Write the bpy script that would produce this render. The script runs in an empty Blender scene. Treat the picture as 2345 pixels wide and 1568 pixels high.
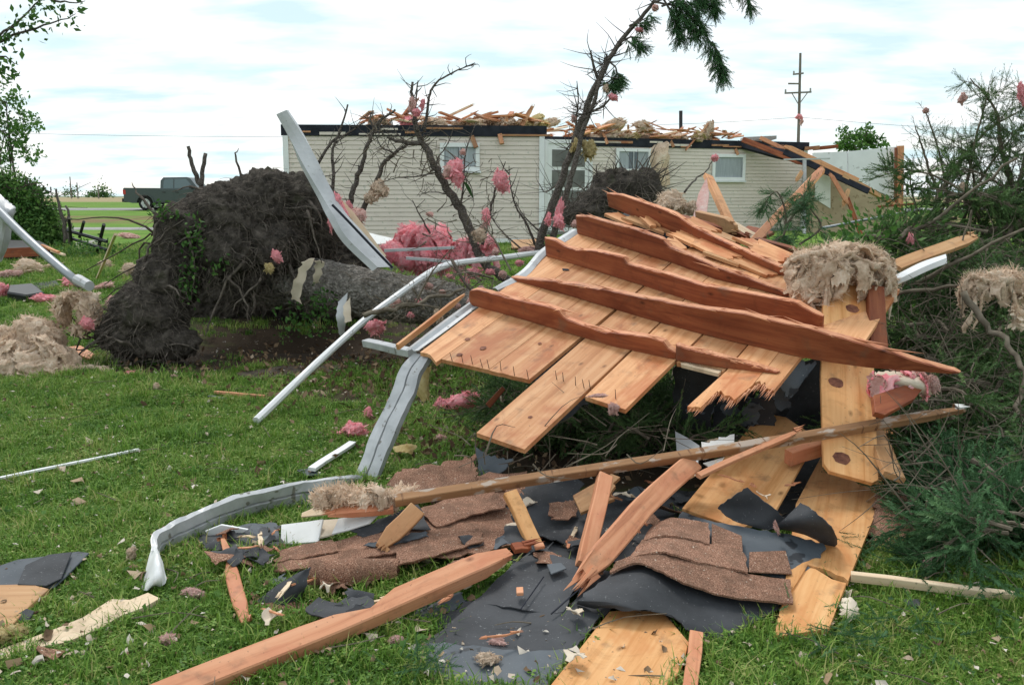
import bpy, bmesh, math, random
import numpy as np
from mathutils import Vector, Matrix

scene = bpy.context.scene
COL = scene.collection
rng = np.random.default_rng(11)
R = random.Random(7)

# ------------------------------------------------------------------ camera
# picture coordinates below are those of a 2345 x 1568 view of the photograph
LENS = 32.0
F = 2345 * LENS / 36
PITCH = math.atan((784 - 449) / F)
EYE = np.array([0.0, 0.0, 1.5])
cam = bpy.data.objects.new('camera', bpy.data.cameras.new('camera'))
COL.objects.link(cam)
cam.data.lens = LENS
cam.data.sensor_width = 36
cam.data.clip_start = 0.05
cam.data.clip_end = 9000
cam.location = EYE
cam.rotation_euler = (math.pi / 2 - PITCH, 0, 0)
scene.camera = cam

# ------------------------------------------------------------------ sky, sun, exposure
SUN_EL, SUN_AZ = math.radians(57), math.radians(335)     # azimuth clockwise from +Y
world = bpy.data.worlds.new('World')
scene.world = world
world.use_nodes = True
wn, wl = world.node_tree.nodes, world.node_tree.links
wn.clear()
def WN(t, **k):
    n = wn.new(t)
    for a, b in k.items():
        setattr(n, a, b)
    return n
w_out = WN('ShaderNodeOutputWorld')
w_sky = WN('ShaderNodeTexSky', sky_type='NISHITA', sun_disc=False)
w_sky.sun_elevation = SUN_EL
w_sky.sun_rotation = SUN_AZ
w_bg = WN('ShaderNodeBackground'); w_bg.inputs['Strength'].default_value = 0.13
wl.new(w_sky.outputs[0], w_bg.inputs[0])
w_tc = WN('ShaderNodeTexCoord')
w_sep = WN('ShaderNodeSeparateXYZ'); wl.new(w_tc.outputs['Generated'], w_sep.inputs[0])
w_add = WN('ShaderNodeMath', operation='ADD'); w_add.inputs[1].default_value = 0.16
w_abs = WN('ShaderNodeMath', operation='ABSOLUTE'); wl.new(w_sep.outputs['Z'], w_abs.inputs[0])
wl.new(w_abs.outputs[0], w_add.inputs[0])
w_dx = WN('ShaderNodeMath', operation='DIVIDE'); wl.new(w_sep.outputs['X'], w_dx.inputs[0]); wl.new(w_add.outputs[0], w_dx.inputs[1])
w_dy = WN('ShaderNodeMath', operation='DIVIDE'); wl.new(w_sep.outputs['Y'], w_dy.inputs[0]); wl.new(w_add.outputs[0], w_dy.inputs[1])
w_cmb = WN('ShaderNodeCombineXYZ'); wl.new(w_dx.outputs[0], w_cmb.inputs[0]); wl.new(w_dy.outputs[0], w_cmb.inputs[1])
w_map = WN('ShaderNodeMapping'); w_map.inputs['Scale'].default_value = (0.75, 1.25, 1); w_map.inputs['Location'].default_value = (3.1, 1.7, 0)
wl.new(w_cmb.outputs[0], w_map.inputs[0])
w_no = WN('ShaderNodeTexNoise'); w_no.inputs['Scale'].default_value = 1.5; w_no.inputs['Detail'].default_value = 7; w_no.inputs['Roughness'].default_value = 0.52
wl.new(w_map.outputs[0], w_no.inputs['Vector'])
w_rp = WN('ShaderNodeValToRGB')
w_rp.color_ramp.elements[0].position = 0.36; w_rp.color_ramp.elements[0].color = (0.62, 0.62, 0.62, 1)
w_rp.color_ramp.elements[1].position = 0.56; w_rp.color_ramp.elements[1].color = (1, 1, 1, 1)
wl.new(w_no.outputs[0], w_rp.inputs[0])
w_no2 = WN('ShaderNodeTexNoise'); w_no2.inputs['Scale'].default_value = 3.2; w_no2.inputs['Detail'].default_value = 6
wl.new(w_map.outputs[0], w_no2.inputs['Vector'])
w_cr = WN('ShaderNodeValToRGB')
w_cr.color_ramp.elements[0].position = 0.34; w_cr.color_ramp.elements[0].color = (0.60, 0.77, 0.82, 1)
w_cr.color_ramp.elements[1].position = 0.62; w_cr.color_ramp.elements[1].color = (1, 1, 1, 1)
wl.new(w_no2.outputs[0], w_cr.inputs[0])
w_cl = WN('ShaderNodeBackground'); w_cl.inputs['Strength'].default_value = 0.97
wl.new(w_cr.outputs[0], w_cl.inputs[0])
w_mix = WN('ShaderNodeMixShader')
wl.new(w_rp.outputs[0], w_mix.inputs[0]); wl.new(w_bg.outputs[0], w_mix.inputs[1]); wl.new(w_cl.outputs[0], w_mix.inputs[2])
wl.new(w_mix.outputs[0], w_out.inputs[0])

sun = bpy.data.objects.new('sun', bpy.data.lights.new('sun', 'SUN'))
COL.objects.link(sun)
sun.data.energy = 1.4
sun.data.angle = math.radians(15)
sun.data.color = (1.0, 0.96, 0.9)
sd = Vector((math.sin(SUN_AZ) * math.cos(SUN_EL), math.cos(SUN_AZ) * math.cos(SUN_EL), math.sin(SUN_EL)))
sun.rotation_euler = sd.to_track_quat('Z', 'Y').to_euler()
sun.location = (0, 0, 30)

vs = scene.view_settings
vs.view_transform = 'Standard'; vs.look = 'None'; vs.exposure = 0.36; vs.gamma = 1.0; vs.use_curve_mapping = False
scene.render.engine = 'CYCLES'
scene.cycles.max_bounces = 6; scene.cycles.diffuse_bounces = 3; scene.cycles.glossy_bounces = 3
scene.cycles.transparent_max_bounces = 8
scene.cycles.use_denoising = True

# ------------------------------------------------------------------ picking points in the place
def ray(x, y):
    cx, cy = (x - 1172.5) / F, (784 - y) / F
    s, c = math.sin(PITCH), math.cos(PITCH)
    return np.array([cx, c + cy * s, -s + cy * c])
def sm(a, b, v):
    t = np.clip((v - a) / (b - a), 0, 1)
    return t * t * (3 - 2 * t)
def gz(X, Y):
    X = np.asarray(X, float); Y = np.asarray(Y, float)
    near = 1 - sm(14, 30, np.abs(Y))
    return (0.44 * sm(8.5, 20, Y) + 0.205 * sm(24, 52, Y)
            + near * (0.018 * np.sin(1.3 * X + 0.7) * np.cos(1.1 * Y) + 0.008 * np.sin(4.1 * X + 2.0 * Y)))
def D(x, y, Y):                       # point at depth Y
    r = ray(x, y)
    return EYE + r * (Y / r[1])
def Z(x, y, z=0.0):                   # point at height z above the lawn
    r = ray(x, y)
    zz = z
    for _ in range(12):
        p = EYE + r * ((zz - EYE[2]) / r[2])
        zz = 0.5 * zz + 0.5 * (float(gz(p[0], p[1])) + z)
    return p
def plane3(a, b, c):
    n = np.cross(b - a, c - a); n = n / np.linalg.norm(n)
    return a, (n if n[2] > 0 else -n)
def on(pl, x, y):
    r = ray(x, y)
    return EYE + r * (np.dot(pl[0] - EYE, pl[1]) / np.dot(r, pl[1]))
def unit(v):
    v = np.asarray(v, float)
    return v / max(1e-9, np.linalg.norm(v))

# ------------------------------------------------------------------ noise
def _h(ix, iy, iz):
    n = (ix * 374761393 + iy * 668265263 + iz * 2147483647 + 1013904223) & 0xffffffff
    n = ((n ^ (n >> 13)) * 1274126177) & 0xffffffff
    return ((n ^ (n >> 16)) & 0xffff) / 65535.0
def vnoise(p):
    i = np.floor(p).astype(np.int64); f = p - i
    f = f * f * (3 - 2 * f)
    o = 0
    for dx in (0, 1):
        for dy in (0, 1):
            for dz in (0, 1):
                w = (f[:, 0] if dx else 1 - f[:, 0]) * (f[:, 1] if dy else 1 - f[:, 1]) * (f[:, 2] if dz else 1 - f[:, 2])
                o = o + w * _h(i[:, 0] + dx, i[:, 1] + dy, i[:, 2] + dz)
    return o * 2 - 1
def fbm(p, octv=4, gain=0.5, ridged=False):
    a, s, o = 1.0, 0, 0
    for k in range(octv):
        n = vnoise(p * 2.03 ** k + 17.3 * k)
        if ridged:
            n = 1 - 2 * np.abs(n)
        o = o + a * n; s += a; a *= gain
    return o / s

# ------------------------------------------------------------------ objects
def tag(o, label=None, cat=None, group=None, kind=None):
    if label: o['label'] = label
    if cat: o['category'] = cat
    if group: o['group'] = group
    if kind: o['kind'] = kind
    return o
def thing(name, label, cat, loc, group=None):
    o = bpy.data.objects.new(name, None)
    o.empty_display_size = 0.1
    COL.objects.link(o)
    o.location = tuple(float(v) for v in loc)
    return tag(o, label, cat, group)
def link(name, me, parent=None, M4=None, label=None, cat=None, group=None, kind=None):
    o = bpy.data.objects.new(name, me)
    COL.objects.link(o)
    M4 = M4 or Matrix.Identity(4)
    if parent is not None:
        o.parent = parent
        o.matrix_basis = PW[parent.name].inverted() @ M4 if parent.name in PW else Matrix.Translation(-parent.location) @ M4
    else:
        o.matrix_basis = M4
    PW[o.name] = M4.copy()
    return tag(o, label, cat, group, kind)
PW = {}
def frame(origin, x, z):
    x = unit(x); z = np.asarray(z, float); z = unit(z - x * np.dot(z, x)); y = np.cross(z, x)
    return Matrix(((x[0], y[0], z[0], origin[0]), (x[1], y[1], z[1], origin[1]), (x[2], y[2], z[2], origin[2]), (0, 0, 0, 1)))
def mesh(name, V, Fs, mat, smooth=False):
    me = bpy.data.meshes.new(name)
    V = np.asarray(V, float)
    if isinstance(Fs, np.ndarray):
        k = Fs.shape[1]; n = len(Fs)
        me.vertices.add(len(V)); me.vertices.foreach_set('co', V.astype(np.float32).ravel())
        me.loops.add(n * k); me.loops.foreach_set('vertex_index', Fs.astype(np.int32).ravel())
        me.polygons.add(n); me.polygons.foreach_set('loop_start', np.arange(0, n * k, k, dtype=np.int32))
        me.update(calc_edges=True)
    else:
        me.from_pydata([tuple(v) for v in V], [], Fs)
        me.update()
    if smooth:
        me.polygons.foreach_set('use_smooth', np.ones(len(me.polygons), bool))
    if mat is not None:
        me.materials.append(mat)
    return me
def put(name, V, Fs, mat, parent=None, M4=None, smooth=False, tint=None, **k):
    """V in world coordinates; stored in the frame M4 (default: a frame at the foot of the shape)."""
    V = np.asarray(V, float)
    if M4 is None:
        c = V.mean(0); M4 = Matrix.Translation((c[0], c[1], V[:, 2].min()))
    A = np.array(M4.inverted())
    L = V @ A[:3, :3].T + A[:3, 3]
    me = mesh(name, L, Fs, mat, smooth)
    if tint is not None:
        at = me.attributes.new('tint', 'FLOAT', 'POINT'); at.data.foreach_set('value', np.asarray(tint, np.float32))
    return link(name, me, parent, M4, **k)
FOOT = []                                  # footprints of what lies on the lawn: no grass grows through
def keep_off(P):
    P = np.asarray(P)[:, :2]
    FOOT.append(P)

class Acc:
    """collects shapes into one mesh"""
    def __init__(s): s.V = []; s.F = []; s.n = 0; s.T = []
    def add(s, V, Fs, t=0.5):
        V = np.asarray(V, float)
        s.V.append(V); s.F += [[i + s.n for i in f] for f in Fs]; s.n += len(V); s.T.append(np.full(len(V), t))
    def put(s, name, mat, parent=None, M4=None, smooth=False, **k):
        return put(name, np.concatenate(s.V), s.F, mat, parent, M4, smooth, tint=np.concatenate(s.T), **k)

BOXF = [[0, 3, 2, 1], [4, 5, 6, 7], [0, 1, 5, 4], [1, 2, 6, 5], [2, 3, 7, 6], [3, 0, 4, 7]]
def boxv(c, ex, ey, ez):                   # centre and three half-axis vectors
    c, ex, ey, ez = (np.asarray(v, float) for v in (c, ex, ey, ez))
    return np.array([c - ex - ey - ez, c + ex - ey - ez, c + ex + ey - ez, c - ex + ey - ez, c - ex - ey + ez, c + ex - ey + ez, c + ex + ey + ez, c - ex + ey + ez])
def abox(acc, x0, x1, y0, y1, z0, z1, t=0.5):
    acc.add(boxv(((x0 + x1) / 2, (y0 + y1) / 2, (z0 + z1) / 2), ((x1 - x0) / 2, 0, 0), (0, (y1 - y0) / 2, 0), (0, 0, (z1 - z0) / 2)), BOXF, t)

def jagged(P, edges, x, amp, step, rnd):
    """replace the edges numbered in `edges` with a splintered line whose teeth run along x"""
    out = []
    n = len(P)
    for i in range(n):
        a, b = P[i], P[(i + 1) % n]
        out.append(a)
        if i in edges:
            L = np.linalg.norm(b - a); k = max(2, int(L / step))
            mid = (P.mean(0) - (a + b) / 2)
            s = 1 if np.dot(mid, x) > 0 else -1
            for j in range(1, k):
                t = (j + rnd.uniform(-0.3, 0.3)) / k
                out.append(a + (b - a) * t + x * s * rnd.uniform(-0.35, 1.0) * amp * (1 if j % 2 else 0.25))
    return np.array(out)

def slab(name, pts, th, mat, parent=None, along=None, jag=(), jamp=0.04, jstep=0.025, seed=1, up=None, bev=0.002, off=False, **k):
    """a flat board or sheet with the outline pts (its top face) and thickness th"""
    P = np.array([np.asarray(p, float) for p in pts])
    c = P.mean(0)
    _, _, vt = np.linalg.svd(P - c)
    n = vt[2]
    ref = np.array(up if up is not None else (EYE - c) * 0.3 + np.array([0, 0, 1.0]))
    if np.dot(n, ref) < 0: n = -n
    P = P - np.outer((P - c) @ n, n)
    x = unit((P[along[1]] - P[along[0]]) if along else (P[1] - P[0]))
    rnd = random.Random(seed)
    if jag: P = jagged(P, set(jag), x, jamp, jstep, rnd)
    M4 = frame(c, x, n)
    A = np.array(M4.inverted())
    L = P @ A[:3, :3].T + A[:3, 3]
    bm = bmesh.new()
    vs_ = [bm.verts.new((q[0], q[1], 0)) for q in L]
    f = bm.faces.new(vs_)
    f.normal_update()
    if f.normal.z < 0: f.normal_flip()
    r = bmesh.ops.extrude_face_region(bm, geom=[f])
    for v in r['geom']:
        if isinstance(v, bmesh.types.BMVert): v.co.z -= th
    bmesh.ops.recalc_face_normals(bm, faces=bm.faces)
    if bev and not jag:
        bmesh.ops.bevel(bm, geom=list(bm.edges), offset=min(bev, th * 0.3), segments=1, affect='EDGES')
    bmesh.ops.triangulate(bm, faces=[f for f in bm.faces if len(f.verts) > 4])
    me = bpy.data.meshes.new(name); bm.to_mesh(me); bm.free()
    me.materials.append(mat)
    if off: keep_off(P)
    return link(name, me, parent, M4, **k)

def beam(name, p0, p1, w, h, mat, parent=None, up=(0, 0, 1), split0=0.0, split1=0.0, warp=0.004, seed=1, shape=None, off=False, **k):
    """a length of lumber from p0 to p1: w across, h along `up`; split = length of the splintered end"""
    rnd = random.Random(seed)
    p0 = np.asarray(p0, float); p1 = np.asarray(p1, float)
    Lx = np.linalg.norm(p1 - p0)
    M4 = frame(p0, p1 - p0, np.asarray(up, float))
    V, Fs = [], []
    n = max(3, min(14, int(Lx / 0.12)))
    ch = min(w, h) * 0.08
    ring = [(-w / 2 + ch, -h / 2), (w / 2 - ch, -h / 2), (w / 2, -h / 2 + ch), (w / 2, h / 2 - ch), (w / 2 - ch, h / 2), (-w / 2 + ch, h / 2), (-w / 2, h / 2 - ch), (-w / 2, -h / 2 + ch)]
    a0 = split0 * 0.6; a1 = Lx - split1 * 0.6
    ph = rnd.uniform(0, 6)
    for i in range(n + 1):
        t = i / n; x = a0 + (a1 - a0) * t
        oy = warp * math.sin(ph + t * 4.1); oz = warp * math.sin(ph * 2 + t * 3.3)
        sy = sz = 1.0
        if split0 and i == 0: sy, sz = 0.55, 0.4
        if split1 and i == n: sy, sz = 0.5, 0.45
        for (yy, zz) in ring:
            q = [x + (rnd.uniform(-.3, .3) * (split0 if i == 0 else split1 if i == n else 0)), yy * sy + oy, zz * sz + oz]
            if shape: q = shape(q, x / Lx)
            V.append(q)
    for i in range(n):
        for j in range(8):
            a, b = i * 8 + j, i * 8 + (j + 1) % 8
            Fs.append([a, b, b + 8, a + 8])
    Fs.append([7 - j for j in range(8)]); Fs.append([n * 8 + j for j in range(8)])
    for (sp, x0, sg) in ((split0, a0, -1), (split1, a1, 1)):
        if not sp: continue
        for _ in range(rnd.randint(6, 9)):
            yy = rnd.uniform(-.42, .42) * w; zz = rnd.uniform(-.42, .42) * h
            r = rnd.uniform(.08, .2) * min(w, h) + 0.002; l = sp * rnd.uniform(.4, 1.3)
            b = len(V); xs = x0 - sg * sp * 0.6
            V += [[xs, yy - r, zz - r], [xs, yy + r, zz - r], [xs, yy + r, zz + r], [xs, yy - r, zz + r], [xs + sg * (l + sp * 0.4), yy + rnd.uniform(-1, 1) * r, zz + rnd.uniform(-1, 1) * r]]
            for j in range(4):
                Fs.append([b + j, b + (j + 1) % 4, b + 4] if sg > 0 else [b + (j + 1) % 4, b + j, b + 4])
    me = mesh(name, V, Fs, mat)
    if off:
        x = unit(p1 - p0); s = np.cross(x, (0, 0, 1.0)) * max(w, h) / 2
        keep_off([p0 - s, p1 - s, p1 + s, p0 + s])
    return link(name, me, parent, M4, **k)

def catmull(P, sub):
    P = [np.asarray(p, float) for p in P]
    if len(P) < 3:
        return np.array([P[0] + (P[1] - P[0]) * i / sub for i in range(sub + 1)])
    P = [2 * P[0] - P[1]] + P + [2 * P[-1] - P[-2]]
    out = []
    for i in range(1, len(P) - 2):
        for j in range(sub):
            t = j / sub
            out.append(0.5 * (2 * P[i] + (P[i + 1] - P[i - 1]) * t + (2 * P[i - 1] - 5 * P[i] + 4 * P[i + 1] - P[i + 2]) * t * t + (3 * P[i] - P[i - 1] - 3 * P[i + 1] + P[i + 2]) * t ** 3))
    out.append(P[-2])
    return np.array(out)
def tubev(P, r0, r1, sides=6, sub=4, wob=0.0, rr=None, pw=1.0):
    C = catmull(P, sub); n = len(C)
    rr = rr or R
    if wob:
        C = C + np.array([[rr.gauss(0, wob) for _ in range(3)] for _ in range(n)])
    T = np.gradient(C, axis=0)
    V, Fs = [], []
    ref = np.array([0.31, 0.77, 0.55])
    for i in range(n):
        t = unit(T[i]); a = unit(np.cross(t, ref)); b = np.cross(t, a)
        r = r0 + (r1 - r0) * (i / (n - 1)) ** pw
        for j in range(sides):
            an = 2 * math.pi * j / sides
            V.append(C[i] + r * (a * math.cos(an) + b * math.sin(an)))
    for i in range(n - 1):
        for j in range(sides):
            Fs.append([i * sides + j, i * sides + (j + 1) % sides, (i + 1) * sides + (j + 1) % sides, (i + 1) * sides + j])
    Fs.append(list(range(sides))[::-1]); Fs.append([(n - 1) * sides + j for j in range(sides)])
    return np.array(V), Fs
def tube(name, P, r0, r1, mat, parent=None, sides=7, sub=4, wob=0.0, **k):
    V, Fs = tubev(P, r0, r1, sides, sub, wob)
    return put(name, V, Fs, mat, parent, smooth=True, **k)

def sheet(name, rows, th, mat, parent=None, su=6, sv=5, rough=0.0, edge=0.0, seed=1, off=False, smooth=True, **k):
    """a bent sheet through rows of control points (all rows the same length)"""
    A = np.array([catmull(r, su) for r in rows])
    B = np.array([catmull([A[i, j] for i in range(A.shape[0])], sv) for j in range(A.shape[1])])   # [u, v, 3]
    nu, nv = B.shape[:2]
    rg = np.random.default_rng(seed)
    du = np.gradient(B, axis=0); dv = np.gradient(B, axis=1)
    N = np.cross(du, dv); N /= np.linalg.norm(N, axis=2, keepdims=True) + 1e-9
    if (N @ np.array([0, -0.3, 1.0])).mean() < 0: N = -N
    if rough:
        q = B.reshape(-1, 3)
        B = B + N * (fbm(q * 7 + seed, 3) * rough).reshape(nu, nv, 1)
    if edge:
        for sl, d in (((0, slice(None)), du[0]), ((-1, slice(None)), -du[-1]), ((slice(None), 0), dv[:, 0]), ((slice(None), -1), -dv[:, -1])):
            m = B[sl].shape[0]
            B[sl] = B[sl] + d / (np.linalg.norm(d, axis=1, keepdims=True) + 1e-9) * (rg.uniform(-.4, 1, (m, 1)) * edge)
    top = B.reshape(-1, 3); bot = (B - N * th).reshape(-1, 3)
    V = np.concatenate([top, bot]); o = nu * nv; Fs = []
    I = lambda i, j: i * nv + j
    for i in range(nu - 1):
        for j in range(nv - 1):
            f = [I(i, j), I(i + 1, j), I(i + 1, j + 1), I(i, j + 1)]
            Fs.append(f); Fs.append([q + o for q in f[::-1]])
    rim = [I(i, 0) for i in range(nu)] + [I(nu - 1, j) for j in range(1, nv)] + [I(i, nv - 1) for i in range(nu - 2, -1, -1)] + [I(0, j) for j in range(nv - 2, 0, -1)]
    for a, b in zip(rim, rim[1:] + rim[:1]):
        Fs.append([b, a, a + o, b + o])
    if off: keep_off([B[0, 0], B[nu // 2, 0], B[-1, 0], B[-1, nv // 2], B[-1, -1], B[nu // 2, -1], B[0, -1], B[0, nv // 2]])
    ob = put(name, V, Fs, mat, parent, smooth=smooth, **k)
    if smooth: ob.data.set_sharp_from_angle(angle=math.radians(38))
    return ob

def ribbon(name, railA, railB, prof, th, mat, parent=None, sub=5, dent=0.0, **k):
    """sheet metal between two rails; prof = [(s across, lift)]"""
    A = catmull(railA, sub); B = catmull(railB, sub)
    n = min(len(A), len(B)); A, B = A[:n], B[:n]
    T = np.gradient((A + B) / 2, axis=0)
    rows = []
    for i in range(n):
        w = B[i] - A[i]; nn = unit(np.cross(T[i], w))
        if np.dot(nn, EYE - A[i]) < 0: nn = -nn
        rows.append([A[i] + w * s + nn * l for s, l in prof])
    B3 = np.array(rows); nu, nv = B3.shape[:2]
    if dent:
        q_ = B3.reshape(-1, 3); B3 = B3 + (np.stack([fbm(q_ * 11 + o_, 3) for o_ in (0, 31, 57)], 1) * dent).reshape(nu, nv, 3)
    N = []
    for i in range(n):
        w = unit(B[i] - A[i]); nn = unit(np.cross(T[i], w)); N.append(nn if np.dot(nn, EYE - A[i]) > 0 else -nn)
    N = np.array(N)[:, None, :]
    V = np.concatenate([B3.reshape(-1, 3), (B3 - N * th).reshape(-1, 3)]); o = nu * nv; Fs = []
    for i in range(nu - 1):
        for j in range(nv - 1):
            f = [i * nv + j, (i + 1) * nv + j, (i + 1) * nv + j + 1, i * nv + j + 1]
            Fs.append(f); Fs.append([q + o for q in f[::-1]])
    rim = [i * nv for i in range(nu)] + [(nu - 1) * nv + j for j in range(1, nv)] + [i * nv + nv - 1 for i in range(nu - 2, -1, -1)] + [j for j in range(nv - 2, 0, -1)]
    for a, b in zip(rim, rim[1:] + rim[:1]):
        Fs.append([b, a, a + o, b + o])
    return put(name, V, Fs, mat, parent, **k)

def ico(sub):
    bm = bmesh.new(); bmesh.ops.create_icosphere(bm, subdivisions=sub, radius=1)
    V = np.array([v.co[:] for v in bm.verts]); Fs = np.array([[v.index for v in f.verts] for f in bm.faces]); bm.free()
    return V, Fs
ICO3, ICO4 = ico(3), ico(4)

def strands(V, Nn, count, length, rg, width=0.0012):
    """short loose fibres standing out of a fluffy surface"""
    idx = rg.integers(0, len(V), count)
    P = V[idx]; N = Nn[idx]
    d1 = N + rg.normal(0, .8, P.shape); d1 /= np.linalg.norm(d1, axis=1, keepdims=True)
    d2 = d1 + rg.normal(0, .9, P.shape); d2 /= np.linalg.norm(d2, axis=1, keepdims=True)
    L = (length * rg.uniform(.4, 1.3, count))[:, None]
    s = np.cross(d1, rg.normal(0, 1, P.shape)); s /= np.linalg.norm(s, axis=1, keepdims=True) + 1e-9
    s *= width
    a = P - N * length * .2; b = P + d1 * L * .6; c = b + d2 * L * .6
    V2 = np.stack([a - s, a + s, b + s, b - s, c], 1).reshape(-1, 3)
    o = np.arange(count)[:, None] * 5
    tri = np.concatenate([o + [[0, 1, 2]], o + [[0, 2, 3]], o + [[3, 2, 4]]])
    return V2, tri
def vnormals(V, T):
    n = np.cross(V[T[:, 1]] - V[T[:, 0]], V[T[:, 2]] - V[T[:, 0]])
    N = np.zeros_like(V)
    for k in range(3): np.add.at(N, T[:, k], n)
    return N / (np.linalg.norm(N, axis=1, keepdims=True) + 1e-12)

def flakes(V, Nn, count, size, rg):
    """small curled shreds lying in and standing off a torn surface"""
    idx = rg.integers(0, len(V), count)
    N = Nn[idx]; t = np.cross(N, rg.normal(0, 1, N.shape)); t /= np.linalg.norm(t, axis=1, keepdims=True) + 1e-9
    t = t + N * rg.uniform(-.2, .6, (count, 1)) + np.array([0, 0, -.25]); b = np.cross(N, t); b /= np.linalg.norm(b, axis=1, keepdims=True) + 1e-9
    L = (size * rg.uniform(.5, 1.4, count))[:, None]; Wd = L * rg.uniform(.25, .6, (count, 1))
    P = V[idx] - N * L * .1; c = N * L * rg.uniform(-.5, .5, (count, 1))
    rows = []
    for k in range(4):
        u = k / 3; w = Wd * 1.3 * (1 - .55 * u * u) * rg.uniform(.7, 1.2, (count, 1)); q = P + t * L * u + c * u * u + rg.normal(0, .04, N.shape) * size
        rows += [q - b * w * .5, q + N * size * .05, q + b * w * .5]
    V2 = np.stack(rows, 1).reshape(-1, 3); o = np.arange(count)[:, None] * 12; T = []
    for k in range(3):
        for m in range(2):
            a = k * 3 + m; T += [o + [[a, a + 1, a + 4]], o + [[a, a + 4, a + 3]]]
    return V2, np.concatenate(T)
def fluff_mesh(name, seed, mat, amp=0.5, sub=4, fib=900):
    rg = np.random.default_rng(seed)
    V, T = (ICO4 if sub == 4 else ICO3)
    q = V + rg.uniform(-9, 9, 3)
    d = np.full(len(V), .34)
    for _ in range(9):                                   # uneven lobes
        c = unit(rg.normal(0, 1, 3)); d = np.maximum(d, rg.uniform(.6, 1.15) * np.clip((V @ c - .25) / .75, 0, 1) ** rg.uniform(.5, 2.2))
    d = d + amp * (0.35 * fbm(q * 2.2, 2) + 0.45 * fbm(q * 4.6, 3, 0.6, True) + 0.30 * fbm(q * 12, 2))
    P = V * np.clip(d, .15, None)[:, None] + 0.14 * np.stack([fbm(q * 3 + 5, 2), fbm(q * 3 + 15, 2), fbm(q * 3 + 25, 2)], 1)
    P /= np.percentile(np.abs(P), 99.5)
    N = vnormals(P, T)
    V2, T2 = strands(P, N, fib, 0.24, rg, 0.010)
    V3, T3 = flakes(P, N, 190, .34, rg)
    n1, n2 = len(P), len(V2)
    return mesh(name, np.concatenate([P, V2, V3]), np.concatenate([T, T2 + n1, T3 + n1 + n2]), mat, True)

def remesh(balls, voxel):
    """one closed skin round ellipsoids [(centre, (rx, ry, rz) or radius)]"""
    V, T = ICO3; Vs, Ts, n = [], [], 0
    for c, r in balls:
        r = np.asarray(r, float) * np.ones(3)
        Vs.append(V * r + np.asarray(c)); Ts.append(T + n); n += len(V)
    me = mesh('tmp', np.concatenate(Vs), np.concatenate(Ts), None)
    o = bpy.data.objects.new('tmp', me); COL.objects.link(o)
    m = o.modifiers.new('r', 'REMESH'); m.mode = 'VOXEL'; m.voxel_size = voxel
    m2 = o.modifiers.new('s', 'SMOOTH'); m2.iterations = 4; m2.factor = 0.5
    dg = bpy.context.evaluated_depsgraph_get()
    e = o.evaluated_get(dg).to_mesh()
    e.calc_loop_triangles()
    P = np.zeros(len(e.vertices) * 3, np.float32); e.vertices.foreach_get('co', P)
    Tt = np.zeros(len(e.loop_triangles) * 3, np.int32); e.loop_triangles.foreach_get('vertices', Tt)
    o.evaluated_get(dg).to_mesh_clear()
    bpy.data.objects.remove(o); bpy.data.meshes.remove(me)
    return P.reshape(-1, 3).astype(float), Tt.reshape(-1, 3)
def fluff_blob(name, balls, voxel, mat, seed=1, a1=0.05, f1=5, a2=0.03, f2=16, fib=800, fl=0.05, parent=None, **k):
    P, T = remesh(balls, voxel)
    N = vnormals(P, T)
    q = P + seed * 3.7
    w = P + 0.06 * np.stack([fbm(q * 6, 2), fbm(q * 6 + 9, 2), fbm(q * 6 + 19, 2)], 1)
    d = a1 * fbm(q * f1, 3) + a2 * 1.5 * fbm((w + seed) * f2 * np.array([1, 1, .7]), 3, .6, True) + a2 * .6 * fbm(w * f2 * 2.3, 2)
    P = P + N * d[:, None] + a2 * .7 * np.stack([fbm(q * f2 * .8 + 3, 2), fbm(q * f2 * .8 + 13, 2), fbm(q * f2 * .8 + 23, 2)], 1)
    N = vnormals(P, T)
    rg = np.random.default_rng(seed)
    V2, T2 = strands(P, N, fib * 2, fl, rg, 0.0016)
    V3, T3 = flakes(P, N, max(60, fib // 3), fl * 1.0, rg)
    n1, n2 = len(P), len(V2)
    P2 = np.concatenate([P, V2, V3]); T = np.concatenate([T, T2 + n1, T3 + n1 + n2])
    return put(name, P2, T, mat, parent, smooth=True, **k)

def insul_layers(parent, c, r, n, size, mat, seed, name='insulation_layer', low=-.1):
    """torn sheets of batt hanging over a heap"""
    rq = random.Random(seed); c = np.asarray(c); r = np.asarray(r) * np.ones(3)
    for k in range(n):
        an = rq.uniform(2.6, 6.8) if rq.random() < .8 else rq.uniform(0, 6.28); el = rq.uniform(low, 1.2)
        d = np.array([math.cos(an) * math.cos(el), math.sin(an) * math.cos(el), math.sin(el)]); p = c + d * r * rq.uniform(.92, 1.08)
        a = unit(np.cross((0, 0, 1), d)); b = unit(np.cross(d, a)) * -1; s = size * rq.uniform(.55, 1.3); w = s * rq.uniform(.35, .75)
        rows = []
        for i in range(4):
            u = i / 3; q = p - b * s * .25 + b * s * u + d * s * (.12 * math.sin(u * 3)) + np.array([0, 0, -s * .35 * u * u])
            rows.append([q + a * w * (j - 1) * (1 - .4 * u) + d * rq.uniform(-.12, .12) * s + b * rq.uniform(-.15, .15) * s for j in range(3)])
        sheet(name, rows, .008, mat, parent, su=6, sv=5, rough=.05, edge=.022, seed=seed * 50 + k)
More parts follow.
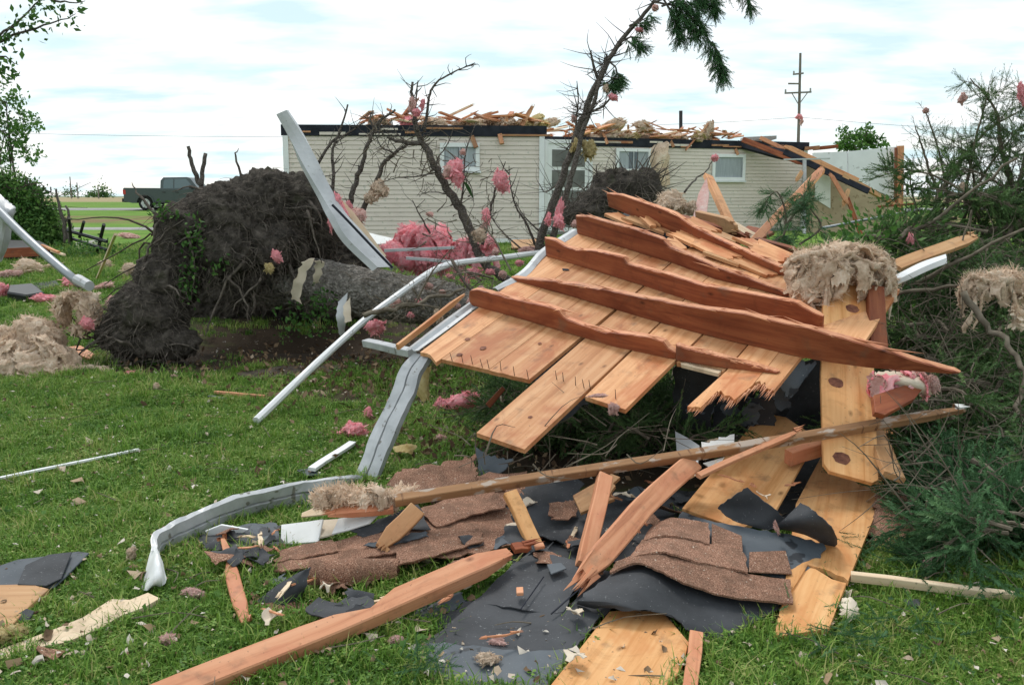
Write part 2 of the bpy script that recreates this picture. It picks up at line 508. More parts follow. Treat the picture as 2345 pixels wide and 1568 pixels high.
def scraps(name, P, mat, size, seed, tint, **k):
    """crumpled irregular bits lying on the lawn"""
    rg = np.random.default_rng(seed); P = np.asarray(P); n = len(P); m = 6
    an = (np.arange(m) + rg.uniform(-.35, .35, (n, m))) * 2 * math.pi / m; rad = rg.uniform(.35, 1.1, (n, m))
    el = rg.uniform(.3, 1.0, (n, 1)); tw = rg.uniform(0, 6.3, (n, 1))
    x, y = rad * np.cos(an), rad * np.sin(an) * el
    X2, Y2 = x * np.cos(tw) - y * np.sin(tw), x * np.sin(tw) + y * np.cos(tw); Z2 = rg.normal(0, .30, (n, m))
    s = (size * np.exp(rg.normal(0, .55, n)))[:, None]
    V = np.concatenate([np.stack([X2 * s, Y2 * s, Z2 * s], 2), (rg.normal(0, .25, (n, 1, 3)) * s[:, :, None])], 1) + P[:, None]
    o = np.arange(n)[:, None] * (m + 1)
    T = np.concatenate([o + [[m, j, (j + 1) % m]] for j in range(m)])
    return put(name, V.reshape(-1, 3), T, mat, None, tint=np.repeat(np.clip(tint, 0, 1), m + 1), **k)

def insul_ropes(parent, c, r, n, mat, seed, length=.25, thick=.014, low=.0):
    """frayed twists of batt draped over a heap and hanging down its sides"""
    rq = random.Random(seed); rgx = np.random.default_rng(seed); c = np.asarray(c); r = np.asarray(r) * np.ones(3)
    for k in range(n):
        sw = rq.random() < .55; turn = rq.uniform(-.32, .32)
        an = rq.uniform(2.4, 7.0); d0 = rq.uniform(.5, 1.3); L = length * rq.uniform(.5, 1.4); P = []; el = d0; q = None
        m = 7
        for i in range(m):
            el = d0 - (d0 - low) * i / (m - 1) * rq.uniform(.8, 1.1); an += rq.gauss(0, .12)
            if sw: el = d0 * .75 + .25 * math.sin(i * 1.1 + k); an += turn
            d = np.array([math.cos(an) * math.cos(el), math.sin(an) * math.cos(el), math.sin(el)])
            p = c + d * r * 1.03 + rgx.normal(0, .008, 3)
            if i > 3 and not sw: p[2] -= L * ((i - 3) / (m - 4)) ** 1.3 * .8
            P.append(p)
        C = catmull(P, 5); t = np.linspace(0, 1, len(C)); w = thick * rq.uniform(.6, 1.6)
        rad = w * (1 - .75 * np.abs(t * 1.6 - .7) ** 1.6 / 1.3); rad = np.clip(rad, .002, None)
        T = np.gradient(C, axis=0); V = []; ns = 9
        for i, cc in enumerate(C):
            tt = unit(T[i]); u = unit(np.cross(tt, (.3, .8, .5))); v = np.cross(tt, u)
            for j in range(ns):
                a = 2 * math.pi * j / ns + i * .18; V.append(cc + rad[i] * (u * math.cos(a) * 1.7 + v * math.sin(a)))
        V = np.array(V); cx = np.repeat(C, ns, 0); nn = V - cx; nn /= np.linalg.norm(nn, axis=1, keepdims=True) + 1e-9
        V = V + nn * (w * (1.6 * fbm(V * 30 + seed, 2) + 1.2 * fbm(V * 75, 2, .6, True)))[:, None]
        F3 = []
        for i in range(len(C) - 1):
            for j in range(ns):
                a, b = i * ns + j, i * ns + (j + 1) % ns; F3 += [[a, b, b + ns], [a, b + ns, a + ns]]
        F3 = np.array(F3); V2, T2 = strands(V, nn, 170, .045, rgx, .0010)
        put('insulation_strand', np.concatenate([V, V2]), np.concatenate([F3, T2 + len(V)]), mat, parent, smooth=True)
# ------------------------------------------------------------------ materials
class NT:
    def __init__(s, name, rough=0.8, spec=0.3, metal=0.0):
        s.m = bpy.data.materials.new(name); s.m.use_nodes = True
        s.t = s.m.node_tree; s.b = s.t.nodes['Principled BSDF']
        s.b.inputs['Roughness'].default_value = rough; s.b.inputs['Metallic'].default_value = metal
        s.b.inputs['Specular IOR Level'].default_value = spec
        s._co = None
    def n(s, typ, ins=None, **at):
        n = s.t.nodes.new(typ)
        for a, v in at.items(): setattr(n, a, v)
        for a, v in (ins or {}).items():
            if isinstance(v, bpy.types.NodeSocket): s.t.links.new(v, n.inputs[a])
            else: n.inputs[a].default_value = v
        return n
    def l(s, a, b): s.t.links.new(a, b)
    def co(s, random=True):
        if s._co is None:
            tc = s.n('ShaderNodeTexCoord'); s._co = tc.outputs['Object']
            oi = s.n('ShaderNodeObjectInfo'); s.rnd = oi.outputs['Random']
            if random:
                mu = s.n('ShaderNodeVectorMath', {0: (91.0, 47.0, 63.0)}, operation='SCALE'); s.l(s.rnd, mu.inputs['Scale'])
                ad = s.n('ShaderNodeVectorMath', {0: s._co, 1: mu.outputs[0]}, operation='ADD'); s._co = ad.outputs[0]
        return s._co
    def noise(s, scale, detail=4, stretch=None, rough=.55, dist=0.0):
        v = s.co()
        if stretch: v = s.n('ShaderNodeMapping', {'Vector': v, 'Scale': stretch}).outputs[0]
        return s.n('ShaderNodeTexNoise', {'Vector': v, 'Scale': scale, 'Detail': detail, 'Roughness': rough, 'Distortion': dist}).outputs[0]
    def ramp(s, fac, stops):
        r = s.n('ShaderNodeValToRGB', {'Fac': fac}); e = r.color_ramp.elements
        e[0].position, e[0].color = stops[0][0], (*stops[0][1], 1)
        e[1].position, e[1].color = stops[-1][0], (*stops[-1][1], 1)
        for p, c in stops[1:-1]:
            q = e.new(p); q.color = (*c, 1)
        return r.outputs[0]
    def mix(s, fac, a, b, mode='MIX'):
        m = s.n('ShaderNodeMix', data_type='RGBA', blend_type=mode)
        for i, v in ((0, fac), (6, a), (7, b)):
            if isinstance(v, bpy.types.NodeSocket): s.l(v, m.inputs[i])
            else: m.inputs[i].default_value = (*v, 1) if isinstance(v, tuple) else v
        return m.outputs[2]
    def math(s, op, a, b=0.0):
        m = s.n('ShaderNodeMath', operation=op)
        for i, v in ((0, a), (1, b)):
            if isinstance(v, bpy.types.NodeSocket): s.l(v, m.inputs[i])
            else: m.inputs[i].default_value = v
        return m.outputs[0]
    def step(s, v, a, b):
        m = s.n('ShaderNodeMapRange', {0: v, 1: a, 2: b, 3: 0.0, 4: 1.0}); m.interpolation_type = 'SMOOTHSTEP'
        return m.outputs[0]
    def vary(s, col, amount=0.12, hue=0.0):
        s.co()
        v = s.math('ADD', s.math('MULTIPLY', s.rnd, amount * 2), 1 - amount)
        return s.n('ShaderNodeHueSaturation', {'Color': col, 'Value': v}).outputs[0]
    def bump(s, h, strength=.4, dist=.01):
        b = s.n('ShaderNodeBump', {'Height': h, 'Strength': strength, 'Distance': dist}); s.l(b.outputs[0], s.b.inputs['Normal'])
    def done(s, col):
        if isinstance(col, tuple): s.b.inputs['Base Color'].default_value = (*col, 1)
        else: s.l(col, s.b.inputs['Base Color'])
        return s.m

def wood(name, light, mid, dark, knots=0.35, stain=None, vary=0.13, rough=0.62):
    s = NT(name, rough, 0.28)
    g = s.noise(1.0, 7, (1.3, 26, 26), .62, 0.5)
    g2 = s.noise(1.0, 3, (0.6, 60, 60), .6, 0.2)
    c = s.ramp(g, [(0.28, dark), (0.45, mid), (0.66, light), (0.85, mid)])
    c = s.mix(s.math('MULTIPLY', s.step(g2, .55, .75), .35), c, dark)
    big = s.noise(1.0, 4, (2.2, 4, 4), .6, .6)
    if stain: c = s.mix(s.math('MULTIPLY', s.step(big, .48, .68), .8), c, stain)
    if knots:
        v = s.n('ShaderNodeMapping', {'Vector': s.co(), 'Scale': (1.9, 3.6, 1.0)}).outputs[0]
        vo = s.n('ShaderNodeTexVoronoi', {'Vector': v, 'Scale': 1.6}, voronoi_dimensions='2D')
        sep = s.n('ShaderNodeSeparateColor', {0: vo.outputs['Color']})
        on_ = s.step(sep.outputs[0], 1 - knots - .02, 1 - knots + .02)
        d = s.math('ADD', vo.outputs['Distance'], s.math('MULTIPLY', s.noise(18, 2), .03))
        ring = s.math('SUBTRACT', 1.0, s.step(d, .045, .1))
        core = s.math('SUBTRACT', 1.0, s.step(d, .025, .045))
        c = s.mix(s.math('MULTIPLY', s.math('MULTIPLY', ring, on_), .6), c, tuple(q * .45 for q in dark))
        c = s.mix(s.math('MULTIPLY', s.math('MULTIPLY', core, on_), .5), c, tuple(q * .25 for q in dark))
    dirt = s.noise(9, 5)
    c = s.mix(s.math('MULTIPLY', s.step(dirt, .57, .76), .5), c, (.13, .085, .055))
    blot = s.noise(3.2, 6, None, .7, 1.2)
    c = s.mix(s.math('MULTIPLY', s.step(blot, .54, .70), .42), c, tuple(q * .6 for q in dark))
    c = s.mix(s.math('MULTIPLY', s.step(s.noise(70, 2), .68, .74), .5), c, (.09, .055, .035))
    c = s.vary(c, vary)
    s.bump(s.math('ADD', g, s.math('MULTIPLY', g2, .5)), .25, .004)
    return s.done(c)

W_SHEATH = wood('pine_sheathing', (.70, .385, .195), (.58, .275, .120), (.42, .165, .062), .3, (.43, .13, .045), .2)
W_SHEATH2 = wood('pine_board_golden', (.76, .44, .20), (.68, .345, .135), (.52, .23, .072), .16, (.56, .22, .07), .08)
W_RAFT = wood('fir_rafter', (.33, .108, .045), (.235, .064, .027), (.125, .034, .015), .28, (.17, .04, .017), .2)
W_BEAM = wood('fir_beam', (.67, .335, .19), (.59, .26, .135), (.43, .165, .085), .2, (.52, .19, .10), .12)
W_PALE = wood('pale_split_wood', (.74, .60, .43), (.68, .51, .34), (.55, .37, .22), 0, None, .08)
W_PLY = wood('plywood', (.55, .33, .17), (.47, .26, .12), (.36, .18, .08), .1, (.42, .2, .09), .08)
W_HOUSE = wood('distant_lumber', (.58, .34, .19), (.46, .22, .11), (.28, .11, .06), 0, (.36, .13, .07), .3)

def plain(name, c1, c2, scale=6, rough=.8, spec=.3, metal=0.0, bump=None, speck=None, vary=.08, detail=5, stretch=None, speck2=None):
    s = NT(name, rough, spec, metal)
    n = s.noise(scale, detail, stretch)
    c = s.ramp(n, [(.32, c1), (.68, c2)])
    for sp in (speck, speck2):
        if sp:
            q = s.noise(sp[1], 3); c = s.mix(s.step(q, sp[2], sp[2] + .05), c, sp[0])
    c = s.vary(c, vary)
    if bump: s.bump(s.noise(bump[0], 5), bump[1], bump[2])
    return s.done(c)

M_GUTTER = plain('weathered_aluminium', (.36, .37, .38), (.52, .53, .54), 7, .42, .5, .25, (30, .1, .004), ((.2, .19, .17), 16, .63), .05)
M_FASCIA = plain('grey_coated_metal', (.42, .43, .44), (.55, .56, .57), 5, .45, .5, .1, None, ((.3, .3, .29), 14, .66), .04)
M_WHITE = plain('white_coated_metal', (.72, .73, .74), (.84, .84, .84), 6, .4, .45, 0, None, ((.5, .49, .46), 20, .68), .04)
M_PVC = plain('white_paint', (.74, .73, .70), (.82, .82, .80), 9, .55, .4, 0, None, ((.5, .46, .4), 25, .66), .04)
M_GYP = plain('white_plaster_board', (.70, .70, .68), (.84, .84, .83), 4, .85, .2, 0, (60, .15, .003), ((.5, .47, .42), 30, .66), .05)
M_PAPER = plain('torn_paper', (.62, .52, .40), (.74, .64, .52), 8, .9, .1, 0, (20, .3, .01), None, .1)
M_FELT = plain('black_asphalt_felt', (.030, .032, .036), (.062, .065, .072), 5, .72, .3, 0, (55, .35, .004), ((.13, .135, .14), 70, .66), .12, 5, None, ((.55, .55, .55), 170, .715))
M_FELTB = plain('blue_grey_shingle_back', (.058, .070, .085), (.105, .12, .135), 4, .62, .35, 0, (60, .3, .003), ((.03, .034, .04), 9, .60), .1, 5, None, ((.55, .55, .55), 160, .71))
M_SHING = None
def shingle():
    s = NT('brown_granule_shingle', .92, .15)
    a = s.noise(230, 2); b = s.noise(14, 4)
    c = s.ramp(a, [(.30, (.066, .036, .026)), (.46, (.22, .112, .074)), (.60, (.35, .195, .132)), (.74, (.54, .39, .29))])
    c = s.mix(s.math('MULTIPLY', s.step(b, .40, .66), .5), c, (.115, .070, .048))
    c = s.mix(s.step(s.noise(75, 2), .70, .73), c, (.55, .47, .38))
    c = s.vary(c, .15)
    s.bump(a, .5, .003)
    return s.done(c)
M_SHING = shingle()
M_SOIL = None
def soil():
    s = NT('clay_soil', .95, .1)
    a = s.noise(9, 8, None, .68); b = s.noise(42, 5, None, .7); g = s.noise(5, 3)
    c = s.ramp(a, [(.30, (.022, .0195, .017)), (.5, (.078, .067, .057)), (.72, (.175, .150, .127))])
    c = s.mix(s.math('MULTIPLY', s.step(b, .52, .72), .5), c, (.17, .148, .125))
    c = s.mix(s.math('MULTIPLY', s.step(g, .60, .72), .35), c, (.055, .068, .028))
    s.bump(s.math('ADD', a, s.math('MULTIPLY', b, .7)), .9, .05)
    return s.done(c)
M_SOIL = soil()
M_ROOT = plain('root_fibre', (.06, .05, .043), (.19, .16, .135), 20, .9, .1)
def bark(name, c0, c1, c2, sc=1.0, bs=.9, bd=.02):
    s = NT(name, .92, .12)
    a = s.noise(16 * sc, 6, None, .7, .4); v = s.n('ShaderNodeTexVoronoi', {'Vector': s.co(), 'Scale': 34 * sc}).outputs['Distance']
    c = s.ramp(a, [(.32, c0), (.52, c1), (.72, c2)])
    c = s.mix(s.math('MULTIPLY', s.step(v, .25, .6), .45), c, c0)
    s.bump(s.math('SUBTRACT', a, v), bs, bd)
    return s.done(c)
M_TRUNK = bark('spruce_trunk_bark', (.11, .10, .088), (.29, .265, .235), (.52, .49, .45), 1.0, 1.0, .03)
M_BARK = bark('branch_bark', (.075, .064, .056), (.185, .16, .138), (.34, .305, .27), 2.2)
M_TWIG = plain('dead_twig', (.095, .078, .058), (.225, .19, .145), 14, .9, .1)
M_TWIGD = plain('dark_twig', (.05, .04, .032), (.12, .095, .075), 14, .9, .1)

def foliage(name, c1, c2, c3, trans=.25, rough=.6):
    s = NT(name, rough, .25)
    at = s.n('ShaderNodeAttribute', attribute_name='tint').outputs['Fac']
    c = s.ramp(at, [(0, c1), (.55, c2), (1, c3)])
    s.done(c)
    tr = s.n('ShaderNodeBsdfTranslucent', {'Color': c})
    mx = s.n('ShaderNodeMixShader', {0: trans, 1: s.b.outputs[0], 2: tr.outputs[0]})
    s.l(mx.outputs[0], s.t.nodes['Material Output'].inputs[0])
    return s.m
M_NEEDLE = foliage('spruce_needles', (.050, .098, .034), (.098, .182, .060), (.19, .28, .10))
M_NEEDLE2 = foliage('spruce_needles_blue', (.048, .112, .048), (.090, .200, .082), (.16, .29, .125))
M_LEAF = foliage('broad_leaves', (.050, .12, .026), (.095, .215, .045), (.17, .31, .08), .4)
M_LEAFD = foliage('dark_vine_leaves', (.034, .088, .020), (.068, .165, .034), (.145, .26, .062), .3)
M_LITTER = foliage('scattered_scraps', (.10, .06, .035), (.36, .25, .15), (.72, .66, .58), .1, .9)
def grass_mat():
    s = NT('grass_blades', .55, .25)
    oi = s.n('ShaderNodeObjectInfo')
    at = s.n('ShaderNodeAttribute', attribute_name='tint').outputs['Fac']
    po = s.n('ShaderNodeNewGeometry').outputs['Position']
    n1 = s.n('ShaderNodeTexNoise', {'Vector': po, 'Scale': 1.7, 'Detail': 4}).outputs[0]
    v = s.math('ADD', s.math('MULTIPLY', at, .55), s.math('MULTIPLY', oi.outputs['Random'], .40))
    v = s.math('ADD', v, s.math('MULTIPLY', s.math('SUBTRACT', n1, .5), .75))
    c = s.ramp(v, [(.02, (.040, .105, .014)), (.36, (.110, .235, .028)), (.60, (.205, .345, .055)), (.79, (.36, .41, .12)), (1.0, (.50, .41, .20))])
    s.done(c)
    tr = s.n('ShaderNodeBsdfTranslucent', {'Color': c})
    mx = s.n('ShaderNodeMixShader', {0: .3, 1: s.b.outputs[0], 2: tr.outputs[0]})
    s.l(mx.outputs[0], s.t.nodes['Material Output'].inputs[0])
    return s.m
M_GRASS = grass_mat()

def fluff(name, c0, c1, c2, dirt=(.25, .17, .11), df=.3):
    s = NT(name, 1.0, .05)
    a = s.noise(5, 5, None, .65); b = s.noise(40, 4, None, .7)
    c = s.ramp(s.math('ADD', s.math('MULTIPLY', a, .6), s.math('MULTIPLY', b, .4)), [(.36, c0), (.5, c1), (.66, c2)])
    c = s.mix(s.math('MULTIPLY', s.step(s.noise(2.6, 4), .56, .72), df), c, dirt)
    c = s.vary(c, .1)
    s.bump(s.math('ADD', a, b), .5, .012)
    s.done(c)
    tr = s.n('ShaderNodeBsdfTranslucent', {'Color': c})
    mx = s.n('ShaderNodeMixShader', {0: .28, 1: s.b.outputs[0], 2: tr.outputs[0]})
    s.l(mx.outputs[0], s.t.nodes['Material Output'].inputs[0])
    return s.m
M_PINK = fluff('pink_insulation', (.92, .25, .30), (.97, .42, .46), (.98, .68, .68), (.86, .16, .20), .25)
M_PINKL = fluff('faded_pink_insulation', (.66, .36, .31), (.80, .52, .47), (.86, .70, .64), (.45, .25, .18), .3)
M_TAN = fluff('tan_insulation', (.48, .35, .245), (.74, .57, .43), (.88, .77, .64), (.38, .23, .15), .35)
M_YEL = fluff('yellow_insulation', (.45, .33, .13), (.62, .50, .25), (.74, .64, .40), (.30, .20, .1), .35)
M_SIDING = plain('ivory_vinyl_siding', (.66, .575, .51), (.72, .635, .565), 3, .55, .35, 0, None, ((.52, .49, .42), 11, .62), .03)
M_TRIM = plain('white_trim', (.74, .75, .76), (.82, .83, .84), 4, .5, .4)
M_DARKP = plain('tar_paper', (.012, .014, .02), (.03, .033, .045), 5, .8, .2)
M_GLASS = plain('dim_window_glass', (.07, .09, .105), (.13, .155, .175), 2, .06, .6, 0, None, None, 0)
M_SCREEN = plain('insect_screen', (.12, .12, .115), (.19, .19, .18), 2, .5, .3)
M_CURT = plain('curtain_cloth', (.30, .33, .36), (.42, .45, .48), 5, .9, .1, stretch=(14, 14, .6))
M_TANW = plain('tan_fibre_board', (.33, .26, .165), (.42, .34, .225), 2.5, .9, .15, 0, None, ((.26, .2, .12), 6, .6), .05)
M_WALLW = plain('pale_interior_board', (.74, .75, .78), (.82, .83, .86), 2, .85, .2, 0, None, ((.56, .56, .58), 5, .64), .02)
M_CONC = plain('grey_concrete', (.28, .27, .255), (.38, .37, .35), 5, .95, .15)
M_BLACK = plain('black_plastic', (.012, .012, .013), (.025, .025, .027), 5, .4, .4)
M_RED = plain('red_plastic', (.42, .03, .025), (.5, .045, .035), 5, .4, .4)
M_PAINT = NT('dark_grey_car_paint', .28, .5, .35).done((.065, .082, .082))
M_TYRE = plain('tyre_rubber', (.014, .014, .014), (.025, .025, .025), 9, .85, .2)
M_RIM = NT('alloy_rim', .3, .5, .8).done((.5, .51, .53))
M_CGLASS = NT('tinted_car_glass', .05, .6).done((.11, .15, .165))
M_POLE = plain('weathered_pole_wood', (.16, .14, .12), (.26, .235, .21), 3, .9, .15, stretch=(6, 6, .4))
M_KNOT = plain('dark_knot', (.10, .036, .026), (.27, .11, .065), 38, .7, .2)
M_RUST = plain('rusty_nail', (.05, .03, .02), (.12, .06, .04), 60, .6, .4)
M_STEEL = plain('galvanised_pipe', (.30, .32, .34), (.42, .44, .46), 6, .4, .5, .5)
def batten_mat():
    s = NT('batten_with_old_paint', .75, .25)
    g = s.noise(1, 5, (2, 24, 24)); c = s.ramp(g, [(.3, (.20, .105, .052)), (.55, (.33, .175, .085)), (.75, (.42, .25, .13))])
    p = s.noise(1, 5, (7, 16, 16), .6)
    c = s.mix(s.math('MULTIPLY', s.step(p, .53, .60), .7), c, (.44, .39, .34))
    q = s.noise(1, 3, (3.0, 8, 8))
    c = s.mix(s.step(q, .60, .63), c, (.74, .73, .71))
    c = s.mix(s.step(s.noise(1, 3, (40, 8, 8)), .6, .7), c, (.17, .085, .045))
    s.bump(p, .3, .004)
    return s.done(c)
M_BATTEN = batten_mat()

def ground_mat():
    s = NT('lawn_soil_and_turf', .95, .1)
    tc = s.n('ShaderNodeTexCoord'); s._co = tc.outputs['Object']; s.rnd = s.n('ShaderNodeValue').outputs[0]
    a = s.noise(7, 6); b = s.noise(.7, 4); f = s.noise(60, 3)
    near = s.ramp(a, [(.3, (.040, .070, .018)), (.6, (.080, .150, .028)), (.8, (.15, .14, .06))])
    far = s.ramp(b, [(.3, (.095, .195, .030)), (.55, (.14, .25, .042)), (.75, (.20, .25, .065))])
    sep = s.n('ShaderNodeSeparateXYZ', {0: s._co})
    c = s.mix(s.step(sep.outputs[1], 8, 16), near, far)
    c = s.mix(s.math('MULTIPLY', s.step(f, .5, .7), .3), c, (.05, .08, .02))
    # a worn brown strip of lawn before the lane and the ploughed plain beyond the road
    band = s.math('MULTIPLY', s.step(sep.outputs[1], 33, 36), s.math('SUBTRACT', 1.0, s.step(sep.outputs[1], 41, 44)))
    c = s.mix(s.math('MULTIPLY', band, s.step(s.noise(.25, 4), .3, .5)), c, (.20, .15, .075))
    c = s.mix(s.step(sep.outputs[1], 118, 150), c, (.33, .27, .15))
    c = s.mix(s.step(sep.outputs[1], 420, 800), c, (.20, .24, .16))
    # torn soil round the uprooted tree, bare earth under the branches; last patch paints shade under the panel
    for cx, cy, rx, ry in ((-1.7, 10.3, 2.3, 2.0), (-2.2, 8.9, 1.9, 1.0), (-1.0, 8.2, 1.7, .8), (-3.0, 7.9, .8, .5), (-.2, 6.9, 1.6, .55), (2.6, 5.2, 1.2, 1.6), (.75, 5.4, 1.35, 1.1)):
        dx = s.math('DIVIDE', s.math('SUBTRACT', sep.outputs[0], cx), rx); dy = s.math('DIVIDE', s.math('SUBTRACT', sep.outputs[1], cy), ry)
        dd = s.math('ADD', s.math('MULTIPLY', dx, dx), s.math('MULTIPLY', dy, dy))
        dd = s.math('ADD', dd, s.math('MULTIPLY', a, 1.3))
        c = s.mix(s.math('SUBTRACT', 1.0, s.step(dd, 1.1, 2.0)), c, (.055, .040, .028))
    s.bump(s.math('ADD', a, f), .5, .02)
    return s.done(c)
M_GROUND = ground_mat()

# ------------------------------------------------------------------ ground, roads
xs = np.sinh(np.linspace(-7.6, 7.6, 181)) * 3.0
ys = np.concatenate([-np.sinh(np.linspace(6.5, 0.1, 30)) * 4.0, np.linspace(0, 60, 181), 60 + np.sinh(np.linspace(.05, 7.2, 50)) * 6.5])
GX, GY = np.meshgrid(xs, ys, indexing='ij')
GV = np.stack([GX, GY, gz(GX, GY) - .45 * np.exp(-((GX + 2.3) / .8) ** 2 - ((GY - 9.6) / .55) ** 2)], 2).reshape(-1, 3)
ny_ = len(ys)
ii, jj = np.meshgrid(np.arange(len(xs) - 1), np.arange(ny_ - 1), indexing='ij')
a_ = (ii * ny_ + jj).ravel()
GF = np.stack([a_, a_ + ny_, a_ + ny_ + 1, a_ + 1], 1)
put('ground', GV, GF, M_GROUND, M4=Matrix.Identity(4), smooth=True, kind='structure')
def strip(name, y0, y1, m, lift, x0=-400, x1=400):
    X = np.linspace(x0, x1, 80); V = []; Fs = []
    for x in X:
        for y in (y0, y0 + .1, (y0 + y1) / 2, y1 - .1, y1):
            V.append((x, y, float(gz(x, y)) + (lift if y0 < y < y1 else -.02)))
    for i in range(79):
        for j in range(4): Fs.append([i * 5 + j, (i + 1) * 5 + j, (i + 1) * 5 + j + 1, i * 5 + j + 1])
    put(name, V, Fs, m, M4=Matrix.Identity(4), kind='structure')
strip('road', 55.5, 63.0, M_CONC, .05)
strip('path', 28.6, 30.0, M_CONC, .03, -60, -1.5)

# ------------------------------------------------------------------ the house
def wall_pt(wall, x, y):
    r = ray(x, y); a, b = wall
    n = np.cross(b - a, (0, 0, 1.0))
    return EYE + r * (np.dot(a - EYE, n) / np.dot(r, n))
def flat(p): return np.array([p[0], p[1], 0.0])
WL = (flat(D(655, 450, 20.8)), flat(D(1246, 450, 21.2)))
WR = (flat(D(1236, 450, 25.4)), flat(D(1842, 450, 28.3)))
BASE = 0.40
house = thing('house', 'long ivory sided house with its roof torn off, behind the uprooted trees', 'house', ((WL[0][0] + WR[1][0]) / 2, 24, BASE))
def wall_axes(w):
    x = unit(w[1] - w[0]); n = np.cross(x, (0, 0, 1.0))      # n towards the camera
    return x, (n if n[1] < 0 else -n)
def wbox(acc, w, s0, s1, z0, z1, d0, d1, t=.5):
    x, n = wall_axes(w); c = w[0] + x * (s0 + s1) / 2 + n * (d0 + d1) / 2 + np.array([0, 0, (z0 + z1) / 2])
    acc.add(boxv(c, x * (s1 - s0) / 2, -n * (d1 - d0) / 2, (0, 0, (z1 - z0) / 2)), BOXF, t)
for w, top, deep in ((WL, 3.02, 7.0), (WR, 3.05, 3.6)):
    Lw = np.linalg.norm(w[1] - w[0]); a = Acc()
    wbox(a, w, 0.03, Lw - .03, BASE - .3, top, -.02, -.16)
    x, n = wall_axes(w)
    wbox(a, w, 0.03, .16, BASE - .3, top, -.163, -deep); wbox(a, w, Lw - .16, Lw - .03, BASE - .3, top, -.163, -deep)
    wbox(a, w, 0.03, Lw - .03, BASE - .3, top, -deep - .003, -deep - .14)
    wbox(a, w, .17, Lw - .17, top - .26, top - .12, -.17, -deep)
    a.put('wall', M_SIDING, house)
    f = Acc(); wbox(f, w, .02, Lw - .02, BASE - .3, BASE + .13, .0, .03); f.put('foundation', M_TRIM if w is WL else M_CONC, house)
    z0 = BASE + .14; nc = 23; ch = (2.83 - z0) / nc
    tz = (2.83, 2.87)[w is WR]
    ch = (tz - z0) / nc
    for i in range(nc):
        b = z0 + i * ch
        c0, c1 = w[0] + x * .02, w[1] - x * .02
        prof = [(.0, b + ch), (.008, b + ch - .004), (.021, b + .012), (.021, b + .003), (.012, b), (.0, b)]
        V = [list(c0 + n * (d + .001) + np.array([0, 0, z])) for d, z in prof] + [list(c1 + n * (d + .001) + np.array([0, 0, z])) for d, z in prof]
        Fs = [[j, (j + 1) % 6, 6 + (j + 1) % 6, 6 + j] for j in range(6)] + [[5, 4, 3, 2, 1, 0], [6, 7, 8, 9, 10, 11]]
        put('siding_board', V, Fs, M_SIDING, house)
    fa = Acc(); wbox(fa, w, -.05, Lw + .05, tz, tz + .24, .0, .05); fa.put('fascia', M_DARKP, house)
    for k in range(7 if w is WL else 9):
        s = R.uniform(.1, Lw - .9); q = Acc(); h0 = tz + R.uniform(0.0, .16)
        wbox(q, w, s, s + R.uniform(.25, 1.3), h0, h0 + R.uniform(.03, .07), .052, .07)
        q.put('nailer_strip', W_HOUSE if k % 3 else M_SIDING, house)
    for s in ((0, .1), (Lw - .1, Lw)):
        q = Acc(); wbox(q, w, s[0] - .02, s[1], BASE - .02, tz, .035, .06); q.put('corner_trim', M_TRIM, house)
def window(w, x0, y0, x1, y1, kind):
    p, q = wall_pt(w, x0, y1), wall_pt(w, x1, y0)
    x, n = wall_axes(w)
    s0, s1 = np.dot(p - w[0], x), np.dot(q - w[0], x); z0, z1 = p[2], q[2]
    a = Acc(); t = .09
    wbox(a, w, s0, s0 + t, z0, z1, .033, .085); wbox(a, w, s1 - t, s1, z0, z1, .033, .085)
    wbox(a, w, s0 + t, s1 - t, z1 - t, z1, .033, .082); wbox(a, w, s0 + t, s1 - t, z0, z0 + t, .033, .082)
    fr = a.put('window', M_TRIM, house)
    g = Acc(); wbox(g, w, s0 + t, s1 - t, z0 + t, z1 - t, .036, .045); g.put('pane', M_GLASS if kind != 'curtain' else M_CURT, fr)
    b = Acc(); sm_ = (s0 + s1) / 2
    wbox(b, w, s0 - .03, s1 + .03, z0 - .05, z0 - .002, .033, .11); b.put('sill', M_TRIM, fr)
    c = Acc()
    wbox(c, w, s0 + t, s0 + t + .03, z0 + t, z1 - t, .047, .062); wbox(c, w, s1 - t - .03, s1 - t, z0 + t, z1 - t, .047, .062)
    if kind == 'slider': wbox(c, w, sm_ - .02, sm_ + .02, z0 + t, z1 - t, .047, .066)
    c.put('sash', M_STEEL, fr)
    if kind == 'slider':
        for k in (0, 1):
            cu = Acc(); u0 = s0 + t + .035 + k * (s1 - s0 - 2 * t - .35)
            wbox(cu, w, u0, u0 + .28, z0 + t + .01, z1 - t - .01, .0455, .0465); cu.put('curtain', M_CURT, fr)
window(WL, 1008, 328, 1098, 391, 'slider')
window(WR, 1408, 341, 1489, 394, 'slider')
window(WR, 1628, 354, 1705, 413, 'curtain')
# door with two screens
p, q = wall_pt(WR, 1252, 530), wall_pt(WR, 1347, 330); x_, n_ = wall_axes(WR)
s0, s1, z0, z1 = np.dot(p - WR[0], x_), np.dot(q - WR[0], x_), BASE + .12, q[2]
a = Acc(); wbox(a, WR, s0 - .1, s0, z0, z1 + .1, .034, .1); wbox(a, WR, s1, s1 + .1, z0, z1 + .1, .034, .1); wbox(a, WR, s0, s1, z1, z1 + .1, .034, .098)
door = a.put('door', M_TRIM, house)
a = Acc(); wbox(a, WR, s0 + .005, s1 - .005, z0, z1 - .005, .035, .06); a.put('door_leaf', M_TRIM, door)
for k in range(4):
    zz0 = z0 + .12 + k * (z1 - z0 - .2) / 4
    a = Acc(); wbox(a, WR, s0 + .12, s1 - .12, zz0, zz0 + (z1 - z0 - .2) / 4 - .09, .0605, .068); a.put('screen', M_SCREEN, door)
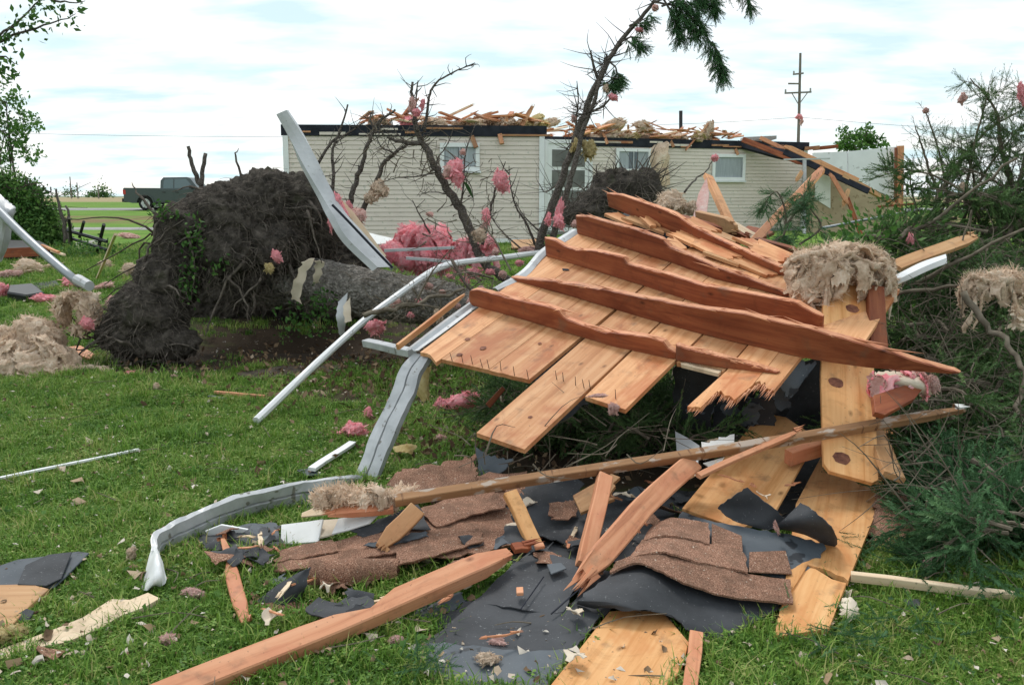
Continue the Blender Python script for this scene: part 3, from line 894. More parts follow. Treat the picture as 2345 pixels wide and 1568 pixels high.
a = Acc(); wbox(a, WR, s1 - .1, s1 - .04, z0 + .95, z0 + 1.06, .061, .12); a.put('handle', M_BLACK, door)

# lumber and insulation heaped on the torn wall tops
TOPZ = 3.07
TN = {'brown': W_HOUSE, 'golden': W_SHEATH, 'reddish': W_BEAM, 'pale': W_PALE}
def on_house(x, depth):
    w = WL if x < 1240 else WR
    p = wall_pt(w, x, 300); xx, n = wall_axes(w)
    return np.array([p[0], p[1], 0]) - n * depth
def where(x): return 'left of the forked limb' if x < 930 else 'above the first window' if x < 1120 else 'between first window and door' if x < 1250 else 'above the door' if x < 1380 else 'above the second window' if x < 1520 else 'above the third window'
CL = 'splintered roof lumber on the house wall top %s, %s'
for i in range(170):
    x = R.choice((R.uniform(810, 1240), R.uniform(1255, 1700), R.uniform(1320, 1720)))
    c = on_house(x, R.uniform(-.04, 1.0))
    L = R.uniform(.2, .75) if R.random() < .8 else R.uniform(.8, 1.4); an = R.gauss(0, .9); el = R.gauss(.05, .22)
    d = np.array([math.cos(an) * math.cos(el), math.sin(an) * math.cos(el), math.sin(el)]) * L / 2
    tone = R.choice(('brown', 'brown', 'golden', 'reddish', 'pale'))
    z = TOPZ + .05 + abs(d[2]) + R.uniform(0, .24) * (1.2 if x > 1255 else .8)
    c[2] = z
    beam('splintered_board', c - d, c + d, R.uniform(.04, .16), R.uniform(.02, .05), R.choice((W_HOUSE, W_HOUSE, W_SHEATH, W_RAFT, W_BEAM, W_PALE)) if tone is None else TN[tone], split0=.12 if R.random() < .6 else 0, split1=.15 if R.random() < .6 else 0, up=(0, R.uniform(-.6, .6), 1), seed=i,
         label=CL % (where(x), tone), cat='board', group='broken roof lumber on the house')
for (x0, y0, d0), (x1, y1, d1), w, h, lab in (
        ((1195, 288, .2), (1222, 238, .3), .1, .04, 'jagged split stud sticking up from the wall top beside the bare forked limb'),
        ((1157, 290, .1), (1163, 262, .1), .09, .04, 'short upright stub of lumber on the house wall top'),
        ((1620, 325, .1), (1635, 272, .2), .09, .05, 'upright broken post above the third house window'),
        ((1570, 345, -.15), (1625, 280, .1), .05, .03, 'thin leaning lath hanging from the wall top by the third window'),
        ((1150, 330, -.15), (1140, 292, .05), .1, .05, 'short board end hanging over the dark fascia, near the first window'),
        ((1091, 338, -.15), (1073, 295, .05), .1, .05, 'board end hanging over the fascia above the first window'),
        ((1391, 330, -.1), (1380, 300, .05), .08, .04, 'board end hanging over the fascia left of the second window'),
        ((1543, 337, -.1), (1526, 306, .05), .09, .04, 'board end hanging over the fascia right of the second window'),
        ((1690, 355, -.1), (1678, 325, .05), .08, .04, 'board end hanging down over the corner of the third window')):
    P0 = on_house(x0, d0); P1 = on_house(x1, d1)
    beam('broken_stud', D(x0, y0, P0[1]), D(x1, y1, P1[1]), w, h, W_HOUSE, split1=.12, up=(0, -1, .2), label=lab, cat='board')
pipe = put('vent_pipe', *tubev([D(1559, 298, 28.5), D(1559, 254, 28.5)], .055, .055, 10, 2), M_BLACK, label='black vent pipe standing up above the house wall top', cat='pipe')

tan_m = [fluff_mesh('tan_wad', 40 + i, M_TAN) for i in range(4)]
yel_m = [fluff_mesh('yellow_wad', 60 + i, M_YEL) for i in range(2)]
pink_m = [fluff_mesh('pink_wad', 50 + i, M_PINK) for i in range(4)]
pale_m = [fluff_mesh('pale_wad', 70 + i, M_PINKL) for i in range(3)]
KIN = {'t': tan_m, 'y': yel_m, 'p': pink_m, 'f': pale_m}
def wad(kind, c, r, label, name='insulation_clump', group=None, rot=None, i=[0]):
    i[0] += 1
    me = KIN[kind][i[0] % len(KIN[kind])]
    r = np.asarray(r, float) * np.ones(3)
    rx = rot if rot is not None else (R.uniform(-.4, .4), R.uniform(-.4, .4), R.uniform(0, 6))
    M4 = Matrix.Translation([float(v) for v in c]) @ Matrix.Rotation(rx[2], 4, 'Z') @ Matrix.Rotation(rx[1], 4, 'Y') @ Matrix.Rotation(rx[0], 4, 'X') @ Matrix.Diagonal((*[float(v) for v in r], 1))
    return link(name, me, None, M4, label=label, cat='insulation', group=group)
def wad_px(kind, x, y, Y, hw, hh, label, **k):
    c = D(x, y, Y); s = Y / F
    return wad(kind, c, (hw * s, min(hw, hh) * s * .9, hh * s), label, rot=k.pop('rot', (0, R.uniform(-.3, .3), R.uniform(-.3, .3))), **k)
for i in range(56):
    x = R.choice((R.uniform(850, 1235), R.uniform(1330, 1680), R.uniform(1340, 1640)))
    c = on_house(x, R.uniform(.05, .8)); r = R.uniform(.10, .26)
    c[2] = TOPZ + r * .45
    wad('ty'[R.random() < .2], c, (r * 1.9, r, r * .62), 'torn insulation among the lumber on the house wall top ' + where(x), group='insulation on the house')
for x, y, hw, hh, k, lab in ((932, 278, 22, 14, 'p', 'pink insulation clump on the wall top left of the forked limb'), (1405, 286, 34, 12, 't', 'tall tan insulation heap on the wall above the second window'), (1476, 294, 32, 15, 't', 'tan insulation heap on the wall top right of the second window'),
                             (1001, 283, 28, 11, 't', 'tan insulation heap on the wall top above the first window'), (1622, 304, 16, 24, 't', 'tan insulation hanging at the upright broken post'), (1255, 283, 32, 10, 't', 'tan insulation heap on the wall top above the door')):
    P0 = on_house(x, .2); wad_px(k, x, y, P0[1], hw, hh, lab)
# tan blanket hanging down the wall beside the second window
P0 = on_house(1510, -.12)[1]
sheet('insulation_blanket', [[D(1478, 325, P0 + .2), D(1486, 345, P0 - .05), D(1492, 400, P0 - .1)], [D(1505, 318, P0 + .2), D(1512, 350, P0 - .2), D(1510, 430, P0 - .25)], [D(1530, 322, P0 + .2), D(1532, 350, P0), D(1534, 425, P0)]], .06, M_TAN, rough=.09, edge=.04, seed=5,
      label='tan insulation blanket hanging down the siding beside the second window', cat='insulation')

# collapsed far end of the house
Yc = 27.2
slab('collapsed_wall', [D(1845, 372, Yc), D(1900, 392, Yc), D(2052, 468, Yc), D(2060, 520, Yc - .3), D(1850, 560, Yc - .6)], .12, M_TANW, label='tan inside face of the collapsed end wall under the fallen roof edge', cat='wall')
slab('plaster_patch', [D(1868, 398, Yc - .3), D(1902, 404, Yc - .3), D(1902, 478, Yc - .3), D(1866, 455, Yc - .3)], .03, M_GYP, label='grey plaster board patch on the tan collapsed wall', cat='board')
bw = thing('partition_wall', 'pale interior wall left standing beyond the collapsed roof edge', 'wall', D(1960, 455, 31))
slab('wall_board', [D(1862, 350, 31), D(1940, 347, 31), D(1942, 470, 31), D(1862, 470, 31)], .1, M_WALLW, bw)
slab('wall_board', [D(1942, 347, 31), D(2052, 336, 31), D(2052, 480, 31), D(1944, 470, 31)], .1, M_WALLW, bw)
beam('stud', D(2062, 334, 30.7), D(2059, 490, 30.7), .22, .12, W_BEAM, bw, up=(0, 1, 0))
beam('stud', D(2052, 338, 30.6), D(2050, 480, 30.6), .06, .12, W_RAFT, bw, up=(0, 1, 0))
rake = thing('roof_edge', 'fallen slanting roof edge with black felt and split lumber at the far end', 'roof', D(1880, 400, 26.6))
slab('roofing_felt', [D(1690, 322, 27.6), D(1790, 338, 27.2), D(1850, 356, 27), D(1848, 372, 26.8), D(1780, 358, 27), D(1700, 338, 27.4)], .08, M_DARKP, rake)
beam('rake_board', D(1790, 332, 27.1), D(1965, 415, 26.5), .16, .1, W_SHEATH, rake, up=(0, -1, .4), split0=.2)
beam('rake_board', D(1930, 402, 26.55), D(2058, 472, 26.2), .14, .1, W_PLY, rake, up=(0, -1, .4), split1=.3)
beam('felt_edge', D(1795, 348, 26.9), D(1990, 438, 26.3), .18, .05, M_DARKP, rake, up=(0, -1, .4))
beam('rafter', D(1700, 320, 27.2), D(1850, 378, 26.7), .16, .05, W_RAFT, rake, up=(0, -1, .2), split1=.2)
beam('rafter', D(1740, 316, 27.5), D(1835, 360, 27.3), .12, .05, W_BEAM, rake, up=(0, -1, .2), split1=.2)
for (a0, a1, w, m, lab) in (((1888, 382), (1838, 440), .22, W_SHEATH, 'broad snapped plank hanging from the slanting roof edge'),
                            ((1899, 395), (1945, 470), .12, W_BEAM, 'long thin lath hanging below the slanting roof edge, upper length'),
                            ((1935, 440), (1975, 545), .11, W_RAFT, 'reddish lath standing against the tan collapsed wall'),
                            ((1838, 390), (1822, 418), .12, W_PLY, 'short board stub hanging by the grey downspout post'),
                            ((1944, 430), (1930, 475), .12, W_PLY, 'short brown board against the tan collapsed wall')):
    beam('hanging_plank', D(*a0, 26.3), D(*a1, 25.9), w, .05, m, up=(0, -1, 0), split1=.15, split0=.1, label=lab, cat='board')
beam('downspout_post', D(1842, 366, 26.6), D(1842, 560, 26.0), .09, .08, M_FASCIA, up=(0, -1, 0), label='grey metal post at the far corner of the ivory siding', cat='post')
beam('metal_flashing', D(1795, 366, 26.2), D(1900, 363, 26.2), .08, .04, M_FASCIA, up=(0, 0, 1), label='short pale metal strip lying across the grey corner post', cat='flashing')
beam('red_board', D(2010, 474, 25.5), D(2098, 466, 25.2), .2, .06, W_RAFT, up=(0, 0, 1), label='red brown board end beyond the brush at the far wall', cat='board')
for i, (x, y, hw, hh) in enumerate(((1735, 316, 40, 8), (1850, 338, 18, 8), (1890, 336, 20, 7))):
    c = D(x, y, 28.6); s = 28.6 / F
    slab('roof_scrap', [c + np.array([-hw * s, -.5, 0]), c + np.array([hw * s * .8, -.5, .03]), c + np.array([hw * s, .6, .06]), c + np.array([-hw * s * .7, .6, 0])], .1, (M_CONC, W_HOUSE, W_RAFT)[i], label=('grey shingle scrap on top of the far end of the house', 'small brown roof scrap left of the pale interior wall', 'low reddish roof scrap on the pale interior wall')[i], cat='scrap')
# ------------------------------------------------------------------ foliage and branch builders
def sprig_template(nn=34, L=.11, nl=.019, w=.0019, rg=np.random.default_rng(3)):
    V, T = [], []
    def tri(a, b, c):
        k = len(V); V.extend([a, b, c]); T.append([k, k + 1, k + 2])
    tri((0, -.0012, 0), (0, .0012, 0), (L, 0, 0)); tri((0, 0, -.0012), (0, 0, .0012), (L, 0, 0))
    for i in range(nn):
        x = L * (i + .5) / nn; an = rg.uniform(0, 2 * math.pi)
        u = np.array([0, math.cos(an), math.sin(an)]); d = unit(np.array([.75, 0, 0]) + u * .8)
        l = nl * rg.uniform(.8, 1.15) * (1 - .35 * x / L)
        s = np.cross(d, (1, .2, .1)); s = unit(s) * w
        p = np.array([x, 0, 0])
        tri(p - s, p + s, p + d * l)
    return np.array(V), np.array(T)
SPRIG = sprig_template()
SPRIGL = sprig_template(22, .13, .030)
SPRIGW = sprig_template(34, .12, .019, .0033)
def sprigs(name, P, Dr, mat, parent=None, scale=1.0, tmpl=None, tint=None, seed=1, **k):
    rg = np.random.default_rng(seed)
    P = np.asarray(P); Dr = np.asarray(Dr); n = len(P)
    tv, tt = tmpl or SPRIG
    x = Dr / (np.linalg.norm(Dr, axis=1, keepdims=True) + 1e-9)
    r = rg.normal(0, 1, (n, 3)); y = np.cross(x, r); y /= np.linalg.norm(y, axis=1, keepdims=True) + 1e-9; z = np.cross(x, y)
    s = (scale * rg.uniform(.7, 1.25, n))[:, None, None]
    V = (tv[None, :, 0:1] * x[:, None] + tv[None, :, 1:2] * y[:, None] + tv[None, :, 2:3] * z[:, None]) * s + P[:, None]
    T = (tt[None] + (np.arange(n) * len(tv))[:, None, None]).reshape(-1, 3)
    tn = np.clip(rg.normal(.42, .24, n), 0, 1) if tint is None else np.clip(tint + rg.normal(0, .12, n), 0, 1)
    return put(name, V.reshape(-1, 3), T, mat, parent, tint=np.repeat(tn, len(tv)), **k)
def leaves(name, P, mat, parent=None, size=.07, seed=1, tint=None, droop=.0, **k):
    rg = np.random.default_rng(seed); P = np.asarray(P); n = len(P)
    q = np.array([[0, 0, 0], [.45, .28, .04], [1, 0, -.03], [.45, -.28, .04]])
    x = rg.normal(0, 1, (n, 3)); x[:, 2] -= droop; x /= np.linalg.norm(x, axis=1, keepdims=True)
    y = np.cross(x, rg.normal(0, 1, (n, 3)) + np.array([0, 0, .6])); y /= np.linalg.norm(y, axis=1, keepdims=True) + 1e-9; z = np.cross(x, y)
    s = (size * rg.uniform(.6, 1.4, n))[:, None, None]
    V = (q[None, :, 0:1] * x[:, None] + q[None, :, 1:2] * y[:, None] + q[None, :, 2:3] * z[:, None]) * s + P[:, None]
    o = np.arange(n)[:, None] * 4
    T = np.concatenate([o + [[0, 1, 2]], o + [[0, 2, 3]]])
    tn = np.clip(rg.normal(.45, .25, n), 0, 1) if tint is None else np.clip(tint + rg.normal(0, .15, n), 0, 1)
    return put(name, V.reshape(-1, 3), T, mat, parent, tint=np.repeat(tn, 4), **k)

def bough(P, r0, r1, rr, n_side=14, side_len=.45, droop=.3, sub_tw=5, spr=3, bare=.0, start=.15, acc=None):
    """a limb with side twigs; returns its tube shapes and where sprigs of needles sit"""
    acc = acc or Acc()
    V, Fs = tubev(P, r0, r1, 6, 5, wob=r0 * .15, rr=rr); acc.add(V, Fs)
    C = catmull(P, 5); T = np.gradient(C, axis=0)
    L = np.linalg.norm(np.diff(C, axis=0), axis=1).sum()
    SP, SD = [], []
    for k in range(n_side):
        t = start + (1 - start) * (k + rr.random()) / n_side
        f = t * (len(C) - 1); i = min(int(f), len(C) - 2); p = C[i] + (C[i + 1] - C[i]) * (f - i); d = unit(T[i])
        side = unit(np.cross(d, (0, 0, 1)) + 1e-6) * (1 if k % 2 else -1)
        dirv = unit(d * .75 + side * rr.uniform(.55, 1.1) + np.array([rr.gauss(0, .25), rr.gauss(0, .25), rr.gauss(-droop, .3)]))
        l = side_len * (1.15 - .75 * t) * rr.uniform(.6, 1.25)
        q1 = p + dirv * l * .55 + np.array([0, 0, -droop * l * .1]); q2 = p + dirv * l + np.array([rr.gauss(0, .06) * l, 0, -droop * l * .4])
        V, Fs = tubev([p, q1, q2], max(.0022, r0 * .22 * (1.2 - t)), .0012, 4, 3, rr=rr); acc.add(V, Fs)
        isbare = rr.random() < bare
        for m in range(sub_tw):
            u = .15 + .85 * (m + rr.random()) / sub_tw
            b = p + (q2 - p) * u if u > .6 else p + (q1 - p) * (u / .6)
            sd = unit(dirv * .8 + unit(np.cross(dirv, (rr.gauss(0, 1), rr.gauss(0, 1), rr.gauss(0, 1)))) * .8 + np.array([0, 0, -droop * .4]))
            sl = l * rr.uniform(.22, .42)
            V, Fs = tubev([b, b + sd * sl], .0018, .0010, 3, 1, rr=rr); acc.add(V, Fs)
            if isbare: continue
            for w in range(spr):
                SP.append(b + sd * sl * (w / spr)); SD.append(sd + np.array([rr.gauss(0, .25), rr.gauss(0, .25), rr.gauss(0, .25)]))
            SP.append(b + sd * sl * .9); SD.append(sd)
    return acc, SP, SD

# ------------------------------------------------------------------ sky line: wires, pole, far trees
pole = thing('utility_pole', 'tall wooden utility pole with cross arms rising behind the house', 'utility pole', (D(1828, 330, 60)[0], 60, float(gz(19, 60))))
pb = D(1828, 330, 60); pt = D(1833, 122, 60)
put('pole_shaft', *tubev([np.array([pb[0], 60, float(gz(pb[0], 60))]), pb, pt], .13, .075, 9, 3), M_POLE, pole)
for x0, y0, x1, y1 in ((1797, 214, 1858, 211), (1805, 192, 1833, 192), (1816, 171, 1840, 168)):
    beam('cross_arm', D(x0, y0, 59.75), D(x1, y1, 59.75), .09, .10, M_POLE, pole)
for x, y in ((1799, 210), (1856, 207), (1818, 168)):
    put('insulator', *tubev([D(x, y + 4, 59.75), D(x, y - 5, 59.75)], .06, .05, 7, 1), M_CONC, pole)
for s in (-1, 1):
    put('brace', *tubev([D(1831 + s * 18, 213, 59.7), D(1829, 240, 59.8)], .03, .03, 5, 1), M_POLE, pole)
wad_px('p', 1830, 267, 59.5, 9, 7, 'pink insulation caught on the utility pole')
wad_px('f', 1836, 279, 59.5, 4, 8, 'faded pink insulation scrap hanging from the utility pole')
for (pts, lab) in (([(1832, 269), (1640, 281), (1400, 290)], 'thin power line running left from the utility pole'), ([(1832, 269), (2100, 290), (2420, 300)], 'thin power line running right from the utility pole'), ([(-120, 302), (300, 311), (660, 314)], 'thin power line far away across the pale sky at the left')):
    put('power_line', *tubev([D(x, y, 59.8) for x, y in pts], .012, .012, 4, 6), M_BLACK, label=lab, cat='wire')

def leafy_tree(name, lab, base, centres, n, size, mat, seed, tr=.08, limbs=8, cat='tree', tint=None):
    rr = random.Random(seed); rg = np.random.default_rng(seed)
    t = thing(name, lab, cat, base)
    allc = np.array([c for c, r in centres]); top = allc[:, 2].max()
    cc = allc.mean(0)
    put('trunk', *tubev([np.array(base) - (0, 0, .1), np.array([(base[0] + cc[0]) / 2 + .05, (base[1] + cc[1]) / 2, (base[2] + cc[2]) / 2]), np.array([cc[0], cc[1], top])], tr, tr * .2, 8, 4, wob=.01), M_BARK, t, smooth=True)
    for c, r in centres:
        st = np.array([cc[0], cc[1], base[2] + (cc[2] - base[2]) * rr.uniform(.5, 1.0)]); c = np.asarray(c)
        a = Acc(); V, Fs = tubev([st, (st + c) / 2 + np.array([0, 0, .1]), c], tr * .35, tr * .1, 5, 3, wob=.01); a.add(V, Fs)
        for _ in range(limbs):
            d = rg.normal(0, 1, 3); d = unit(d) * np.asarray(r) * rr.uniform(.6, 1.0)
            V, Fs = tubev([c, c + d * .5 + rg.normal(0, .03, 3), c + d], tr * .12, .004, 4, 2); a.add(V, Fs)
        a.put('branch', M_BARK, t)
    P = []; tn = []
    for c, r in centres:
        m = int(n * np.prod(np.asarray(r) * np.ones(3)) ** (2 / 3) / sum(np.prod(np.asarray(q) * np.ones(3)) ** (2 / 3) for _, q in centres))
        k = max(3, m // 22)
        for _ in range(k):
            d = rg.normal(0, 1, 3); d /= np.linalg.norm(d); d *= rg.uniform(.25, 1.0) ** .6
            cl = np.asarray(c) + d * r; q = cl + rg.normal(0, .13, (22, 3)) * (np.asarray(r) * np.ones(3)).mean() * 1.1
            P.append(q); tn.append(np.full(22, np.clip(rg.normal(.45, .22), 0, 1)))
    leaves('crown', np.concatenate(P), mat, t, size, seed, np.concatenate(tn), kind='stuff')
    return t
def at(x, y, Y): return D(x, y, Y)
leafy_tree('round_tree', 'small bright green tree showing above the pale interior wall', (D(1970, 340, 48)[0], 48, .64), [(at(1945, 318, 48), (.75, .7, .65)), (at(1985, 306, 48), (.75, .7, .7)), (at(1965, 335, 48), (1.0, .9, .6)), (at(2012, 328, 48), (.6, .6, .4)), (at(1930, 338, 48), (.45, .5, .5))], 1500, .19, M_LEAF, 5, .12)
leafy_tree('slender_tree', 'slender airy tree with fresh green leaves at the edge of the field', (D(35, 400, 24)[0], 24, .44), [(at(15, 235, 24), (.5, .5, .45)), (at(55, 280, 24), (.45, .5, .5)), (at(10, 300, 24), (.55, .5, .5)), (at(60, 340, 24), (.5, .5, .45)), (at(0, 360, 24), (.5, .5, .4)), (at(-40, 280, 24), (.7, .6, .8))], 2300, .10, M_LEAF, 8, .06)
# tree outside the frame whose branch tips reach into the top corner
tb = thing('overhanging_tree', 'leafy branch tips reaching in at the top left corner of the sky', 'tree', (-5.6, 8.6, 0))
put('trunk', *tubev([np.array([-5.6, 8.6, -.1]), np.array([-5.5, 8.5, 2]), np.array([-5.3, 8.4, 4.6])], .13, .05, 8, 4), M_BARK, tb, smooth=True)
lp = []
for pts in ([(-200, 260), (-60, 130), (30, 60), (80, 10), (120, -30)], [(-200, 260), (-60, 130), (60, 70), (130, 50), (175, 35)], [(-200, 260), (-80, 160), (0, 130), (40, 150)], [(-200, 260), (-90, 150), (0, 90), (60, 30)], [(60, -60), (110, -5), (150, 5), (195, 3)], [(-200, 260), (-100, 200), (0, 160), (18, 155)]):
    P = [D(x, y, 8.4) for x, y in pts]
    put('branch', *tubev(P, .018, .003, 5, 4, wob=.006), M_BARK, tb)
    C = catmull(P, 6)
    for c in C[len(C) // 3:]:
        if R.random() < .62:
            lp += [c + np.array([R.gauss(0, .05), R.gauss(0, .05), R.gauss(-.02, .05)]) for _ in range(R.randint(3, 9))]
leaves('crown', np.array(lp), M_LEAFD, tb, .062, 4, kind='stuff')
# tree line on the horizon
a = Acc(); rg = np.random.default_rng(4); P = []
for i in range(90):
    Y = rg.uniform(700, 900); x = D(rg.uniform(-300, 2800), 449, Y)[0]; h = rg.uniform(2, 5); r = rg.uniform(4, 11)
    P.append(rg.normal(0, 1, (70, 3)) * np.array([r * .5, 3, h * .28]) + np.array([x, Y, .65 + h * .55]))
for px, h, r in ((233, 9, 3.5), (212, 4, 3.5), (240, 5, 4), (165, 7, 4)):
    x = D(px, 449, 480)[0]; P.append(np.abs(rg.normal(0, 1, (160, 3))) * np.array([0, 0, h * .35]) + rg.normal(0, 1, (160, 3)) * np.array([r * .4, 2, .5]) + np.array([x, 480, 1.2]))
leaves('tree_line', np.concatenate(P), M_LEAFD, None, 1.3, 9, kind='stuff')
for px, py, h in ((160, 405, 1), (176, 418, 1), (224, 425, 1)):
    p = D(px, py, 300); b = np.array([p[0], 300, .6])
    put('far_pole', *tubev([b, p], .22, .16, 5, 1), M_POLE, label='thin distant pole on the flat horizon left of the pickup', cat='pole', group='distant poles on the horizon')

# ------------------------------------------------------------------ pickup
def pickup():
    Y = 54.0; sc = Y / F
    zg = float(gz(-20, Y)) + .03
    X0 = D(284, 470, Y)[0]
    t = thing('pickup_truck', 'dark grey pickup parked on the road beyond the uprooted tree', 'pickup', (X0 + 2.9, Y, zg))
    def ext(name, prof, y0, y1, m, par, taper=0.0):
        n = len(prof); zt = max(p[1] for p in prof)
        V = [[X0 + px, Y + y0 + (taper * max(0, pz - 1.1)), zg + pz] for px, pz in prof] + [[X0 + px, Y + y1 - (taper * max(0, pz - 1.1)), zg + pz] for px, pz in prof]
        Fs = [list(range(n))[::-1], [n + i for i in range(n)]] + [[i, (i + 1) % n, n + (i + 1) % n, n + i] for i in range(n)]
        return put(name, V, Fs, m, par)
    def arch(cx, r, n=9): return [(cx - r * math.cos(math.pi * i / n), .42 + r * math.sin(math.pi * i / n)) for i in range(n + 1)]
    body = [(0, .52), (.02, .85), (.0, 1.24), (.06, 1.30), (2.15, 1.28), (2.2, 1.18), (4.3, 1.22), (5.55, 1.12), (5.82, .95), (5.86, .5), (5.6, .42)] + arch(4.85, .47)[::-1] + [(4.2, .42)] + arch(1.25, .47)[::-1] + [(.5, .42)]
    ext('body', body, 0, 1.98, M_PAINT, t)
    cabp = [(2.17, 1.19), (2.18, 1.72), (2.34, 1.90), (3.7, 1.92), (3.9, 1.86), (4.42, 1.22)]
    ext('cab', cabp, .02, 1.96, M_PAINT, t, .18)
    for name, pr in (('side_window', [(2.34, 1.27), (2.36, 1.68), (2.44, 1.80), (2.92, 1.81), (2.92, 1.27)]), ('side_window', [(3.0, 1.27), (3.0, 1.81), (3.68, 1.82), (4.12, 1.29)])):
        V = [[X0 + px, Y + .02 + .18 * (pz - 1.1) - .008, zg + pz] for px, pz in pr] + [[X0 + px, Y + .02 + .18 * (pz - 1.1) + .02, zg + pz] for px, pz in pr]
        n = len(pr); put(name, V, [list(range(n))[::-1], [n + i for i in range(n)]] + [[i, (i + 1) % n, n + (i + 1) % n, n + i] for i in range(n)], M_CGLASS, t)
    for dx0, dx1 in ((2.22, 2.95), (2.98, 4.15)):
        dd = ext('door', [(dx0, .56), (dx0, 1.2), (dx1, 1.2), (dx1, .56)], -.012, .03, M_PAINT, t)
        ext('handle', [(dx0 + .08, 1.02), (dx0 + .08, 1.06), (dx0 + .28, 1.06), (dx0 + .28, 1.02)], -.05, -.015, M_BLACK, dd)
    ext('taillight', [(-.015, .92), (-.015, 1.18), (.14, 1.18), (.14, .92)], -.012, .22, M_RED, t)
    ext('rear_bumper', [(-.12, .48), (-.12, .68), (.1, .70), (.1, .46)], .05, 1.93, M_BLACK, t)
    ext('mirror', [(3.95, 1.25), (3.93, 1.45), (4.1, 1.45), (4.12, 1.25)], -.22, -.02, M_BLACK, t)
    ext('running_board', [(1.8, .40), (1.8, .48), (4.3, .48), (4.3, .40)], -.03, .1, M_BLACK, t)
    ext('headlight', [(5.6, .86), (5.55, 1.06), (5.72, 1.04), (5.83, .88)], -.01, .3, M_RIM, t)
    for cx in (1.25, 4.85):
        q = []
        for i in range(13):
            an = math.pi * i / 12
            q.append((cx - .55 * math.cos(an), .42 + .55 * math.sin(an)))
        for i in range(12, -1, -1):
            an = math.pi * i / 12
            q.append((cx - .475 * math.cos(an), .42 + .475 * math.sin(an)))
        ext('fender_flare', q, -.045, .02, M_PAINT, t)
    for cx in (1.25, 4.85):
        for yy in (.02, 1.72):
            w = thing('wheel', None, None, (X0 + cx, Y + yy + .12, zg + .4)); w.parent = t; w.matrix_basis = Matrix.Translation(Vector((X0 + cx, Y + yy + .12, zg + .4)) - t.location); PW[w.name] = Matrix.Translation((X0 + cx, Y + yy + .12, zg + .4))
            V = []; Fs = []; n = 26
            for rr_, dy in ((.27, 0), (.385, 0), (.41, .04), (.41, .22), (.385, .26), (.27, .26)):
                for i in range(n): V.append([X0 + cx + rr_ * math.cos(2 * math.pi * i / n), Y + yy + dy, zg + .405 + rr_ * math.sin(2 * math.pi * i / n)])
            for k in range(5):
                for i in range(n): Fs.append([k * n + i, k * n + (i + 1) % n, (k + 1) * n + (i + 1) % n, (k + 1) * n + i])
            put('tyre', V, Fs, M_TYRE, w, smooth=False)
            a = Acc()
            for k in range(6):
                an = k * math.pi / 3; d = np.array([math.cos(an), 0, math.sin(an)])
                a.add(boxv(np.array([X0 + cx, Y + yy + .025, zg + .405]) + d * .14, d * .13, (0, .015, 0), np.cross(d, (0, 1, 0)) * .05), BOXF)
            V, Fs = tubev([(X0 + cx, Y + yy + .01, zg + .405), (X0 + cx, Y + yy + .05, zg + .405)], .07, .07, 12, 1); a.add(V, Fs)
            V, Fs = tubev([(X0 + cx, Y + yy + .045, zg + .405), (X0 + cx, Y + yy + .12, zg + .405)], .272, .272, 26, 1); a.add(V, Fs)
            a.put('rim', M_RIM, w)
pickup()
# ------------------------------------------------------------------ left edge: overturned shed under vines, pole, railing
rg = np.random.default_rng(21)
mound = thing('vine_mound', 'big dark green mound of fallen leafy branches at the left edge', 'bush', D(50, 560, 19.5))
P = []; tn = []
def heapP(cx, cy, Y, rx, rz, ry, n, per=26):
    for _ in range(n):
        d = rg.normal(0, 1, 3); d /= np.linalg.norm(d); d[1] = -abs(d[1]); d *= rg.uniform(.7, 1.0)
        c = D(cx, cy, Y) + d * np.array([rx, ry, rz]); 
        P.append(c + rg.normal(0, .09, (per, 3))); tn.append(np.full(per, np.clip(rg.normal(.55, .25), 0, 1)))
heapP(10, 490, 19.6, 1.05, .95, .8, 170); heapP(75, 510, 19.4, .62, .75, .6, 120); heapP(115, 530, 19.2, .33, .5, .4, 60); heapP(40, 430, 19.7, .5, .35, .5, 50); heapP(90, 545, 19.1, .4, .22, .4, 36)
leaves('foliage', np.concatenate(P), M_LEAFD, mound, .085, 31, np.concatenate(tn), kind='stuff')
a = Acc()
for i in range(26):
    c = D(R.uniform(-20, 150), R.uniform(420, 545), 19.2); V, Fs = tubev([c, c + np.array([R.gauss(0, .25), -.1, R.gauss(.05, .2)]), c + np.array([R.gauss(0, .45), -.2, R.gauss(.05, .3)])], .015, .004, 4, 2); a.add(V, Fs)
a.put('branch', M_TWIGD, mound)
V, T = remesh([(D(5, 505, 19.8), (1.0, .6, .8)), (D(80, 520, 19.7), (.55, .4, .55)), (D(118, 540, 19.5), (.3, .3, .35))], .09)
put('inner_thicket', V + vnormals(V, T) * (fbm(V * 4, 3) * .12)[:, None], T, M_TWIGD, mound, smooth=True)
# rusty stems at the mound's right edge
for (x0, y0, x1, y1, lab) in ((150, 555, 128, 432, 'upright broken brown stem at the right edge of the green mound'), (160, 560, 152, 470, 'shorter dark stem beside the green mound')):
    tube('snapped_sapling', [D(x0, y0, 18.6), D((x0 + x1) / 2 + 4, (y0 + y1) / 2, 18.6), D(x1, y1, 18.6)], .05, .02, M_BARK, label=lab, cat='stem', wob=.015)
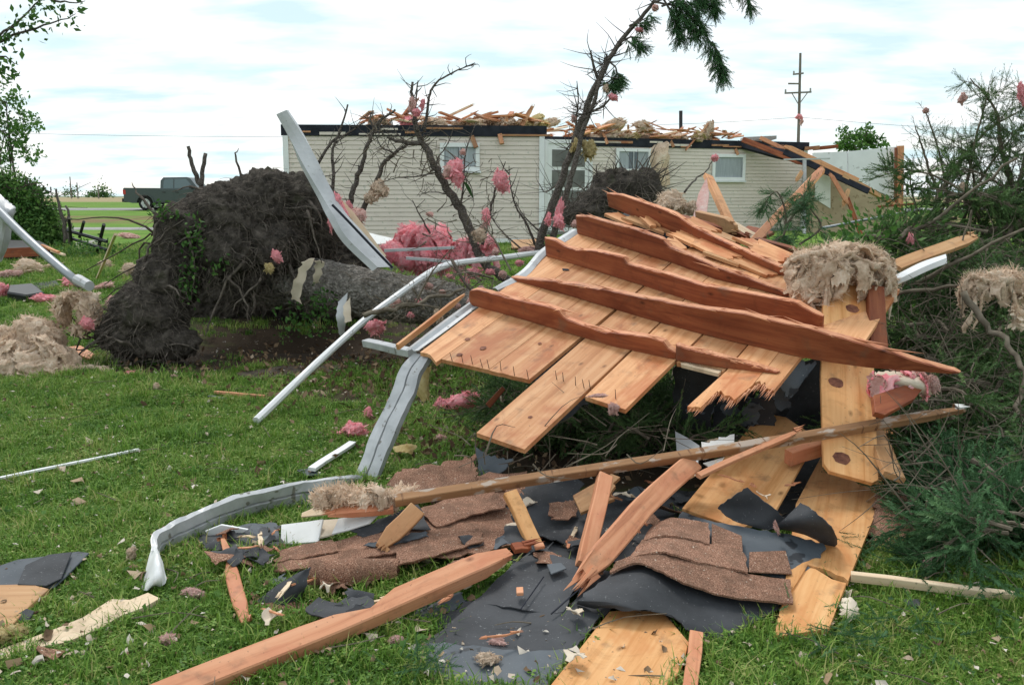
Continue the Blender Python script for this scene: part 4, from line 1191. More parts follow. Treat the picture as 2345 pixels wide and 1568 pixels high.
# torn metal sheet and grey pole
sheet('torn_metal_sheet', [[D(-30, 430, 9.3), D(5, 448, 9.2), D(22, 462, 9.1)], [D(-30, 470, 9.1), D(10, 482, 8.9), D(36, 476, 9.0)], [D(-30, 520, 9.1), D(6, 520, 8.95), D(30, 500, 9.1)], [D(-30, 560, 9.2), D(0, 560, 9.0), D(22, 545, 9.1)], [D(-30, 640, 9.3), D(-10, 612, 9.1), D(8, 590, 9.1)]], .004, M_FASCIA, rough=.05, edge=.02, seed=3,
      label='crumpled pale grey metal sheet at the left edge of the picture', cat='metal sheet')
tube('grey_pole', [D(-40, 445, 8.9), D(60, 545, 8.6), D(182, 650, 8.2)], .042, .038, M_STEEL, label='grey metal pole leaning down from the left edge to the lawn', cat='pole', sides=12)
put('pole_cuff', *tubev([D(178, 640, 8.18), D(205, 655, 8.0)], .05, .045, 10, 1), M_FASCIA, label='short metal cuff at the lower end of the grey pole', cat='cuff')
bed = thing('overturned_trailer', 'dark flat trailer bed under the green mound', 'trailer', Z(80, 575, 0))
slab('deck', [D(-30, 548, 17.5), D(90, 552, 17.2), D(118, 566, 16.4), D(-30, 575, 16.2)], .18, M_BLACK, bed)
beam('side_board', D(-30, 582, 15.9), D(110, 574, 15.9), .04, .16, W_RAFT, bed)
rl = thing('fallen_railing', 'fallen black metal railing lying in the grass beyond the root plate', 'railing', Z(195, 575, 0))
for (x0, y0, x1, y1, r) in ((155, 528, 245, 553, .035), (160, 545, 245, 572, .03), (182, 543, 192, 508, .03), (222, 580, 238, 514, .035), (163, 552, 158, 500, .03)):
    p0, p1 = D(x0, y0, 17.6), D(x1, y1, 17.2)
    put('rail', *tubev([p0, p1], r, r, 6, 2), M_BLACK, rl)
slab('grey_board', [Z(170, 556, .05), Z(225, 548, .05), Z(232, 566, .05), Z(182, 572, .05)], .05, M_CONC, label='grey board lying under the fallen black railing', cat='board')
for i, (x, y, lab) in enumerate(((215, 572, 'low dark leafy scrub by the fallen railing'), (165, 578, 'green weed clump under the end of the railing'))):
    c = Z(x, y, .1); P = c + rg.normal(0, 1, (260, 3)) * np.array([.32, .2, .1])
    leaves('weed_clump', P, M_LEAFD, None, .07, 70 + i, label=lab, cat='weeds', kind='stuff')
beam('pale_stick', Z(222, 638, .03), D(265, 536, 11.8), .035, .03, W_PALE, label='pale lath leaning upright in the grass left of the root plate', cat='lath')
beam('thin_lath', D(118, 575, 15.5), D(148, 583, 15.1), .05, .03, W_PALE, label='short pale lath beside the trailer bed', cat='lath')
beam('thin_lath', D(95, 562, 15.9), D(135, 577, 15.2), .05, .03, W_SHEATH, label='orange lath against the edge of the trailer bed', cat='lath')
slab('black_case', [Z(20, 652, .16), Z(75, 648, .17), Z(102, 668, .12), Z(60, 676, .1), Z(15, 668, .12)], .14, M_BLACK, label='flat black plastic case in the grass below the grey pole', cat='case', bev=.02)
slab('black_sheet', [Z(75, 648, .03), Z(128, 642, .03), Z(135, 652, .03), Z(85, 662, .03)], .02, M_FELT, label='black sheet scrap behind the flat black case', cat='scrap')
# insulation on the left lawn
def lawn_wad(k, x, y, hw, hh, lab, lift=.4, **kw):
    c = Z(x, y + hh * .8, 0); s = c[1] / F
    c = D(x, y, c[1] - .0); c[2] = float(gz(c[0], c[1])) + hh * s * lift + .03
    return wad(k, c, (hw * s, max(.6 * hw, hh) * s, hh * s), lab, rot=(R.uniform(-.2, .2), R.uniform(-.2, .2), R.uniform(-.4, .4)), **kw)
for k, x, y, hw, hh, lab in (('t', 68, 612, 38, 22, 'tan insulation clump beside the grey pole'), ('t', 120, 612, 28, 9, 'thin tan insulation strip across the grey pole'), ('f', 22, 628, 26, 14, 'faded pink insulation at the left edge beyond the black case'),
                             ('p', 10, 662, 18, 22, 'pink insulation at the left edge next to the black case'), ('p', 102, 682, 32, 13, 'bright pink insulation clump in the grass below the black case'), ('p', 170, 645, 30, 17, 'pink insulation at the foot of the grey pole'),
                             ('f', 240, 655, 28, 11, 'faded pink scraps in the grass behind the lath'), ('t', 243, 605, 18, 10, 'small tan insulation wad by the pale upright lath'), ('t', 300, 618, 22, 18, 'tan insulation against the left side of the root plate'),
                             ('f', 255, 690, 14, 20, 'pink insulation on the twigs left of the root plate'), ('f', 292, 540, 26, 8, 'pale pink scraps on the far lawn left of the root plate'), ('t', 45, 682, 14, 8, 'tan insulation tuft below the black case')):
    lawn_wad(k, x, y, hw, hh, lab)
def px_ball(x, y, Y, hw, hh=None, dp=None):
    s = Y / F; hh = hh or hw; return (D(x, y, Y), (hw * s, (dp or min(hw, hh)) * s, hh * s))
fluff_blob('insulation_heap', [px_ball(80, 775, 8.0, 52, 45, 45), px_ball(60, 820, 7.9, 75, 45, 50), px_ball(20, 850, 7.7, 60, 40, 45), px_ball(95, 855, 7.7, 75, 34, 40), px_ball(150, 868, 7.7, 60, 16, 30), px_ball(205, 858, 7.75, 45, 12, 25), px_ball(55, 885, 7.5, 80, 16, 30), px_ball(0, 800, 8.0, 40, 50, 40)], .017, M_TAN, 3, .07, 6, .034, 16, 2600, .055,
           label='large heap of tan insulation on the lawn at the left edge', cat='insulation')
fluff_blob('insulation_on_branch', [px_ball(165, 680, 8.2, 32, 14, 14), px_ball(145, 712, 8.2, 12, 34, 12), px_ball(195, 715, 8.1, 16, 36, 14), px_ball(180, 752, 8.1, 18, 12, 14), px_ball(212, 690, 8.1, 12, 24, 12)], .022, M_TAN, 5, .04, 8, .03, 20, 700, .05,
           label='tan insulation caught in twigs left of the root plate foot', cat='insulation')
wad_px('p', 198, 738, 7.9, 16, 18, 'pink insulation tuft on the twigs beside the root plate foot')
slab('pinkish_plank', [Z(138, 788, .14), Z(185, 790, .1), Z(218, 812, .05), Z(205, 820, .05), Z(150, 808, .06)], .03, W_BEAM, jag=(2,), along=(0, 2), label='reddish broken plank beside the tan insulation heap', cat='board')
slab('grey_scrap', [Z(-10, 768, .05), Z(58, 760, .05), Z(66, 780, .05), Z(0, 784, .05)], .02, M_FELTB, label='dark grey sheet behind the tan insulation heap', cat='scrap')
TWL = ['bare twig leaning left out of the root plate foot, lowest of the fan', 'bare upright twig rising from the root plate foot', 'bare twig lying level left of the root plate foot', 'curved bare twig from the middle of the root plate down to the lawn', 'long bent twig arching left from the upper edge of the root plate', 'long thin twig stretching left across the lawn to the black case', 'short bare twig beside the tan insulation left of the root plate', 'dark forked twig reaching left from the root plate neck']
for i, pts in enumerate(([(225, 790), (180, 745), (140, 690)], [(230, 785), (205, 740), (190, 660)], [(235, 770), (170, 770), (120, 735)], [(450, 640), (330, 600), (240, 655)], [(350, 530), (270, 500), (150, 503)], [(360, 535), (330, 545), (200, 620)], [(260, 720), (215, 690), (205, 640)], [(380, 590), (330, 560), (300, 640), (220, 690)])):
    tube('twig', [D(x, y, 8.25 + .02 * i) for x, y in pts], .012, .004, M_TWIGD, label=TWL[i], cat='twig', wob=.01, sides=5)

# ------------------------------------------------------------------ the uprooted tree
S8 = 8.6 / F
spruce = thing('uprooted_tree', 'large uprooted tree lying on its side with its earthy root plate facing the camera', 'tree', D(620, 700, 8.6))
balls = [px_ball(610, 468, 8.8, 95, 72, 95), px_ball(690, 480, 8.9, 78, 75, 90), px_ball(520, 505, 8.6, 95, 80, 95), px_ball(440, 520, 8.5, 68, 52, 75), px_ball(400, 520, 8.5, 42, 34, 50), px_ball(520, 575, 8.35, 62, 62, 60), px_ball(620, 560, 8.6, 80, 60, 75),
         px_ball(408, 590, 8.4, 50, 66, 60), px_ball(378, 650, 8.3, 62, 70, 66), px_ball(345, 720, 8.2, 82, 76, 76), px_ball(298, 765, 8.2, 66, 50, 60), px_ball(370, 785, 8.1, 80, 38, 58), px_ball(735, 535, 8.9, 38, 55, 55), px_ball(575, 630, 8.5, 30, 50, 36), px_ball(560, 500, 9.7, 150, 72, 170), px_ball(680, 520, 9.7, 90, 72, 150), px_ball(500, 610, 8.4, 40, 40, 40), px_ball(560, 650, 8.5, 34, 40, 36), px_ball(560, 670, 11.0, 200, 120, 40), px_ball(750, 650, 10.8, 130, 100, 40), px_ball(620, 560, 10.2, 150, 60, 110)]  # rear balls added to roof and back the hollow so it stays dark
P, T = remesh(balls, .022)
N = vnormals(P, T)
dsp = .055 * fbm(P * 4.0, 3) + .06 * fbm(P * 9 + 3, 3, .6) + .045 * fbm(P * 22, 3, .7, True)
put('root_plate', P + N * dsp[:, None], T, M_SOIL, spruce, smooth=True)
PR, NR = P + N * dsp[:, None], N
front = np.where((NR[:, 1] < .25) & (PR[:, 1] < 9.0))[0]
rr = random.Random(5)
a = Acc()
for i in range(1500):                                  # fine roots hanging out of the soil
    j = front[rr.randrange(len(front))]; p = PR[j]; n = NR[j]
    l = rr.uniform(.06, .28)
    q = p + n * .03 + np.array([rr.gauss(0, .05), -.02, -rr.uniform(.2, 1) * l * .5]); e = q + np.array([rr.gauss(0, .09), rr.gauss(-.01, .03), -l * rr.uniform(.1, .7)])
    V, Fs = tubev([p - n * .02, q, e], rr.uniform(.0015, .0055), .0008, 3, 2, rr=rr); a.add(V, Fs)
a.put('rootlets', M_ROOT, spruce, kind='stuff')
for k in range(30):
    j = front[rr.randrange(len(front))]; p = PR[j]; d = np.array([rr.gauss(0, .35), rr.gauss(-.02, .05), rr.gauss(-.1, .2)])
    put('root', *tubev([p - NR[j] * .05, p + NR[j] * .05 + d * .5, p + NR[j] * .03 + d + np.array([0, 0, -.06])], rr.uniform(.008, .022), .003, 6, 4, wob=.008), M_ROOT if k % 3 else M_BARK, spruce, smooth=True)
for pts, r in (([(560, 600), (510, 660), (480, 740), (470, 770)], .016), ([(520, 630), (560, 690), (565, 740)], .014), ([(600, 640), (545, 690), (530, 720)], .012), ([(430, 530), (445, 600), (437, 690)], .014), ([(705, 480), (720, 540), (735, 600)], .012), ([(330, 600), (350, 560), (420, 500)], .016), ([(350, 560), (365, 500), (420, 455)], .014), ([(230, 800), (270, 770), (330, 740)], .02)):
    put('root', *tubev([D(x, y, 8.15) for x, y in pts], r, .004, 6, 4, wob=.008), M_ROOT, spruce, smooth=True)
# trunk: bark tube with broken lumpy skin, branch stubs
C = catmull([D(560, 640, 9.1), D(700, 652, 8.75), D(830, 668, 8.45), D(960, 690, 8.15), D(1090, 715, 7.85), D(1230, 740, 7.5), D(1420, 770, 7.1)], 26)
V, Fs = [], []
Tn = np.gradient(C, axis=0); ns = 44
for i, c in enumerate(C):
    t = unit(Tn[i]); u = unit(np.cross(t, (0, 0, 1))); v = np.cross(u, t); r = .235 - .075 * i / len(C)
    for j in range(ns):
        an = 2 * math.pi * j / ns; V.append(c + r * (u * math.cos(an) + v * math.sin(an)))
V = np.array(V); cc = np.repeat(C, ns, 0); nn = V - cc; nn /= np.linalg.norm(nn, axis=1, keepdims=True)
V = V + nn * (.04 * fbm(V * 6, 3) + .035 * fbm(V * 20, 3, .65, True))[:, None]
for i in range(len(C) - 1):
    for j in range(ns): Fs.append([i * ns + j, i * ns + (j + 1) % ns, (i + 1) * ns + (j + 1) % ns, (i + 1) * ns + j])
put('trunk', V, np.array(Fs), M_TRUNK, spruce, smooth=True)
a = Acc()
for i in range(420):
    k = rr.randrange(12, len(C) - 1); an = rr.uniform(-.6, 3.4); t = unit(Tn[k]); u = unit(np.cross(t, (0, 0, 1))); v = np.cross(u, t)
    d = u * math.cos(an + 1.3) + v * math.sin(an); d = unit(d); p = C[k] + d * .2; l = rr.uniform(.03, .2)
    V2, F2 = tubev([p, p + d * l * .6 + t * rr.gauss(0, .04), p + d * l + t * rr.gauss(0, .1) + np.array([0, 0, -.05])], rr.uniform(.002, .006), .0012, 4, 2, rr=rr); a.add(V2, F2)
a.put('twigs', M_TWIG, spruce, kind='stuff')
# peeled brown bark flaps and leaves
for rows in ([[(690, 600), (720, 592)], [(672, 640), (700, 640)], [(664, 690), (690, 698)]], [[(720, 596), (742, 600)], [(715, 632), (738, 628)], [(722, 655), (732, 650)]]):
    sheet('bark_flap', [[D(x, y, 8.2 + .05 * i) for x, y in r] for i, r in enumerate(rows)], .008, M_PAPER, spruce, su=4, rough=.06, edge=.03, seed=8)
for pts, rows in (((784, 690), None),):
    sheet('grey_flap', [[D(772, 690, 7.9), D(795, 668, 7.9)], [D(770, 730, 7.85), D(792, 720, 7.85)], [D(778, 768, 7.9), D(790, 765, 7.9)]], .006, M_FASCIA, None, su=4, rough=.03, edge=.01, label='bent grey metal flap under the fallen trunk', cat='metal flap')
sheet('metal_flap', [[D(785, 700, 7.75), D(802, 680, 7.75)], [D(790, 740, 7.7), D(805, 735, 7.7)]], .006, M_PAPER, None, su=4, sv=4, rough=.03, edge=.01, label='torn tan strip under the fallen trunk', cat='scrap')
# standing limbs of the fallen crown
LIMBS = [([(1098, 590), (1075, 520), (1042, 460), (1010, 410), (985, 360), (962, 315), (950, 280), (946, 230), (942, 190)], .052, .012, 9.0), ([(956, 300), (951, 250), (957, 185)], .016, .006, 8.95),
    ([(972, 300), (978, 260), (985, 215), (1000, 190), (1040, 165), (1088, 145)], .017, .005, 9.0), ([(968, 326), (940, 328), (905, 322), (885, 312)], .026, .01, 9.0),
    ([(795, 545), (800, 470), (815, 420), (830, 370), (850, 310), (870, 280), (905, 250)], .034, .01, 9.2), ([(756, 470), (765, 400), (760, 350), (775, 310), (797, 240)], .02, .009, 9.4),
    ([(728, 375), (760, 325), (790, 310), (835, 280)], .016, .006, 9.4), ([(815, 510), (835, 470), (860, 420), (878, 375), (905, 350), (930, 335)], .030, .014, 9.1), ([(862, 305), (848, 275), (852, 255)], .013, .005, 9.2),
    ([(1105, 560), (1118, 500), (1130, 450), (1146, 405), (1158, 370)], .018, .004, 8.7), ([(985, 535), (960, 490), (944, 458)], .010, .003, 9.3), ([(1225, 560), (1205, 510), (1182, 475), (1170, 430), (1165, 380)], .014, .004, 9.2),
    ([(1235, 530), (1200, 495), (1180, 460)], .009, .003, 9.2), ([(1205, 580), (1150, 530), (1120, 490)], .010, .003, 9.0), ([(1055, 470), (1062, 420), (1066, 350), (1090, 280)], .012, .004, 8.95), ([(1000, 395), (950, 405), (905, 408), (870, 420)], .008, .003, 9.0),
    ([(1030, 445), (990, 440), (955, 447)], .007, .002, 9.0), ([(880, 312), (868, 290), (880, 262)], .01, .004, 9.0), ([(900, 350), (872, 335), (858, 300)], .009, .003, 9.1), ([(925, 322), (905, 300), (895, 270)], .008, .003, 9.0),
    ([(1010, 410), (1000, 370), (1025, 330), (1040, 290)], .009, .003, 8.9), ([(1060, 400), (1080, 430), (1085, 470)], .006, .002, 8.9), ([(1098, 590), (1130, 620), (1180, 650)], .045, .04, 8.6)]
for pts, r0, r1, Y in LIMBS:
    Pn = [D(x, y, Y) for x, y in pts]
    a = Acc(); V, Fs = tubev(Pn, r0, r1, 8, 5, wob=r0 * .16, rr=rr); a.add(V, Fs)
    Cc = catmull(Pn, 5); n = max(3, int(len(Cc) * .8))
    for _ in range(n):
        k = rr.randrange(1, len(Cc) - 1); p = Cc[k]; d = np.array([rr.gauss(0, 1), rr.gauss(0, .7), rr.gauss(.2, .8)]); d = unit(d); l = rr.uniform(.04, .22)
        V, Fs = tubev([p, p + d * l * .6, p + d * l + np.array([rr.gauss(0, .03), 0, rr.gauss(.02, .03)])], min(.006, r0 * .4), .0014, 4, 2, rr=rr); a.add(V, Fs)
    a.put('branch', M_BARK, spruce, smooth=True)
# tangled thin twigs in front of the house at the crown
a = Acc()
for _ in range(240):
    x, y = rr.choice(((rr.uniform(840, 1010), rr.uniform(270, 420)), (rr.uniform(1000, 1240), rr.uniform(600, 760)), (rr.uniform(830, 1010), rr.uniform(640, 740)), (rr.uniform(960, 1150), rr.uniform(360, 560))))
    Y = 9.0 if y < 500 else rr.uniform(7.5, 8.6); p = D(x, y, Y); l = rr.uniform(.08, .35); d = unit([rr.gauss(0, 1), rr.gauss(0, .6), rr.gauss(.1, .7)])
    V, Fs = tubev([p, p + d * l * .5 + np.array([rr.gauss(0, .03), 0, rr.gauss(0, .03)]), p + d * l], rr.uniform(.003, .008), .0015, 4, 2, rr=rr); a.add(V, Fs)
a.put('crown_twigs', M_TWIG, spruce, kind='stuff')
# ferny green bits and leaves along the trunk's shaded side
P = np.concatenate([D(x, y, Y) + np.random.default_rng(i).normal(0, 1, (n, 3)) * np.array(s) for i, (x, y, Y, n, s) in enumerate(((445, 560, 8.1, 120, (.05, .04, .14)), (735, 690, 8.2, 130, (.06, .05, .1)), (690, 730, 8.3, 110, (.12, .1, .08)), (430, 650, 8.1, 80, (.05, .04, .1)), (500, 600, 8.1, 60, (.06, .04, .06)), (375, 480, 8.1, 60, (.06, .05, .05)))) ])
leaves('ivy_leaves', P, M_LEAFD, spruce, .045, 12, kind='stuff')

# two small stubs behind the root plate in front of the pickup
tube('forked_stump', [D(468, 440, 9.8), D(452, 410, 9.8), D(440, 375, 9.8), D(430, 335, 9.8)], .03, .018, M_BARK, label='dark broken stem with a side fork standing before the pickup cab', cat='stem', wob=.006)
tube('forked_stump', [D(462, 425, 9.7), D(463, 395, 9.7), D(470, 350, 9.7)], .026, .02, M_BARK, label='straight dark snapped stem beside the pickup cab', cat='stem', wob=.004)

# second uprooted tree behind the roof panel
t2 = thing('uprooted_conifer', 'smaller root plate and leaning forked conifer behind the broken roof panel', 'tree', D(1400, 480, 11))
P, T = remesh([px_ball(1420, 440, 11.6, 68, 52, 45), px_ball(1460, 450, 11.8, 55, 58, 45), px_ball(1375, 465, 11.4, 55, 34, 40), px_ball(1335, 490, 11.2, 45, 24, 35), px_ball(1480, 420, 11.9, 28, 34, 30)], .03)
N = vnormals(P, T); P = P + N * (.06 * fbm(P * 4, 3) + .04 * fbm(P * 11, 3, .6, True))[:, None]
put('root_plate', P, T, M_SOIL, t2, smooth=True)
a = Acc()
for i in range(420):
    j = rr.randrange(len(P)); p = P[j]; n = N[j]
    if n[1] > .3: continue
    d = unit([rr.gauss(0, 1), -.3, rr.gauss(0, .8)]) * rr.uniform(.1, .45)
    V, Fs = tubev([p - n * .02, p + n * .04 + d * .5, p + n * .02 + d], rr.uniform(.003, .012), .002, 4, 3, rr=rr); a.add(V, Fs)
a.put('rootlets', M_ROOT, t2, kind='stuff')
SP, SD = [], []
TL = [([(1228, 600), (1240, 540), (1265, 470), (1290, 400), (1320, 310), (1350, 230), (1380, 165), (1410, 110), (1450, 60), (1490, 15), (1512, -25)], .044, .014, 9.0), ([(1262, 590), (1270, 530), (1295, 450), (1315, 380), (1335, 300), (1358, 240), (1372, 190), (1384, 150)], .036, .012, 8.8),
      ([(1375, 195), (1362, 160), (1352, 116)], .02, .009, 9.0), ([(1380, 170), (1386, 140), (1390, 124)], .016, .008, 9.0), ([(1318, 330), (1320, 270), (1324, 230), (1321, 185)], .012, .004, 9.1), ([(1335, 275), (1352, 258), (1378, 245), (1402, 222)], .018, .008, 8.8), ([(1275, 520), (1310, 470), (1350, 420), (1380, 400)], .01, .003, 9.1), ([(1290, 410), (1250, 440), (1235, 420)], .009, .003, 9.2), ([(1352, 240), (1330, 250), (1300, 235)], .006, .002, 9.1)]
for pts, r0, r1, Y in TL:
    Pn = [D(x, y, Y) for x, y in pts]
    a = Acc(); V, Fs = tubev(Pn, r0, r1, 8, 5, wob=r0 * .1, rr=rr); a.add(V, Fs)
    Cc = catmull(Pn, 5)
    for _ in range(int(len(Cc) * 1.3)):
        k = rr.randrange(1, len(Cc) - 1); p = Cc[k]; d = unit([rr.gauss(-.15, 1), rr.gauss(0, .6), rr.gauss(.3, .7)]); l = rr.uniform(.06, .34)
        V, Fs = tubev([p, p + d * l * .6, p + d * l + np.array([rr.gauss(0, .04), 0, .03])], min(.006, r0 * .4), .0012, 4, 2, rr=rr); a.add(V, Fs)
    a.put('branch', M_BARK, t2, smooth=True)
def hang(pts, Y, r, n, sl, seed, droop=.7, par=None, spr=4, bare=0.0):
    rq = random.Random(seed)
    a, sp, sdd = bough([D(x, y, Y) for x, y in pts], r, .004, rq, n, sl * .8, droop, 5, 3, bare)
    a.put('branch', M_BARK, par)
    SP.extend(sp); SD.extend(sdd)
for i, (pts, n, sl, dr) in enumerate((([(1498, 5), (1540, -5), (1580, 20), (1610, 55)], 16, .26, 1.0), ([(1498, 5), (1560, 20), (1600, 60), (1630, 100), (1652, 140)], 18, .24, .9), ([(1500, -10), (1560, -20), (1620, -20), (1640, 10)], 18, .26, 1.1), ([(1500, -30), (1600, -60), (1690, -40), (1722, 15)], 16, .22, .8), ([(1520, 0), (1545, 40), (1560, 80)], 9, .18, .9), ([(1630, 95), (1650, 130), (1655, 160)], 10, .22, 1.2), ([(1425, 95), (1450, 85), (1470, 105)], 7, .13, .8), ([(1395, 140), (1412, 160), (1408, 185)], 8, .14, .9), ([(1440, 60), (1465, 50), (1490, 35)], 6, .12, .6), ([(1370, 200), (1390, 190), (1412, 175)], 5, .10, .6), ([(1515, 15), (1580, -10), (1640, -30)], 14, .26, 1.0))):
    hang(pts, 8.9, .011, n, sl, 300 + i, dr, t2)
sprigs('crown', SP, SD, M_NEEDLE2, t2, 1.0, sprig_template(46, .10, .021), kind='stuff')

# insulation caught in the standing limbs
for k, x, y, Y, hw, hh, lab in (('p', 1046, 395, 8.8, 26, 30, 'pink insulation wad skewered on the thick limb before the first window'), ('f', 1030, 392, 8.75, 16, 16, 'paler pink wad left of the wad skewered on the limb'), ('f', 1060, 347, 8.9, 8, 8, 'small pink tuft on the twig before the first window'),
        ('p', 1146, 412, 8.6, 20, 30, 'pink insulation on an upright twig right of the first window'), ('p', 1115, 495, 8.6, 12, 18, 'small pink wad low on the upright twig'), ('f', 1108, 520, 8.6, 9, 16, 'faded pink tuft just above the torn limb base'),
        ('p', 955, 258, 8.9, 12, 10, 'pink tuft near the top of the forked limb'), ('f', 944, 240, 8.9, 9, 20, 'pale pink scrap hanging at the top of the forked limb'), ('p', 968, 240, 8.9, 7, 13, 'little pink tuft on the stub of the forked limb'),
        ('t', 872, 436, 9.0, 26, 22, 'tan wad stuck on the broken limb left of the forked one'), ('t', 850, 452, 9.0, 16, 14, 'tan tail of the wad on the broken limb'),
        ('p', 1280, 480, 8.7, 10, 32, 'pink insulation caught between the two leaning stems'), ('p', 1282, 508, 8.6, 16, 18, 'pink insulation at the foot of the leaning stems'), ('p', 1256, 500, 8.7, 8, 18, 'thin pink strip left of the leaning stems'), ('f', 1317, 512, 8.4, 10, 10, 'pale wad at the corner of the panel beside the leaning stems'),
        ('p', 1402, 222, 8.75, 13, 9, 'pink tuft on the tip of the short side branch of the leaning stem'), ('f', 1314, 272, 8.9, 6, 10, 'pink tuft on the left leaning stem'), ('t', 1388, 205, 8.8, 11, 10, 'brown tuft in the fork of the leaning stem'), ('f', 1500, 18, 8.85, 8, 9, 'pink tuft high on the leaning stem under the green tip'), ('p', 1462, 68, 8.9, 10, 6, 'dark pink tuft along the upper leaning stem'),
        ('y', 1350, 345, 8.9, 18, 26, 'yellowish fibre tangle behind the leaning stems by the door'), ('y', 1320, 335, 8.9, 14, 16, 'yellowish fibre tuft on the left leaning stem by the door'), ('p', 1637, 362, 11.5, 11, 9, 'pink tuft at the tip of the bare twig before the third window'),
        ('f', 985, 490, 9.2, 11, 6, 'tiny faded pink tuft against the siding'), ('t', 1097, 540, 8.5, 20, 16, 'torn tan wad round the base of the thick limb'), ('p', 800, 470, 8.6, 8, 14, 'small pink scrap beside the grey bent strip'), ('f', 685, 345, 9.2, 10, 14, 'faded pink scrap behind the upper end of the grey bent strip'),
        ('p', 773, 460, 8.2, 12, 24, 'pink insulation tucked behind the middle of the grey bent strip'), ('p', 760, 500, 8.15, 10, 28, 'pink insulation at the right edge of the root plate'), ('p', 785, 485, 8.2, 12, 30, 'long pink insulation strip beside the grey bent strip'), ('f', 815, 495, 8.4, 22, 22, 'faded pink tangle right of the grey bent strip'),
        ('p', 632, 585, 8.05, 12, 18, 'orange pink tuft hanging on the root plate over the trunk'), ('y', 617, 615, 8.05, 12, 14, 'yellowish tuft under the tuft on the root plate')):
    wad_px(k, x, y, Y, hw, hh, lab)
tube('bare_twig', [D(1568, 440, 11.2), D(1590, 412, 11.4), D(1618, 392, 11.5), D(1636, 362, 11.6)], .014, .005, M_BARK, label='bare twig with a pink tip before the third window', cat='twig', wob=.006)
sheet('green_leaf', [[D(1061, 415, 8.75), D(1068, 418, 8.75)], [D(1070, 435, 8.75), D(1078, 432, 8.75)], [D(1083, 455, 8.75), D(1084, 454, 8.75)]], .002, M_LEAFD, su=3, sv=3, label='single dark pointed leaf below the skewered pink wad', cat='leaf')

# big pink heap on the lawn beyond the trunk
fluff_blob('pink_heap', [px_ball(955, 572, 9.6, 40, 30, 36), px_ball(985, 592, 9.5, 48, 28, 36), px_ball(945, 540, 9.7, 20, 20, 20), px_ball(1000, 556, 9.6, 22, 22, 20), px_ball(1012, 600, 9.4, 24, 20, 20), px_ball(968, 545, 9.6, 14, 18, 14)], .018, M_PINK, 2, .08, 6, .045, 15, 1600, .06, label='large pink insulation heap behind the fallen trunk', cat='insulation')
fluff_blob('pink_heap', [px_ball(900, 580, 9.4, 32, 20, 24), px_ball(925, 595, 9.4, 24, 18, 22)], .02, M_PINK, 7, .04, 6, .025, 17, 300, .04, label='darker pink slab leaning on the left of the large pink heap', cat='insulation')
fluff_blob('pink_heap', [px_ball(1078, 580, 9.2, 42, 26, 32), px_ball(1105, 575, 9.1, 26, 24, 22), px_ball(1052, 592, 9.2, 22, 18, 20), px_ball(1112, 555, 9.0, 14, 12, 12)], .02, M_PINK, 9, .045, 6, .03, 17, 600, .05, label='pink insulation heap at the foot of the thick limb', cat='insulation')
for k, x, y, Y, hw, hh, lab in (('f', 1212, 573, 9.0, 30, 11, 'faded pink insulation beside the left corner of the panel'), ('p', 1085, 625, 8.3, 26, 14, 'pink tuft between the heap and the white downspout bend'), ('p', 1120, 622, 8.2, 12, 9, 'small pink tuft above the grey metal edge of the panel'), ('f', 1050, 605, 8.6, 16, 10, 'faded tuft right of the large pink heap'),
        ('p', 1065, 640, 8.2, 13, 11, 'pink tuft in the twigs below the downspout bend'), ('p', 862, 748, 7.35, 28, 20, 'pink insulation under the white downspout beside the trunk'), ('f', 980, 655, 7.8, 12, 10, 'faded pink tuft in the twigs on the trunk'), ('f', 905, 692, 7.7, 14, 14, 'tan scrap under the downspout on the trunk'), ('t', 1005, 725, 7.2, 14, 18, 'tan knot in the twigs left of the panel'), ('p', 1128, 690, 7.0, 10, 9, 'pink tuft at the upper left end of the nearest rafter')):
    wad_px(k, x, y, Y, hw, hh, lab)
for ob_, c_, r_ in ((bpy.data.objects['pink_heap'], D(968, 575, 9.5), (.30, .2, .24)), (bpy.data.objects['pink_heap.002'], D(1085, 578, 9.15), (.2, .14, .13))):
    insul_layers(ob_, c_, r_, 12, .16, M_PINK, 23, low=-.1); insul_ropes(ob_, c_, r_, 9, M_PINK, 24, .1, .012, .1)
a = Acc()                                              # snapped bare boughs round the far end of the trunk
for k in range(20):
    x0 = rr.uniform(900, 1230); y0 = rr.uniform(610, 745); p = D(x0, y0, rr.uniform(7.0, 8.3)); p[2] = max(p[2], .1)
    d = unit([rr.gauss(0, 1), rr.gauss(-.3, .5), rr.gauss(.15, .5)]) * rr.uniform(.3, .6)
    bough([p, p + d * .5 + np.array([0, 0, .05]), p + d], .009, .003, rr, 9, .28, .1, 4, 1, 1.0, acc=a)
a.put('dead_boughs', M_TWIG, spruce, kind='stuff')
for i, (x, y) in enumerate(((1030, 632), (1100, 660), (1150, 628), (1190, 602), (1075, 690), (1012, 668), (940, 720), (1135, 575), (1045, 700), (960, 690))):
    wad_px('fp'[i % 3 == 0], x, y, 7.6, R.uniform(7, 13), R.uniform(6, 11), ('small faded pink tuft', 'tiny pink shred', 'pale shred')[i % 3] + ' over the trunk end, ' + ('by the downspout bend', 'before the panel corner', 'near the limb foot', 'at the panel metal edge', 'low beside the rafter end', 'under the bend', 'near the grey flap', 'above the strip', 'lowest of the tufts', 'on the bark')[i])
